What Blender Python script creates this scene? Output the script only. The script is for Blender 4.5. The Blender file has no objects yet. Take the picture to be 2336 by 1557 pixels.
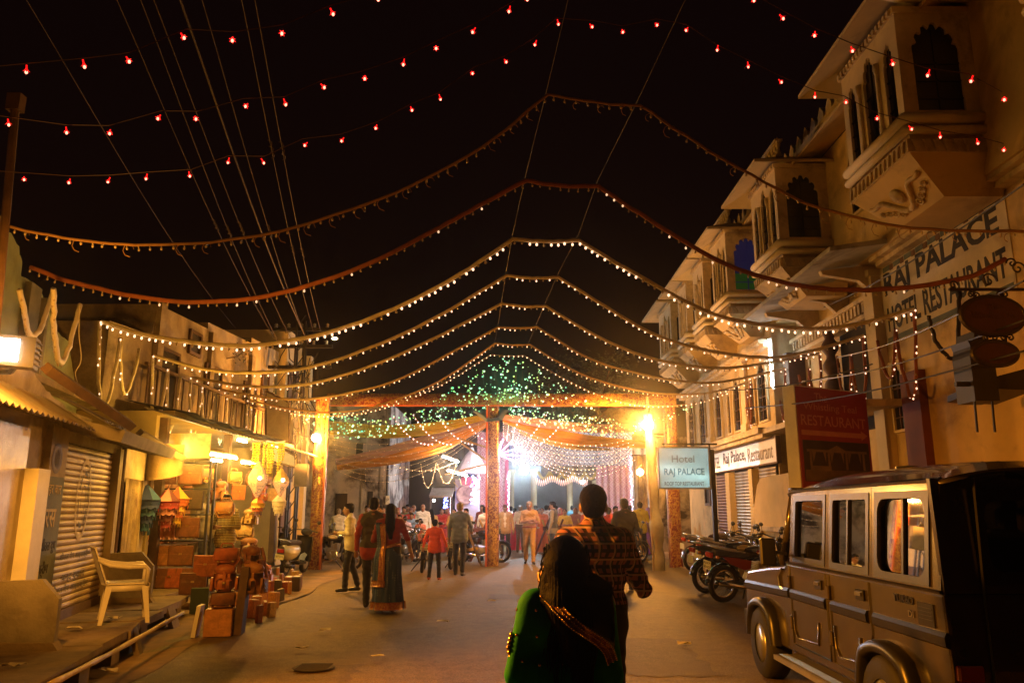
import bpy, math, random
import numpy as np
from mathutils import Vector, Matrix
from mathutils.bvhtree import BVHTree
random.seed(7); np.random.seed(7)
SC = bpy.context.scene
COL = SC.collection
R = math.radians
# ------------------------------------------------------------------ camera
CAM_H = 1.6; PITCH = R(12.1); FPX = 1780.0
cam = bpy.data.cameras.new('camera'); camo = bpy.data.objects.new('camera', cam); COL.objects.link(camo)
cam.sensor_width = 36.0; cam.lens = FPX / 2336 * 36.0; cam.clip_end = 3000; cam.clip_start = 0.05
camo.location = (0, 0, CAM_H); camo.rotation_euler = (R(90) + PITCH, 0, 0)
SC.camera = camo
# ------------------------------------------------------------------ night sky
wd = bpy.data.worlds.new('World'); SC.world = wd; wd.use_nodes = True
wn = wd.node_tree.nodes; bgn = wn['Background']
sky = wn.new('ShaderNodeTexSky'); sky.sky_type = 'NISHITA'; sky.sun_disc = False
sky.sun_elevation = R(-4); sky.sun_rotation = R(120)
mixn = wn.new('ShaderNodeMix'); mixn.data_type = 'RGBA'; mixn.blend_type = 'MIX'
mixn.inputs[0].default_value = 0.985
mixn.inputs[7].default_value = (0.0042, 0.0012, 0.0010, 1)
wd.node_tree.links.new(sky.outputs[0], mixn.inputs[6]); wd.node_tree.links.new(mixn.outputs[2], bgn.inputs[0])
bgn.inputs[1].default_value = 0.6
SC.view_settings.view_transform = 'Standard'; SC.view_settings.look = 'None'
SC.view_settings.exposure = 0.3; SC.view_settings.gamma = 1.0
SC.cycles.max_bounces = 5; SC.cycles.diffuse_bounces = 3; SC.cycles.glossy_bounces = 3
SC.cycles.transmission_bounces = 4; SC.cycles.transparent_max_bounces = 8
SC.cycles.sample_clamp_indirect = 4.0; SC.cycles.caustics_reflective = False; SC.cycles.caustics_refractive = False
SC.cycles.use_denoising = True
try: SC.cycles.use_light_tree = True
except Exception: pass

def ray(x, y):
    u = (x - 1168) / FPX; v = (778.5 - y) / FPX
    return Vector((u, math.cos(PITCH) - v * math.sin(PITCH), math.sin(PITCH) + v * math.cos(PITCH)))
def at(x, y, Y=None, X=None, Z=None):
    d = ray(x, y)
    if Y is not None: t = Y / d.y
    elif X is not None: t = X / d.x
    else: t = (Z - CAM_H) / d.z
    return Vector((d.x * t, d.y * t, CAM_H + d.z * t))

# ------------------------------------------------------------------ lamps of the place (power in W)
def lamp(name, loc, power, color, radius=0.08, parent=None, spot=None):
    l = bpy.data.lights.new(name, 'POINT' if spot is None else 'SPOT')
    l.energy = power; l.color = color; l.shadow_soft_size = radius
    o = bpy.data.objects.new(name, l); COL.objects.link(o); o.location = loc
    if spot is not None:
        l.spot_size = spot[1]; l.spot_blend = spot[2] if len(spot) > 2 else 0.6
        o.rotation_euler = Vector(spot[0]).to_track_quat('-Z', 'Y').to_euler()
    if parent is not None:
        o.parent = parent; o.matrix_parent_inverse = wm(parent).inverted()
    return o
WARM = (1.0, 0.31, 0.014); WARM2 = (1.0, 0.38, 0.04); SHOPW = (1.0, 0.50, 0.06); COOL = (0.72, 0.88, 1.0)

# ------------------------------------------------------------------ materials
def newmat(name):
    m = bpy.data.materials.new(name); m.use_nodes = True
    nt = m.node_tree; b = nt.nodes['Principled BSDF']
    return m, nt, b
def rgba(c): return (c[0], c[1], c[2], 1)
def coords(nt, scale=1.0, kind='Object', rot=None):
    tc = nt.nodes.new('ShaderNodeTexCoord'); mp = nt.nodes.new('ShaderNodeMapping')
    nt.links.new(tc.outputs[kind], mp.inputs[0])
    s = scale if hasattr(scale, '__len__') else (scale,) * 3
    mp.inputs['Scale'].default_value = s
    if rot: mp.inputs['Rotation'].default_value = rot
    return mp.outputs[0]
def noise(nt, vec, scale=4, detail=5, rough=0.6, dist=0.0):
    n = nt.nodes.new('ShaderNodeTexNoise'); n.inputs['Scale'].default_value = scale
    n.inputs['Detail'].default_value = detail; n.inputs['Roughness'].default_value = rough
    n.inputs['Distortion'].default_value = dist
    nt.links.new(vec, n.inputs['Vector']); return n.outputs['Fac']
def ramp(nt, fac, stops):
    r = nt.nodes.new('ShaderNodeValToRGB'); e = r.color_ramp.elements
    while len(e) < len(stops): e.new(0.5)
    for i, (p, c) in enumerate(stops): e[i].position = p; e[i].color = rgba(c)
    nt.links.new(fac, r.inputs[0]); return r.outputs[0]
def mixc(nt, fac, a, b, mode='MIX'):
    n = nt.nodes.new('ShaderNodeMix'); n.data_type = 'RGBA'; n.blend_type = mode
    for inp, val in ((0, fac), (6, a), (7, b)):
        if hasattr(val, 'links') or hasattr(val, 'is_linked'): nt.links.new(val, n.inputs[inp])
        else: n.inputs[inp].default_value = val if inp == 0 else rgba(val)
    return n.outputs[2]
def bumpn(nt, b, fac, strength=0.3, dist=0.02):
    n = nt.nodes.new('ShaderNodeBump'); n.inputs['Strength'].default_value = strength
    n.inputs['Distance'].default_value = dist
    nt.links.new(fac, n.inputs['Height']); nt.links.new(n.outputs[0], b.inputs['Normal'])
_MC = {}
def pm(name, base, rough=0.75, var=0.25, scale=3.0, bump=0.25, metal=0.0, stain=None, sscale=0.7, smin=0.5, smax=0.75, fine=40, spec=None, coat=0.0, sheen=0.0):
    """a procedural paint / plaster / cloth material: colour variation, stains with a shape of their own, fine relief"""
    if name in _MC: return _MC[name]
    m, nt, b = newmat(name); v = coords(nt)
    f = noise(nt, v, scale, 6, 0.62)
    lo = tuple(max(0, c * (1 - var)) for c in base); hi = tuple(min(1, c * (1 + var)) for c in base)
    col = ramp(nt, f, [(0.3, lo), (0.7, hi)])
    if stain is not None:
        s = noise(nt, v, sscale, 7, 0.68, 0.4)
        sf = ramp(nt, s, [(smin, (0, 0, 0)), (smax, (1, 1, 1))])
        col = mixc(nt, sf, col, stain)
    nt.links.new(col, b.inputs['Base Color'])
    b.inputs['Roughness'].default_value = rough; b.inputs['Metallic'].default_value = metal
    if spec is not None: b.inputs['Specular IOR Level'].default_value = spec
    if coat: b.inputs['Coat Weight'].default_value = coat; b.inputs['Coat Roughness'].default_value = 0.08
    if sheen: b.inputs['Sheen Weight'].default_value = sheen
    if bump:
        bf = noise(nt, v, fine, 4, 0.6); bumpn(nt, b, bf, bump, 0.01)
    _MC[name] = m; return m
def em(name, col, strength, base=(0.8, 0.8, 0.8)):
    if name in _MC: return _MC[name]
    m, nt, b = newmat(name)
    b.inputs['Base Color'].default_value = rgba(base)
    b.inputs['Emission Color'].default_value = rgba(col); b.inputs['Emission Strength'].default_value = strength
    _MC[name] = m; return m
def glassm(name, tint=(0.9, 0.95, 0.95), rough=0.02, alpha=0.25):
    if name in _MC: return _MC[name]
    m, nt, b = newmat(name); out = nt.nodes['Material Output']
    g = nt.nodes.new('ShaderNodeBsdfGlossy'); g.inputs['Roughness'].default_value = rough
    t = nt.nodes.new('ShaderNodeBsdfTransparent'); t.inputs[0].default_value = rgba(tint)
    fr = nt.nodes.new('ShaderNodeFresnel'); fr.inputs[0].default_value = 1.55
    mx = nt.nodes.new('ShaderNodeMixShader')
    nt.links.new(fr.outputs[0], mx.inputs[0]); nt.links.new(t.outputs[0], mx.inputs[1]); nt.links.new(g.outputs[0], mx.inputs[2])
    nt.links.new(mx.outputs[0], out.inputs[0]); nt.nodes.remove(b); _MC[name] = m; return m
def checks(name, c0, c1, c2, sx, sz, wid=0.35, base='Object'):
    """woven check cloth: two sets of crossing bands"""
    if name in _MC: return _MC[name]
    m, nt, b = newmat(name); v = coords(nt, 1.0, base)
    sp = nt.nodes.new('ShaderNodeSeparateXYZ'); nt.links.new(v, sp.inputs[0])
    def band(o, s, w):
        a = nt.nodes.new('ShaderNodeMath'); a.operation = 'MULTIPLY'; a.inputs[1].default_value = s; nt.links.new(o, a.inputs[0])
        fr = nt.nodes.new('ShaderNodeMath'); fr.operation = 'FRACT'; nt.links.new(a.outputs[0], fr.inputs[0])
        lt = nt.nodes.new('ShaderNodeMath'); lt.operation = 'LESS_THAN'; lt.inputs[1].default_value = w; nt.links.new(fr.outputs[0], lt.inputs[0])
        return lt.outputs[0]
    ad = nt.nodes.new('ShaderNodeMath'); ad.operation = 'ADD'
    nt.links.new(sp.outputs[0], ad.inputs[0]); nt.links.new(sp.outputs[1], ad.inputs[1])
    c = mixc(nt, band(sp.outputs[2], sz, wid), c0, c1)
    c = mixc(nt, band(ad.outputs[0], sx, wid), c, c1, 'MULTIPLY' if c2 is None else 'MIX')
    if c2 is not None:
        c = mixc(nt, band(ad.outputs[0], sx * 0.5, 0.12), c, c2); c = mixc(nt, band(sp.outputs[2], sz * 0.5, 0.12), c, c2)
    nt.links.new(c, b.inputs['Base Color']); b.inputs['Roughness'].default_value = 0.85
    bumpn(nt, b, noise(nt, v, 14, 4), 0.35, 0.02)
    _MC[name] = m; return m
def dotted(name, base, dot, scale=30, size=0.25, rough=0.7):
    if name in _MC: return _MC[name]
    m, nt, b = newmat(name); v = coords(nt)
    vo = nt.nodes.new('ShaderNodeTexVoronoi'); vo.inputs['Scale'].default_value = scale; vo.inputs['Randomness'].default_value = 0.15
    nt.links.new(v, vo.inputs['Vector'])
    f = ramp(nt, vo.outputs['Distance'], [(size, (1, 1, 1)), (size + 0.06, (0, 0, 0))])
    c = mixc(nt, f, base, dot); nt.links.new(c, b.inputs['Base Color'])
    b.inputs['Roughness'].default_value = rough; bumpn(nt, b, noise(nt, v, 10, 4), 0.4, 0.02)
    _MC[name] = m; return m
def brocade(name, dark, gold, scale=9.0, th=0.5):
    if name in _MC: return _MC[name]
    m, nt, b = newmat(name); v = coords(nt)
    f = noise(nt, v, scale, 2, 0.45, 1.6)
    f2 = ramp(nt, f, [(th - 0.02, (0, 0, 0)), (th + 0.02, (1, 1, 1)), (th + 0.10, (1, 1, 1)), (th + 0.13, (0, 0, 0))])
    c = mixc(nt, f2, dark, gold); nt.links.new(c, b.inputs['Base Color'])
    rr = ramp(nt, f2, [(0, (0.45,) * 3), (1, (0.25,) * 3)]); nt.links.new(rr, b.inputs['Roughness'])
    mm = ramp(nt, f2, [(0, (0.1,) * 3), (1, (0.55,) * 3)]); nt.links.new(mm, b.inputs['Metallic'])
    bumpn(nt, b, f2, 0.5, 0.01); _MC[name] = m; return m

# ------------------------------------------------------------------ mesh builder
def wm(o):
    m = Matrix.LocRotScale(o.location, o.rotation_euler, o.scale)
    return m if o.parent is None else wm(o.parent) @ o.matrix_parent_inverse @ m
class MB:
    def __init__(s, xf=None): s.v = []; s.f = []; s.m = []; s.xf = xf
    def add(s, vs, fs, mi=0):
        n = len(s.v)
        if s.xf is not None: vs = [s.xf @ Vector(p) for p in vs]
        s.v.extend([tuple(p) for p in vs]); s.f.extend([tuple(i + n for i in f) for f in fs]); s.m.extend([mi] * len(fs)); return s
    def box(s, x0, x1, y0, y1, z0, z1, mi=0):
        vs = [(x, y, z) for z in (z0, z1) for y in (y0, y1) for x in (x0, x1)]
        return s.add(vs, [(0, 2, 3, 1), (4, 5, 7, 6), (0, 1, 5, 4), (2, 6, 7, 3), (0, 4, 6, 2), (1, 3, 7, 5)], mi)
    def cbox(s, c, size, M=None, mi=0, taper=1.0):
        hx, hy, hz = [k / 2 for k in size]; c = Vector(c); vs = []
        for z in (-hz, hz):
            t = taper if z > 0 else 1
            for y in (-hy, hy):
                for x in (-hx, hx):
                    p = Vector((x * t, y * t, z)); p = (M @ p if M is not None else p) + c; vs.append(p)
        return s.add(vs, [(0, 2, 3, 1), (4, 5, 7, 6), (0, 1, 5, 4), (2, 6, 7, 3), (0, 4, 6, 2), (1, 3, 7, 5)], mi)
    def rbox(s, c, size, M=None, mi=0, b=0.15):
        """box with chamfered edges; b = share of the smallest side"""
        h = [k / 2 for k in size]; e = min(h) * b; c = Vector(c); vs = []; idx = {}
        for sx in (-1, 1):
            for sy in (-1, 1):
                for sz in (-1, 1):
                    for ax in range(3):
                        p = [sx * (h[0] - e), sy * (h[1] - e), sz * (h[2] - e)]; p[ax] = (sx, sy, sz)[ax] * h[ax]
                        p = Vector(p); p = (M @ p if M is not None else p) + c; idx[(sx, sy, sz, ax)] = len(vs); vs.append(p)
        fs = []
        for ax in range(3):
            a, bb = [k for k in range(3) if k != ax]
            for sg in (-1, 1):
                q = []
                for (p, r) in ((-1, -1), (1, -1), (1, 1), (-1, 1)):
                    t = [0, 0, 0]; t[ax] = sg; t[a] = p; t[bb] = r; q.append(idx[(t[0], t[1], t[2], ax)])
                fs.append(q)
            for p in (-1, 1):
                for r in (-1, 1):
                    t0 = [0, 0, 0]; t1 = [0, 0, 0]; t0[a] = p; t0[bb] = r; t1[a] = p; t1[bb] = r; t0[ax] = -1; t1[ax] = 1
                    fs.append([idx[(*t0, a)], idx[(*t1, a)], idx[(*t1, bb)], idx[(*t0, bb)]])
        for sx in (-1, 1):
            for sy in (-1, 1):
                for sz in (-1, 1): fs.append([idx[(sx, sy, sz, k)] for k in range(3)])
        return s.add(vs, fs, mi)
    def tube(s, pts, r, n=6, mi=0, caps=True, flat=1.0, up=None):
        pts = [Vector(p) for p in pts]; k = len(pts); rs = r if hasattr(r, '__len__') else [r] * k
        vs = []; prev = None
        for i, p in enumerate(pts):
            d = (pts[min(i + 1, k - 1)] - pts[max(i - 1, 0)])
            d = d.normalized() if d.length > 1e-9 else Vector((0, 0, 1))
            if prev is None:
                a = Vector(up) if up is not None else (Vector((0, 0, 1)) if abs(d.z) < 0.9 else Vector((1, 0, 0)))
            else: a = prev
            a = a - d * a.dot(d); a = a.normalized() if a.length > 1e-6 else d.orthogonal().normalized()
            prev = a; b = d.cross(a)
            for j in range(n):
                t = 2 * math.pi * j / n; vs.append(p + (a * math.cos(t) + b * math.sin(t) * flat) * rs[i])
        fs = [(i * n + j, i * n + (j + 1) % n, (i + 1) * n + (j + 1) % n, (i + 1) * n + j) for i in range(k - 1) for j in range(n)]
        if caps: fs += [tuple(range(n))[::-1], tuple((k - 1) * n + j for j in range(n))]
        return s.add(vs, fs, mi)
    def cyl(s, a, b, r, n=10, mi=0, r2=None): return s.tube([a, b], [r, r if r2 is None else r2], n, mi)
    def lathe(s, prof, n=12, c=(0, 0, 0), M=None, mi=0, caps=True):
        vs = []; c = Vector(c)
        for r, z in prof:
            for j in range(n):
                t = 2 * math.pi * j / n; p = Vector((r * math.cos(t), r * math.sin(t), z)); vs.append((M @ p if M is not None else p) + c)
        k = len(prof)
        fs = [(i * n + j, i * n + (j + 1) % n, (i + 1) * n + (j + 1) % n, (i + 1) * n + j) for i in range(k - 1) for j in range(n)]
        if caps: fs += [tuple(range(n))[::-1], tuple((k - 1) * n + j for j in range(n))]
        return s.add(vs, fs, mi)
    def ell(s, c, r, nu=8, nv=6, M=None, mi=0):
        r = r if hasattr(r, '__len__') else (r,) * 3; c = Vector(c); vs = []
        for i in range(nv + 1):
            ph = math.pi * i / nv
            for j in range(nu):
                t = 2 * math.pi * j / nu
                p = Vector((r[0] * math.sin(ph) * math.cos(t), r[1] * math.sin(ph) * math.sin(t), -r[2] * math.cos(ph)))
                vs.append((M @ p if M is not None else p) + c)
        fs = [(i * nu + j, i * nu + (j + 1) % nu, (i + 1) * nu + (j + 1) % nu, (i + 1) * nu + j) for i in range(nv) for j in range(nu)]
        return s.add(vs, fs, mi)
    def octa(s, c, r, mi=0):
        x, y, z = c
        return s.add([(x + r, y, z), (x - r, y, z), (x, y + r, z), (x, y - r, z), (x, y, z + r), (x, y, z - r)],
                     [(0, 2, 4), (2, 1, 4), (1, 3, 4), (3, 0, 4), (2, 0, 5), (1, 2, 5), (3, 1, 5), (0, 3, 5)], mi)
    def prism(s, poly, d0, d1, axis='z', mi=0):
        """polygon in the plane across axis, extruded along it. x: (y,z) y: (x,z) z: (x,y)"""
        def P(p, d): return {'x': (d, p[0], p[1]), 'y': (p[0], d, p[1]), 'z': (p[0], p[1], d)}[axis]
        n = len(poly); vs = [P(p, d0) for p in poly] + [P(p, d1) for p in poly]
        fs = [tuple(range(n))[::-1], tuple(range(n, 2 * n))] + [(i, (i + 1) % n, n + (i + 1) % n, n + i) for i in range(n)]
        return s.add(vs, fs, mi)
    def grid(s, P, mi=0, thick=0.0):
        """P: rows of points (a sheet); thick gives it a back"""
        nr = len(P); nc = len(P[0]); vs = [Vector(p) for row in P for p in row]
        fs = [(i * nc + j, i * nc + j + 1, (i + 1) * nc + j + 1, (i + 1) * nc + j) for i in range(nr - 1) for j in range(nc - 1)]
        if thick:
            nrm = []
            for i in range(nr):
                for j in range(nc):
                    a = vs[min(i + 1, nr - 1) * nc + j] - vs[max(i - 1, 0) * nc + j]; b = vs[i * nc + min(j + 1, nc - 1)] - vs[i * nc + max(j - 1, 0)]
                    k = a.cross(b); nrm.append(k.normalized() if k.length > 1e-9 else Vector((0, 0, 1)))
            n = len(vs); vs = vs + [vs[i] + nrm[i] * thick for i in range(n)]
            fs = fs + [tuple(n + k for k in f[::-1]) for f in fs]
            rim = [j for j in range(nc)] + [i * nc + nc - 1 for i in range(1, nr)] + [(nr - 1) * nc + j for j in range(nc - 2, -1, -1)] + [i * nc for i in range(nr - 2, 0, -1)]
            fs += [(rim[k], rim[(k + 1) % len(rim)], n + rim[(k + 1) % len(rim)], n + rim[k]) for k in range(len(rim))]
        return s.add(vs, fs, mi)
    def plate(s, w0, w1, h0, h1, inner, d0, d1, mi=0):
        """rectangular plate (x w0..w1, y h0..h1, thickness z d0..d1) with a star-shaped hole"""
        n = len(inner); cx = sum(p[0] for p in inner) / n; cy = sum(p[1] for p in inner) / n; outer = []
        for (x, y) in inner:
            dx, dy = x - cx, y - cy; t = 1e9
            if dx > 1e-9: t = min(t, (w1 - cx) / dx)
            if dx < -1e-9: t = min(t, (w0 - cx) / dx)
            if dy > 1e-9: t = min(t, (h1 - cy) / dy)
            if dy < -1e-9: t = min(t, (h0 - cy) / dy)
            outer.append([cx + dx * t, cy + dy * t])
        for (X, Y) in ((w0, h0), (w1, h0), (w1, h1), (w0, h1)):
            k = min(range(n), key=lambda i: (outer[i][0] - X) ** 2 + (outer[i][1] - Y) ** 2); outer[k] = [X, Y]
        vs = [(p[0], p[1], d1) for p in outer] + [(p[0], p[1], d1) for p in inner] + [(p[0], p[1], d0) for p in inner] + [(p[0], p[1], d0) for p in outer]
        fs = []
        for i in range(n):
            j = (i + 1) % n
            fs += [(i, j, n + j, n + i), (n + i, n + j, 2 * n + j, 2 * n + i), (3 * n + i, 3 * n + j, j, i)]
        return s.add(vs, fs, mi)
    def build(s, name, mats, parent=None, smooth=False, world=True):
        me = bpy.data.meshes.new(name); me.from_pydata(s.v, [], s.f)
        mats = mats if isinstance(mats, (list, tuple)) else ([mats] if mats else [])
        for m in mats: me.materials.append(m)
        if len(mats) > 1: me.polygons.foreach_set('material_index', s.m)
        if smooth: me.polygons.foreach_set('use_smooth', [True] * len(me.polygons))
        me.validate(); me.update()
        o = bpy.data.objects.new(name, me); COL.objects.link(o)
        if parent is not None:
            o.parent = parent
            if world: o.matrix_parent_inverse = wm(parent).inverted()
        return o
LABELS = {}
def tag(o, label=None, cat=None, group=None, kind=None):
    if label: o['label'] = label
    if cat: o['category'] = cat
    if group: o['group'] = group
    if kind: o['kind'] = kind
    return o
def thing(name, label, cat, loc=(0, 0, 0), rz=0.0, group=None):
    o = bpy.data.objects.new(name, None); COL.objects.link(o); o.location = loc; o.rotation_euler = (0, 0, rz)
    o.empty_display_size = 0.2
    return tag(o, label, cat, group)
def instance(mesh, name, parent, loc, rot=(0, 0, 0), scale=(1, 1, 1), world=True):
    o = bpy.data.objects.new(name, mesh); COL.objects.link(o); o.location = loc; o.rotation_euler = rot; o.scale = scale
    if parent is not None:
        o.parent = parent
        if world: o.matrix_parent_inverse = wm(parent).inverted()
    return o
def copy_tree(o, parent=None):
    c = o.copy(); COL.objects.link(c); c.parent = parent
    for ch in list(o.children): copy_tree(ch, c)
    return c
def frame(o, u, n, v=(0, 0, 1)):
    u = Vector(u).normalized(); v = Vector(v).normalized(); n = Vector(n).normalized(); o = Vector(o)
    return Matrix(((u.x, v.x, n.x, o.x), (u.y, v.y, n.y, o.y), (u.z, v.z, n.z, o.z), (0, 0, 0, 1)))
def text(name, s, M, w, h, mat, parent=None, depth=0.004, bold=0.0, shear=0.0, world=True):
    """lettering laid in the plane of frame M, fitted to w x h from its lower left corner"""
    cu = bpy.data.curves.new(name, 'FONT'); cu.body = s; cu.size = 1.0; cu.extrude = 0.02; cu.offset = bold; cu.shear = shear; cu.resolution_u = 3
    ob = bpy.data.objects.new(name, cu); COL.objects.link(ob)
    dg = bpy.context.evaluated_depsgraph_get(); dg.update()
    me = bpy.data.meshes.new_from_object(ob.evaluated_get(dg)); bpy.data.objects.remove(ob); bpy.data.curves.remove(cu)
    n = len(me.vertices); a = np.zeros(n * 3, np.float32); me.vertices.foreach_get('co', a); a = a.reshape(-1, 3)
    if n == 0: return None
    mn = a.min(0); mx = a.max(0)
    a[:, 0] = (a[:, 0] - mn[0]) / max(1e-6, mx[0] - mn[0]) * w; a[:, 1] = (a[:, 1] - mn[1]) / max(1e-6, mx[1] - mn[1]) * h
    a[:, 2] = np.where(a[:, 2] > 0, depth, 0.0)
    m3 = np.array(M)[:3, :3]; tr = np.array(M)[:3, 3]; a = a @ m3.T + tr
    me.vertices.foreach_set('co', a.astype(np.float32).ravel()); me.materials.clear(); me.materials.append(mat); me.update()
    me.name = name
    o = bpy.data.objects.new(name, me); COL.objects.link(o)
    if parent is not None:
        o.parent = parent
        if world: o.matrix_parent_inverse = wm(parent).inverted()
    return o
# ------------------------------------------------------------------ ground and road
def asphalt(name, base, dust):
    m, nt, b = newmat(name); v = coords(nt)
    big = noise(nt, v, 0.35, 6, 0.65, 0.6); fine = noise(nt, v, 75, 3, 0.75); mid = noise(nt, v, 6, 5, 0.6)
    c = ramp(nt, fine, [(0.3, tuple(k * 0.35 for k in base)), (0.70, tuple(min(1, k * 1.75) for k in base))])
    df = ramp(nt, big, [(0.42, (0, 0, 0)), (0.68, (1, 1, 1))])
    df = mixc(nt, 0.55, df, (0, 0, 0)); c = mixc(nt, df, c, dust)
    c2 = ramp(nt, mid, [(0.35, (0.78,) * 3), (0.65, (1.1,) * 3)]); c = mixc(nt, 1.0, c, c2, 'MULTIPLY')
    # cracks and oil patches
    vo = nt.nodes.new('ShaderNodeTexVoronoi'); vo.feature = 'DISTANCE_TO_EDGE'; vo.inputs['Scale'].default_value = 0.42
    nt.links.new(coords(nt, (1, 1, 1)), vo.inputs['Vector'])
    crk = ramp(nt, vo.outputs['Distance'], [(0.0, (0.9,) * 3), (0.5, (1.08,) * 3)]); c = mixc(nt, 1.0, c, crk, 'MULTIPLY')
    oil = ramp(nt, noise(nt, v, 0.9, 4, 0.55, 0.8), [(0.60, (1,) * 3), (0.72, (0.62,) * 3)]); c = mixc(nt, 1.0, c, oil, 'MULTIPLY')
    nt.links.new(c, b.inputs['Base Color']); b.inputs['Roughness'].default_value = 0.72; b.inputs['Specular IOR Level'].default_value = 0.25
    rr = ramp(nt, fine, [(0.3, (0.85,) * 3), (0.75, (0.45,) * 3)]); nt.links.new(rr, b.inputs['Roughness'])
    bumpn(nt, b, fine, 0.9, 0.012); return m
M_road = asphalt('road_asphalt', (0.135, 0.097, 0.030), (0.205, 0.145, 0.045))
M_earth = pm('dusty_ground', (0.20, 0.14, 0.085), 0.9, 0.35, 1.2, 0.6, stain=(0.10, 0.068, 0.04), sscale=0.5, fine=60)
tag(MB().box(-140, 140, -30, 150, -0.4, -0.02).build('ground', M_earth), kind='structure')
g = MB(); nx, ny = 46, 120
def road_z(x, y): return 0.012 * math.sin(x * 1.3) * math.sin(y * 0.7) + (0.02 - 0.004 * abs(x)) 
P = [[(-4.7 + 10.4 * j / nx, -3 + 75 * i / ny, max(-0.01, road_z(-4.7 + 10.4 * j / nx, -3 + 75 * i / ny))) for j in range(nx + 1)] for i in range(ny + 1)]
g.grid(P); tag(g.build('road', M_road, smooth=True), kind='structure')
# earthen verges to both sides
M_verge = pm('verge_dust', (0.225, 0.148, 0.062), 0.95, 0.35, 2.2, 0.7, stain=(0.12, 0.085, 0.05), sscale=0.9, fine=50)
def sheet(name, fn, y0, y1, nrow, ncol, mat):
    g = MB(); P = []
    for i in range(nrow + 1):
        y = y0 + (y1 - y0) * i / nrow; a, b = fn(y); row = []
        for j in range(ncol + 1):
            t = j / ncol; x = a + (b - a) * t; row.append((x, y, 0.012 + 0.03 * math.sin(3.1 * t + 0.4 * y) ** 2 * (1 - t if a < 0 else t) + 0.012 * math.sin(9 * x + 4 * y) * math.sin(5 * y)))
        P.append(row)
    g.grid(P); return tag(g.build(name, mat, smooth=True), kind='structure')
sheet('verge', lambda y: (-9.0, -3.55 - 0.04 * max(0, y - 5) + 0.08 * math.sin(y * 1.7)), 3, 40, 90, 16, M_verge)
sheet('verge', lambda y: (4.7 + 0.1 * math.sin(y * 1.3), 9.0), 3, 40, 90, 14, M_verge)
# repaired strips of newer asphalt
M_patch = asphalt('patch_asphalt', (0.085, 0.06, 0.03), (0.15, 0.10, 0.045))
for (cx, cy, w_, l_) in ((1.6, 9.2, 0.9, 2.2), (-1.9, 8.0, 0.7, 1.3), (0.4, 15.0, 1.6, 0.8), (-2.6, 17.5, 0.8, 1.7)):
    g = MB(); n = 10; P = []
    for i in range(n + 1):
        a = 0.06 * math.sin(i * 2.3 + cx); P.append([(cx - w_ / 2 + w_ * j / 8 + a * (1 if j in (0, 8) else 0.3), cy - l_ / 2 + l_ * i / n + 0.05 * math.sin(j * 1.9), 0.004 + max(-0.01, road_z(cx - w_ / 2 + w_ * j / 8, cy - l_ / 2 + l_ * i / n))) for j in range(9)])
    g.grid(P); tag(g.build('road_patch', M_patch, smooth=True), kind='structure')
# manhole cover patch on the road
mh = MB(); c = at(716, 1521, Z=0.035)
mh.lathe([(0.0, 0.02), (0.2, 0.02), (0.215, 0.012)], 20, (c.x, c.y, 0.022)); 
for k in range(-3, 4): mh.box(c.x - 0.16, c.x + 0.16, c.y + k * 0.05 - 0.008, c.y + k * 0.05 + 0.008, 0.04, 0.046)
tag(mh.build('manhole_cover', pm('cast_iron', (0.02, 0.014, 0.01), 0.8, 0.4, 12, 0.5)), 'dark round manhole cover in the road, near bottom left of centre', 'manhole cover')

# ------------------------------------------------------------------ hotel on the right
M_plaster = pm('ochre_plaster', (0.60, 0.44, 0.19), 0.85, 0.16, 1.1, 0.35, stain=(0.20, 0.125, 0.06), sscale=0.8, smin=0.52, smax=0.74, fine=25)
M_plaster2 = pm('cream_plaster', (0.64, 0.52, 0.30), 0.85, 0.13, 1.4, 0.3, stain=(0.33, 0.25, 0.15), sscale=0.8, smin=0.58, smax=0.82, fine=25)
M_trim = pm('lime_trim', (0.60, 0.48, 0.28), 0.8, 0.2, 3, 0.35, stain=(0.18, 0.12, 0.06), sscale=1.8, smin=0.5, smax=0.72)
M_redtrim = pm('red_pilaster', (0.16, 0.045, 0.02), 0.8, 0.25, 2, 0.3)
M_soffit = pm('soffit_grey', (0.42, 0.40, 0.34), 0.9, 0.25, 2.0, 0.5, stain=(0.10, 0.08, 0.06), sscale=0.9, smin=0.5, smax=0.7)
M_dark = pm('dark_interior', (0.012, 0.008, 0.006), 0.9, 0.2, 2, 0)
M_pane = pm('dark_pane', (0.010, 0.009, 0.008), 0.18, 0.4, 3, 0.05, spec=0.6)
M_bluep = em('blue_stained_pane', (0.02, 0.06, 0.5), 0.035, (0.02, 0.04, 0.2))
M_greenp = em('green_stained_pane', (0.02, 0.35, 0.05), 0.035, (0.02, 0.2, 0.05))
M_black = pm('black_paint', (0.012, 0.010, 0.009), 0.5, 0.3, 4, 0.1)
M_wood = pm('old_wood', (0.11, 0.06, 0.03), 0.75, 0.35, 5, 0.4)
def cusped(w, h, spring, n=7, x0=0.0, y0=0.0, depth=0.13):
    """scalloped Rajput arch outline, anticlockwise from lower left"""
    pts = [(x0, y0), (x0 + w / 2, y0), (x0 + w, y0), (x0 + w, y0 + spring * 0.5), (x0 + w, y0 + spring)]
    rx = w / 2; ry = h - spring
    for k in range(n):
        for q in range(1, 5):
            a = math.pi * (k + q / 4.0) / n
            s = 1 - depth * abs(math.sin(math.pi * (1 - q / 4.0))) * -0.55 - depth * (1.0 if q == 4 and k < n - 1 else 0.25)
            if q == 4 and k == n - 1: s = 1.0
            pts.append((x0 + rx + rx * math.cos(a) * s, y0 + spring + ry * math.sin(a) * s))
    pts.append((x0, y0 + spring * 0.5)); return pts
hotel = thing('hotel_building', 'ochre hotel with carved overhanging window bays lining the right side', 'building', (6.8, 16, 0))
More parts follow.
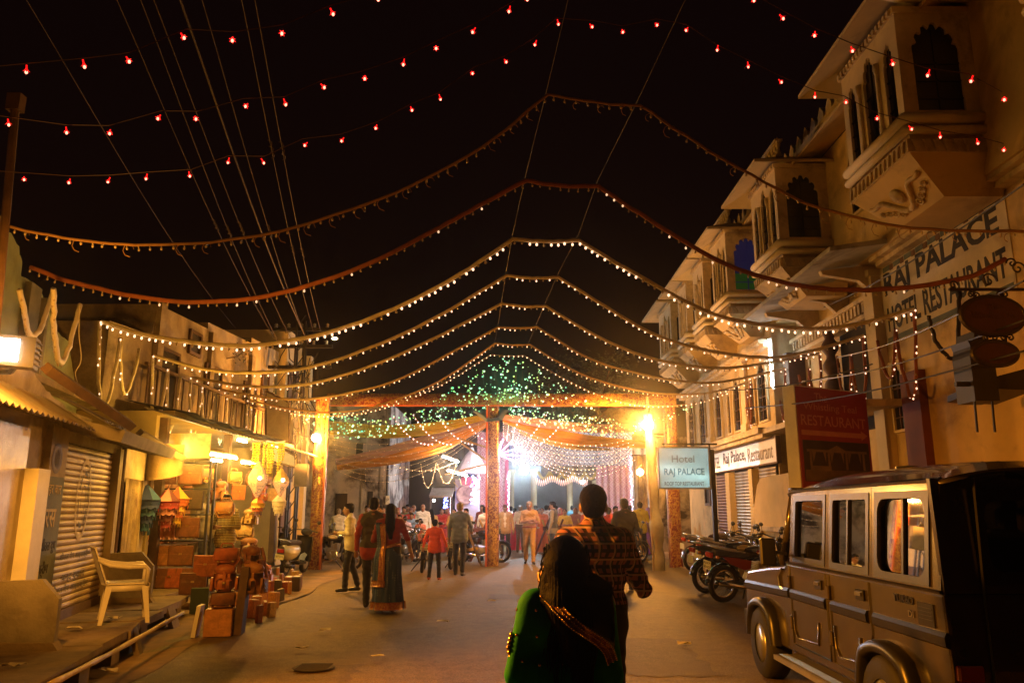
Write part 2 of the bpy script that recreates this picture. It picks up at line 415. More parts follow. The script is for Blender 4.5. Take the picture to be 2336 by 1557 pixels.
# main walls: near part, recess, far part
w = MB(); w.box(6.8, 9.5, 3.0, 14.25, 0, 6.05); w.box(6.45, 9.5, 3.0, 28.2, 6.05, 8.75)
w.box(6.95, 9.5, 14.25, 18.6, 0, 6.05); w.box(6.3, 9.5, 18.6, 28.2, 0, 6.05)
w.build('wall', M_plaster, hotel)
# string course and chajja slabs
s = MB(); s.box(6.5, 6.8, 3.0, 13.6, 5.98, 6.10); s.box(6.62, 6.8, 3.0, 13.6, 5.9, 5.98); s.box(6.0, 6.3, 18.62, 28.4, 5.55, 5.65); s.box(6.12, 6.3, 18.62, 28.4, 5.47, 5.55)
s.build('string_course', M_trim, hotel)
s = MB(); s.prism([(5.45, 5.92), (6.94, 6.12), (6.94, 6.22), (5.45, 6.0)], 12.75, 18.3, 'y'); sl = s.build('slab_canopy', M_soffit, hotel)
for yy in (14.0, 15.6, 17.2):
    b = MB(); b.prism([(6.94, 5.35), (6.94, 6.08), (5.75, 5.94), (5.78, 5.86), (6.45, 5.75), (6.7, 5.5)], yy - 0.06, yy + 0.06, 'y'); b.build('bracket', M_trim, sl)
s = MB()
for k in range(26):
    y = 13.95 + k * 0.17; s.box(6.72, 6.94, y, y + 0.09, 5.28, 5.48)
s.box(6.68, 6.94, 13.9, 18.4, 5.48, 5.56); s.box(6.76, 6.94, 13.9, 18.4, 5.18, 5.27)
s.build('dentil_band', M_trim, hotel)
# pilasters
def pil(y0, y1, z0, z1, x0, x1, mat, cap=True):
    p = MB(); p.box(x0, x1, y0, y1, z0, z1)
    if cap: p.box(x0 - 0.06, x1, y0 - 0.06, y1 + 0.06, z1, z1 + 0.12); p.box(x0 - 0.04, x1, y0 - 0.04, y1 + 0.04, z0, z0 + 0.2)
    return p.build('pilaster', mat, hotel)
pil(12.66, 13.25, 0, 3.85, 6.66, 6.8, M_redtrim, False)
pil(13.85, 14.23, 0, 5.8, 6.62, 6.8, M_plaster2)
pil(18.2, 18.55, 0, 5.1, 6.55, 6.95, M_wood)
pil(20.6, 21.0, 3.6, 5.4, 6.2, 6.3, M_plaster2); pil(24.4, 24.8, 3.6, 5.4, 6.2, 6.3, M_plaster2); pil(6.2, 6.7, 0, 5.8, 6.66, 6.8, M_plaster2)
# turned column beside the dark doorway in the recess
tc = MB(); prof = [(0.13, 0), (0.13, 0.3), (0.09, 0.34)]
for k in range(4): z = 0.4 + k * 0.42; prof += [(0.09, z), (0.17, z + 0.12), (0.17, z + 0.24), (0.09, z + 0.36)]
prof += [(0.12, 2.1), (0.12, 2.2)]
tc.lathe([(r, z + 3.1) for r, z in prof], 12, (6.72, 16.15, 0)); tc.build('turned_column', M_wood, hotel, True)
d = MB(); d.box(6.90, 6.955, 14.5, 16.05, 3.1, 5.15); d.build('doorway', M_dark, hotel)
# carved relief strips on the recess wall
for yy in (14.25, 17.9):
    r_ = MB()
    for k in range(7): r_.ell((6.93, yy, 3.3 + k * 0.27), (0.03, 0.07, 0.1), 8, 5)
    r_.box(6.90, 6.955, yy - 0.11, yy + 0.11, 3.0, 3.1); r_.box(6.90, 6.955, yy - 0.11, yy + 0.11, 5.1, 5.2); r_.build('carved_strip', M_trim, hotel)
# balcony floor over the shops
s = MB(); s.box(5.95, 6.95, 13.4, 18.6, 3.34, 3.46); s.box(5.85, 6.3, 18.6, 28.2, 3.36, 3.5); s.box(5.95, 6.3, 18.6, 28.2, 3.26, 3.36)
s.build('ledge', M_trim, hotel)
def arch_window(parent, M, w, h, pane_mat, fmat=None, margin=0.1, depth=0.07, mull=1, name='window', n=7):
    """an arched frame plate standing proud of the wall, a dark pane set back in it, bars"""
    f = MB(M); inner = cusped(w, h, h * 0.62, n, -w / 2, 0); f.plate(-w / 2 - margin, w / 2 + margin, -margin, h + margin, inner, 0.004, depth)
    fo = f.build(name, fmat or M_trim, parent)
    p = MB(M); p.prism([(-w / 2 - 0.02, -0.02), (w / 2 + 0.02, -0.02), (w / 2 + 0.02, h + 0.02), (-w / 2 - 0.02, h + 0.02)], 0.008, 0.022, 'z'); 
    bars = MB(M)
    for k in range(mull): x = -w / 2 + w * (k + 1) / (mull + 1); bars.box(x - 0.012, x + 0.012, 0, h * 0.97, 0.022, 0.045)
    for k in range(3): z = h * (0.18 + 0.22 * k); bars.box(-w / 2, w / 2, z - 0.01, z + 0.01, 0.022, 0.04)
    return fo, p, bars
# plain wall windows: (wall X, centre Y, sill z, width, height)
for (X, cy, z, ww, hh) in [(6.8, 13.55, 2.95, 0.4, 1.15), (6.3, 19.35, 3.75, 0.62, 1.45), (6.3, 20.15, 3.75, 0.3, 1.2), (6.3, 21.6, 3.72, 0.62, 1.4), (6.3, 22.4, 3.72, 0.3, 1.2), (6.3, 23.6, 3.72, 0.62, 1.4), (6.3, 25.6, 3.7, 0.7, 1.5), (6.3, 27.2, 3.7, 0.7, 1.5), (6.8, 8.6, 2.6, 0.5, 1.3), (6.45, 13.55, 7.0, 0.5, 1.45), (6.45, 17.8, 7.0, 0.5, 1.35)]:
    fo, p, bars = arch_window(hotel, frame((X, cy, z), (0, -1, 0), (-1, 0, 0)), ww, hh, M_pane, M_plaster2, 0.05, 0.06)
    p.build('pane', M_pane, fo); bars.build('mullion', M_wood, fo)
# small square window by the shops
f = MB(frame((6.3, 25.4, 1.75), (0, -1, 0), (-1, 0, 0))); f.plate(-0.36, 0.36, -0.05, 0.75, [(-0.28, 0.03), (0, 0.03), (0.28, 0.03), (0.28, 0.35), (0.28, 0.67), (0, 0.67), (-0.28, 0.67), (-0.28, 0.35)], 0.004, 0.07)
fo = f.build('window', M_wood, hotel); MB(f.xf).box(-0.3, 0.3, 0.0, 0.7, 0.008, 0.03).build('pane', M_dark, fo)
# ---- overhanging bays
def roll(g, y0, y1, x, z, r, n=8):   # half-round moulding along Y on the street face
    g.tube([(x, y0, z), (x, y1, z)], r, n)
def bay(y0, y1, xf=5.4, zs=6.9, zt=8.45, wins=3, stained=False, orn=True):
    xw = 6.46; L = y1 - y0
    core = MB(); core.box(xf + 0.06, xw, y0 + 0.06, y1 - 0.06, 6.45, zt + 0.02); co = core.build('window_bay', M_plaster, hotel)
    # street face and both side faces, each with arched openings
    faces = [(frame((xf, y1, zs), (0, -1, 0), (-1, 0, 0)), L, wins), (frame((xf, y0, zs), (1, 0, 0), (0, -1, 0)), xw - xf, 1), (frame((xw, y1, zs), (-1, 0, 0), (0, 1, 0)), xw - xf, 1)]
    for fi, (M, ln, nw) in enumerate(faces):
        cw = ln / nw
        for k in range(nw):
            mid = (nw == 3 and k == 1); ww = cw * (0.62 if (mid or nw == 1) else 0.46); hh = (zt - zs) * (0.86 if (mid or nw == 1) else 0.76)
            if nw == 1: ww = min(ww, 0.72)
            M2 = M @ Matrix.Translation((cw * (k + 0.5), 0.06, 0)); f = MB(M2)
            f.plate(-cw / 2 + 0.002, cw / 2 - 0.002, -0.06, zt - zs, cusped(ww, hh, hh * 0.64, 7, -ww / 2, 0), -0.06, 0.0)
            fo = f.build('window_frame', M_trim if fi else M_plaster2, co)
            pmat = M_pane
            if stained and fi == 1: pmat = M_bluep
            pa = MB(M2); pa.box(-ww / 2 - 0.03, ww / 2 + 0.03, -0.03, hh + 0.05, -0.056, -0.045); 
            for q in range(3): z = hh * (0.15 + 0.2 * q); pa.box(-ww / 2, ww / 2, z - 0.012, z + 0.012, -0.045, -0.03)
            pa.box(-0.014, 0.014, 0, hh * 0.95, -0.045, -0.03); pa.build('pane', pmat, co)
            if stained and fi == 1: MB(M2).box(-ww / 2, ww / 2, 0.02, hh * 0.32, -0.044, -0.04).build('pane', M_greenp, co)
        if nw == 3:     # slim colonnettes between the arches
            for k in (1, 2):
                g2 = MB(); c = M @ Vector((cw * k, 0, 0.012)); g2.lathe([(0.05, 0.0), (0.05, 0.1), (0.032, 0.14), (0.03, (zt - zs) * 0.6), (0.05, (zt - zs) * 0.64), (0.055, (zt - zs) * 0.72)], 8, c)
                g2.build('colonnette', M_trim, co, True)
    # sill rolls, lotus band, sloping underside
    g = MB()
    for (z, r) in ((zs - 0.07, 0.085), (zs - 0.24, 0.07)):
        g.tube([(xw, y0 - 0.02, z), (xf - 0.02, y0 - 0.02, z), (xf - 0.02, y1 + 0.02, z), (xw, y1 + 0.02, z)], r, 8)
    g.build('sill', M_plaster2, co, True)
    g = MB(); g.box(xf - 0.03, xw, y0 - 0.03, y1 + 0.03, 6.33, 6.52)
    nd = int(L / 0.13)
    for k in range(nd):
        y = y0 + (k + 0.5) * L / nd; g.prism([(y - 0.045, 6.5), (y, 6.34), (y + 0.045, 6.5)], xf - 0.062, xf - 0.03, 'x')
    for k in range(7): x = xf + 0.07 + k * 0.14; g.prism([(x - 0.045, 6.5), (x, 6.34), (x + 0.045, 6.5)], y0 - 0.062, y0 - 0.03, 'y')
    g.build('lotus_band', M_trim, co)
    g = MB(); g.add([(xf, y0, 6.33), (xf, y1, 6.33), (xw + 0.3, y1, 6.33), (xw + 0.3, y0, 6.33), (xf + 0.55, y0 + 0.25, 5.8), (xf + 0.55, y1 - 0.25, 5.8), (xw + 0.3, y1 - 0.25, 5.8), (xw + 0.3, y0 + 0.25, 5.8)],
        [(0, 1, 5, 4), (0, 4, 7, 3), (1, 2, 6, 5), (4, 5, 6, 7), (3, 2, 1, 0)]); br = g.build('bracket', M_plaster, co)
    if orn:
        # raised scrollwork on the sloping face
        d = Vector((0.55, 0, -0.53)); M3 = frame((xf, (y0 + y1) / 2, 6.33), (0, -1, 0), (-0.69, 0, -0.72), d); g = MB(M3); W = L * 0.40
        for sg in (-1, 1):
            pts = [(sg * W * t, 0.62 - 0.38 * math.sin(t * 1.6) ** 1.2 + 0.05 * math.sin(t * 9), 0.02) for t in [k / 10 for k in range(11)]]
            g.tube(pts, [0.05 - 0.018 * k / 10 for k in range(11)], 6)
            for q in range(4):
                cx, cy, rr = sg * W * (0.35 + 0.16 * q), 0.60 - 0.055 * q, 0.075 - 0.008 * q
                g.tube([(cx + rr * (1 - k / 14) * math.cos(k * 0.75), cy + rr * (1 - k / 14) * math.sin(k * 0.75), 0.02) for k in range(13)], 0.016, 5)
        g.lathe([(0.12, 0), (0.13, 0.03), (0.08, 0.035), (0.05, 0.06), (0.0, 0.065)], 14, (0, 0.36, 0))
        g.build('scroll_relief', M_trim, co, True)
    # cornice, sloping eave and crest
    g = MB(); g.box(xf - 0.04, xw, y0 - 0.04, y1 + 0.04, zt, zt + 0.09)
    nd = int(L / 0.11)
    for k in range(nd): y = y0 + (k + 0.5) * L / nd; g.box(xf - 0.075, xf - 0.04, y - 0.03, y + 0.03, zt - 0.02, zt + 0.07)
    g.build('cornice', M_trim, co)
    g = MB(); e = 0.55
    a = [(xf - e, y0 - e * 0.8, zt - 0.06), (xf - e, y1 + e * 0.8, zt - 0.06), (xw, y1 + e * 0.8, zt - 0.06), (xw, y0 - e * 0.8, zt - 0.06)]
    b2 = [(xf + 0.1, y0 + 0.1, zt + 0.24), (xf + 0.1, y1 - 0.1, zt + 0.24), (xw, y1 - 0.1, zt + 0.24), (xw, y0 + 0.1, zt + 0.24)]
    a2 = [(p[0], p[1], p[2] + 0.06) for p in a]; b3 = [(p[0], p[1], p[2] + 0.06) for p in b2]
    g.add(a + b2 + a2 + b3, [(0, 1, 5, 4), (3, 0, 4, 7), (1, 2, 6, 5), (8, 12, 13, 9), (11, 15, 12, 8), (9, 13, 14, 10), (0, 8, 9, 1), (1, 9, 10, 2), (3, 11, 8, 0), (12, 15, 14, 13)])
    g.build('eave', M_plaster2, co)
    g = MB(); n = max(6, int(L / 0.16))
    for k in range(n):
        y = y0 + 0.1 + (L - 0.2) * k / (n - 1); g.lathe([(0.05, 0), (0.065, 0.08), (0.03, 0.14), (0.06, 0.24), (0.045, 0.34), (0.0, 0.42)], 6, (xf + 0.14, y, zt + 0.33))
    g.box(xf + 0.08, xf + 0.2, y0 + 0.05, y1 - 0.05, zt + 0.28, zt + 0.34); g.box(xf + 0.06, xf + 0.22, y0 + 0.02, y1 - 0.02, zt + 0.62, zt + 0.67)
    g.build('roof_crest', M_trim, co)
    return co
for (a, b_, st) in [(9.83, 11.63, False), (14.96, 16.6, False), (18.8, 20.2, True), (21.2, 22.4, False), (23.4, 24.6, False), (25.8, 27.9, False), (5.6, 7.2, False)]: bay(a, b_, stained=st)
# eave of the main wall between the bays, roof parapet
g = MB(); g.prism([(5.75, 8.5), (6.46, 8.78), (6.46, 8.85), (5.75, 8.56)], 3.0, 28.3, 'y'); g.build('eave', M_plaster, hotel)
g = MB(); g.box(6.3, 6.46, 3.0, 28.3, 8.86, 9.35)
for k in range(60): y = 3.2 + k * 0.42; g.prism([(y, 9.35), (y + 0.28, 9.35), (y + 0.28, 9.5), (y + 0.14, 9.66), (y, 9.5)], 6.32, 6.44, 'x')
g.build('parapet', M_trim, hotel)
# domed roof kiosk silhouetted behind the crest
g = MB(); g.lathe([(0.45, 8.9), (0.45, 9.1), (0.5, 9.15), (0.4, 9.2), (0.38, 9.35), (0.2, 9.5), (0.04, 9.58), (0.0, 9.75)] if True else [(0.75, 8.9), (0.75, 9.3), (0.95, 9.35), (0.7, 9.45), (0.72, 9.7), (0.55, 10.05), (0.28, 10.28), (0.06, 10.4), (0.06, 10.55), (0.0, 10.7)], 16, (6.6, 13.3, 0)); g.build('roof_dome', M_trim, hotel, True)
# painted hotel name on the near wall
M_signbg = pm('sign_ground_paint', (0.62, 0.55, 0.40), 0.8, 0.18, 1.5, 0.2, stain=(0.42, 0.34, 0.22), sscale=0.8)
M_letter = pm('letter_black', (0.012, 0.010, 0.012), 0.7, 0.3, 6, 0.1)
M_bluetile = pm('blue_grey_paint', (0.10, 0.13, 0.13), 0.8, 0.3, 4, 0.2); M_browntile = pm('brown_paint', (0.14, 0.07, 0.03), 0.8, 0.3, 4, 0.2)
sg = MB(); sg.box(6.786, 6.8, 10.1, 13.8, 4.5, 5.9); sp = sg.build('painted_sign', M_signbg, hotel)
Mw = frame((6.785, 13.7, 0), (0, -1, 0), (-1, 0, 0))
text('lettering', 'RAJ PALACE', Mw @ Matrix.Translation((0.0, 5.24, 0)), 3.4, 0.54, M_letter, sp, 0.004, 0.028)
text('lettering', 'HOTEL RESTAURANT', Mw @ Matrix.Translation((0.02, 4.70, 0)), 3.45, 0.44, M_letter, sp, 0.004, 0.022)
g = MB(Mw)
for k in range(9): g.box(0.02 + k * 0.39, 0.02 + k * 0.39 + 0.24, 5.80, 5.89, 0, 0.006, 0); g.box(0.27 + k * 0.39, 0.27 + k * 0.39 + 0.12, 5.78, 5.885, 0, 0.005, 1)
g.box(-0.05, 3.55, 4.51, 4.6, 0, 0.005, 0); g.build('painted_border', [M_bluetile, M_browntile], sp)
# shops under the far part: signboard, shutters, stair wall
M_board = pm('white_sheet_metal', (0.62, 0.60, 0.53), 0.35, 0.15, 1.2, 0.15, metal=0.1, stain=(0.4, 0.33, 0.22), sscale=1.5)
sb = thing('shop_signboard', 'long white metal signboard with hotel name above the shuttered shops', 'sign', (6.2, 21, 2.7))
g = MB(); g.box(6.16, 6.24, 18.3, 24.6, 2.66, 3.25); g.build('panel', M_board, sb)
g = MB()
for z in (2.66, 3.25): g.box(6.14, 6.25, 18.25, 24.65, z - 0.02, z + 0.02)
for y in (18.27, 24.63): g.box(6.14, 6.25, y - 0.02, y + 0.02, 2.68, 3.23)
g.build('frame', M_wood, sb)
Ms = frame((6.158, 24.5, 2.78), (0, -1, 0), (-1, 0, 0))
M_let2 = pm('letter_brown', (0.06, 0.035, 0.02), 0.7, 0.3, 6, 0.1); M_let3 = pm('letter_grey', (0.2, 0.18, 0.15), 0.7, 0.3, 6, 0.1)
text('lettering', 'HOTEL', Ms, 1.15, 0.34, M_let3, sb, 0.004, 0.015); text('lettering', 'Raj Palace,', Ms @ Matrix.Translation((1.55, -0.02, 0)), 2.2, 0.42, M_let2, sb, 0.004, 0.01)
text('lettering', 'Restaurant', Ms @ Matrix.Translation((3.95, 0, 0)), 2.0, 0.36, M_let3, sb, 0.004, 0.005)
M_shut = pm('shutter_steel', (0.36, 0.30, 0.20), 0.45, 0.25, 3, 0.2, metal=0.5, stain=(0.16, 0.10, 0.05), sscale=2)
def slat_mesh(length, pitch=0.085):
    g = MB(); prof = [(0, 0), (0.016, pitch * 0.2), (0.022, pitch * 0.5), (0.016, pitch * 0.8), (0, pitch * 0.97)]
    g.grid([[(0, p[1], p[0]), (length, p[1], p[0])] for p in prof]); me = g.build('slat', M_shut); m = me.data; bpy.data.objects.remove(me); return m
def shutter(parent, M, length, h, mat=None, pitch=0.085):
    m = slat_mesh(length, pitch); base = MB(M); base.box(-0.03, length + 0.03, -0.02, h + 0.05, -0.03, -0.004)
    so = base.build('shutter', M_dark, parent); M2 = M
    for k in range(int(h / pitch)):
        o = instance(m, 'slat', so, (0, 0, 0)); o.matrix_parent_inverse = wm(so).inverted(); mm = M2 @ Matrix.Translation((0, k * pitch, 0))
        o.location = mm.to_translation(); o.rotation_euler = mm.to_euler()
        if mat: o.material_slots[0].link = 'OBJECT'; o.material_slots[0].material = mat
    return so
shutter(hotel, frame((6.26, 22.2, 0.3), (0, -1, 0), (-1, 0, 0)), 1.6, 2.3)
shutter(hotel, frame((6.26, 20.0, 0.3), (0, -1, 0), (-1, 0, 0)), 1.3, 2.3)
shutter(hotel, frame((6.26, 24.2, 0.2), (0, -1, 0), (-1, 0, 0)), 1.2, 2.4, pm('shutter_rust', (0.14, 0.05, 0.03), 0.6, 0.3, 3, 0.2))
for (ya, yb) in ((22.35, 22.75), (20.2, 20.5)): MB().box(6.12, 6.3, ya, yb, 0, 2.6).build('door_jamb', M_plaster2, hotel)
st = thing('stair_parapet', 'yellow plastered stair wall with sloping top in front of shop shutters', 'wall', (5.8, 17.5, 0))
g = MB(); g.prism([(19.9, 0), (19.9, 0.75), (19.4, 1.0), (18.6, 2.15), (18.3, 2.3), (15.5, 2.35), (15.5, 0)], 5.75, 5.95, 'x'); g.box(5.95, 6.9, 15.5, 15.7, 0, 2.35); g.build('wall', M_plaster, st)
g = MB(); g.box(5.66, 5.75, 15.5, 18.3, 1.12, 1.22); g.prism([(18.3, 1.12), (18.3, 1.22), (19.0, 0.82), (19.0, 0.72)], 5.68, 5.75, 'x'); g.build('ledge', M_trim, st)
for k in range(6):
    g = MB(); g.box(5.95, 6.85, 19.3 - k * 0.28, 19.58 - k * 0.28, 0, 0.17 * (k + 1)); g.build('step', M_soffit, st)
# vertical tube lamp on the recess corner
tl = thing('wall_tube_lamp', 'white fluorescent tube fixed upright on the hotel corner wall', 'lamp', (6.25, 18.55, 4.4))
tp0 = at(1757, 772, X=6.22); tp1 = at(1763, 882, X=6.22)
g = MB(); g.box(6.26, 6.3, 18.5, 18.58, tp1.z - 0.05, tp0.z + 0.05); g.build('fitting', M_board, tl)
g = MB(); g.cyl((6.22, 18.47, tp1.z), (6.22, 18.47, tp0.z), 0.02, 8); g.build('tube', em('tube_cool', (0.75, 0.92, 1.0), 42), tl)
# ------------------------------------------------------------------ left side: shuttered shop and ruined upper walls
M_old = pm('weathered_plaster', (0.40, 0.33, 0.21), 0.9, 0.25, 1.3, 0.6, stain=(0.13, 0.085, 0.05), sscale=0.8, smin=0.48, smax=0.7, fine=22)
M_green = pm('green_limewash', (0.22, 0.27, 0.16), 0.9, 0.2, 1.3, 0.4, stain=(0.12, 0.10, 0.055), sscale=0.9, smin=0.5, smax=0.75)
M_brick = pm('exposed_brick_rubble', (0.22, 0.13, 0.075), 0.95, 0.45, 5, 1.0, fine=12)
M_conc = pm('grey_concrete', (0.24, 0.21, 0.16), 0.9, 0.25, 3, 0.5, stain=(0.12, 0.09, 0.06), sscale=1.4)
M_stone = pm('kerb_stone', (0.22, 0.165, 0.10), 0.9, 0.35, 3, 0.7, stain=(0.11, 0.08, 0.05), sscale=2)
M_tin = pm('corrugated_tin', (0.38, 0.34, 0.27), 0.5, 0.25, 2, 0.25, metal=0.5, stain=(0.2, 0.11, 0.05), sscale=1.5)
M_white = pm('white_paint', (0.72, 0.68, 0.55), 0.6, 0.12, 3, 0.2, stain=(0.45, 0.38, 0.26), sscale=2, smin=0.6, smax=0.85)
M_bluepaint = pm('blue_grey_wall_paint', (0.15, 0.18, 0.19), 0.85, 0.2, 3, 0.3, stain=(0.25, 0.21, 0.15), sscale=2)
T = Vector((-0.222, 0.975, 0)).normalized(); N = Vector((0.975, 0.222, 0)).normalized(); O = Vector((-5.0, 8.25, 0))
def LF(t, d=0.0, z=0.0): p = O + T * t + N * d; return Vector((p.x, p.y, z))
ML = frame(O, T, N)      # x along the frontage (away from camera), y up, z towards the street
old = thing('shuttered_shop', 'old shop with closed roller shutter and crumbling plaster storey above, left edge', 'building', O)
g = MB(ML); g.box(-4.2, 0.86, 0, 2.55, -3, -0.02); g.box(3.3, 5.6, 0, 2.55, -3, -0.02); g.box(0.86, 3.3, 2.38, 2.55, -3, -0.02); g.box(0.86, 3.3, 0, 2.4, -3, -0.12)
g.build('wall', M_old, old)
so = shutter(old, ML @ Matrix.Translation((0.9, 0.42, -0.07)), 2.3, 2.0, pm('shutter_ochre', (0.42, 0.31, 0.14), 0.6, 0.3, 1.5, 0.2, metal=0.25, stain=(0.15, 0.12, 0.09), sscale=1.2), 0.075)
g = MB(ML); g.box(0.88, 3.24, 0.28, 0.42, -0.1, -0.03); g.build('shutter_foot', M_wood, so)
# emblem and faded lettering brushed on the shutter
M_fade = pm('faded_paint', (0.10, 0.085, 0.06), 0.8, 0.4, 9, 0.1); M_fade2 = pm('faded_cream', (0.52, 0.42, 0.22), 0.8, 0.3, 9, 0.1)
g = MB(ML)
for (rx, ry, mi) in ((0.30, 0.52, 1), (0.2, 0.36, 0), (0.1, 0.18, 0)):
    pts = [(2.0 + rx * math.cos(k * math.pi / 9 * 1) , 1.72 + ry * math.sin(k * math.pi / 9), -0.038) for k in range(19)]
    for k in range(0, 18):
        if k % 3 != 2 or mi:
            a_, b_ = Vector(pts[k]), Vector(pts[k + 1]); c_ = Vector((2.0, 1.72, -0.046)); a_.z = b_.z = -0.046; g.add([a_, b_, c_ + (b_ - c_) * 0.86, c_ + (a_ - c_) * 0.86], [(0, 1, 2, 3)], mi)
g.build('painted_emblem', [M_fade, M_fade2], so)
for (a, z, w_) in ((1.35, 0.98, 1.2), (1.5, 0.72, 0.9), (1.2, 0.6, 1.4)):
    text('lettering', 'बन्द दुकान' if w_ < 1 else 'शीतल पेय आइसक्रीम', ML @ Matrix.Translation((a, z, -0.047)), w_, 0.11, M_fade, so, 0.001, 0.01)
# painted column with brush lettering, white strip, pipes
g = MB(ML); g.box(0.30, 0.86, 0.3, 1.95, -0.02, 0.05); cl = g.build('painted_column', M_bluepaint, old)
g = MB(ML); g.box(0.30, 0.86, 1.95, 2.5, -0.02, 0.05); g.build('column_head', M_old, old)
g = MB(ML); g.lathe([(0.10, 0), (0.135, 0.004), (0.17, 0)], 16, (0.52, 2.15, 0.054)); g.build('painted_ring', pm('violet_grey', (0.16, 0.14, 0.17), 0.8, 0.2, 4, 0), cl)
MC_ = ML @ Matrix.Translation((0.34, 0, 0.052))
text('lettering', 'हर बार', MC_ @ Matrix.Translation((0.02, 1.74, 0)), 0.42, 0.12, M_fade2, cl, 0.003, 0.004)
text('lettering', 'रस', MC_ @ Matrix.Translation((0.02, 1.40, 0)), 0.34, 0.2, M_fade2, cl, 0.003, 0.015)
for (s_, z, w_) in (('शीतल दूध', 1.12, 0.46), ('क्रीम', 0.88, 0.3), ('ठंडाई', 0.64, 0.4), ('जल', 0.42, 0.25)): text('lettering', s_, MC_ @ Matrix.Translation((0.0, z, 0)), w_, 0.17, M_letter, cl, 0.003, 0.006)
g = MB(ML); g.box(-0.32, 0.02, 0.3, 2.0, -0.02, 0.16); g.build('white_post', M_white, old)
g = MB(ML); g.box(-1.9, -0.3, 0.3, 2.4, -0.02, 0.03); g.build('door_panel', M_shut, old)
g = MB(ML); g.box(3.24, 3.42, 0.3, 2.45, -0.1, 0.04); g.build('door_jamb', M_old, old)
g = MB(ML); g.tube([(3.5, 0.3, 0.02), (3.5, 1.2, 0.03), (3.52, 2.5, 0.02)], 0.035, 7); g.build('drain_pipe', M_wood, old)
# stained cloth curtain on the wall right of the shutter
P = [[ML @ Vector((3.62 + 1.0 * j / 14, 2.05 - 1.65 * i / 12, 0.05 + 0.03 * math.sin(j * 1.9 + i * 0.15))) for j in range(15)] for i in range(13)]
MB().grid(P, thick=0.01).build('curtain', pm('ochre_sacking', (0.42, 0.32, 0.15), 0.95, 0.35, 4, 0.5, stain=(0.14, 0.07, 0.035), sscale=2.2), old, True)
# concrete canopy with cut lettering, sloping tin awnings
g = MB(ML); g.prism([(-0.02, 2.55), (0.95, 2.42), (0.95, 2.60), (-0.02, 2.78)], 0.9, 3.9, 'x'); 
can = MB(ML @ Matrix(((0, 1, 0, 0), (0, 0, 1, 0), (1, 0, 0, 0), (0, 0, 0, 1)))); 
can = MB(); 
for (t0, t1) in ((0.8, 3.95),):
    v = [LF(t0, -0.02, 2.5), LF(t1, -0.02, 2.5), LF(t1, 0.62, 2.36), LF(t0, 0.62, 2.36), LF(t0, -0.02, 2.66), LF(t1, -0.02, 2.66), LF(t1, 0.66, 2.5), LF(t0, 0.66, 2.5)]
    can.add(v, [(0, 1, 2, 3), (7, 6, 5, 4), (3, 2, 6, 7), (0, 3, 7, 4), (2, 1, 5, 6)])
co_ = can.build('canopy', M_conc, old)
Mc = frame(LF(1.0, 0.56, 2.375), T, (N * 0.25 + Vector((0, 0, -1))), (N * -1 + Vector((0, 0, 0.22))))
text('lettering', 'श्री राम भण्डार मिष्ठान', Mc @ Matrix.Translation((0, 0.05, 0.012)), 2.6, 0.3, M_fade, co_, 0.006, 0.008)
def corrugated(pts4, n, amp, mat, name, parent):
    a, b, c, d = [Vector(p) for p in pts4]; rows = []
    for i in range(4):
        s_ = i / 3; row = []
        for j in range(n * 4 + 1):
            t = j / (n * 4); p = (a.lerp(b, t)).lerp(d.lerp(c, t), s_); row.append(p + Vector((0, 0, amp * math.sin(j * math.pi / 2))))
        rows.append(row)
    return MB().grid(rows, thick=0.004).build(name, mat, parent, True)
corrugated([LF(-3.2, 0.0, 2.75), LF(0.2, 0.0, 2.75), LF(0.2, 0.5, 2.44), LF(-3.2, 0.42, 2.44)], 26, 0.018, M_tin, 'tin_awning', old)
corrugated([LF(0.15, 0.1, 2.80), LF(1.05, 0.1, 2.78), LF(1.0, 0.62, 2.52), LF(0.1, 0.6, 2.54)], 9, 0.018, M_tin, 'tin_awning', old)
# upper storey: crumbling walls
def ragged(poly, M, d0, d1, name, mat, parent):
    g = MB(M); g.prism(poly, d0, d1, 'z'); return g.build(name, mat, parent)
random.seed(3)
def crumble(pts, amp=0.12, sub=6):
    out = []
    wx = wy = 0.0; sub = 9
    for i in range(len(pts) - 1):
        for k in range(sub):
            t = k / sub; wx = wx * 0.75 + random.uniform(-amp, amp) * 0.35; wy = wy * 0.75 + random.uniform(-amp, amp) * 0.45; out.append((pts[i][0] + (pts[i + 1][0] - pts[i][0]) * t + wx, pts[i][1] + (pts[i + 1][1] - pts[i][1]) * t + wy))
    return out + [pts[-1]]
ragged([(-4.2, 2.56)] + [(0.85, 2.56)] + crumble([(0.95, 3.4), (0.75, 3.9), (0.95, 4.3), (0.7, 4.6), (0.4, 4.9), (-0.1, 5.0), (-0.7, 5.1), (-1.2, 5.0), (-4.2, 5.2)]), ML, -2.0, -1.3, 'upper_wall', M_old, old)
ragged([(0.8, 2.56), (5.4, 2.56), (5.4, 3.4)] + crumble([(4.6, 4.3), (3.7, 4.4), (3.6, 4.62), (2.4, 4.75), (2.2, 5.05), (1.3, 5.25), (0.8, 5.0)], 0.09), ML, -2.2, -1.25, 'upper_wall', M_green, old)
ragged(crumble([(0.75, 3.1), (1.25, 3.4), (1.1, 4.0), (1.5, 4.5), (1.35, 4.8), (1.7, 5.0)], 0.08) + crumble([(1.3, 5.25), (0.7, 5.0), (0.6, 4.4), (0.75, 3.1)], 0.08), ML, -1.30, -1.2, 'rubble_face', M_brick, old)
g = MB(ML); g.box(2.55, 2.95, 2.56, 4.7, -1.3, -1.16); g.box(3.05, 3.15, 2.56, 4.6, -1.3, -1.1); g.build('shutter_board', pm('grey_board', (0.15, 0.15, 0.14), 0.9, 0.3, 3, 0.4), old)
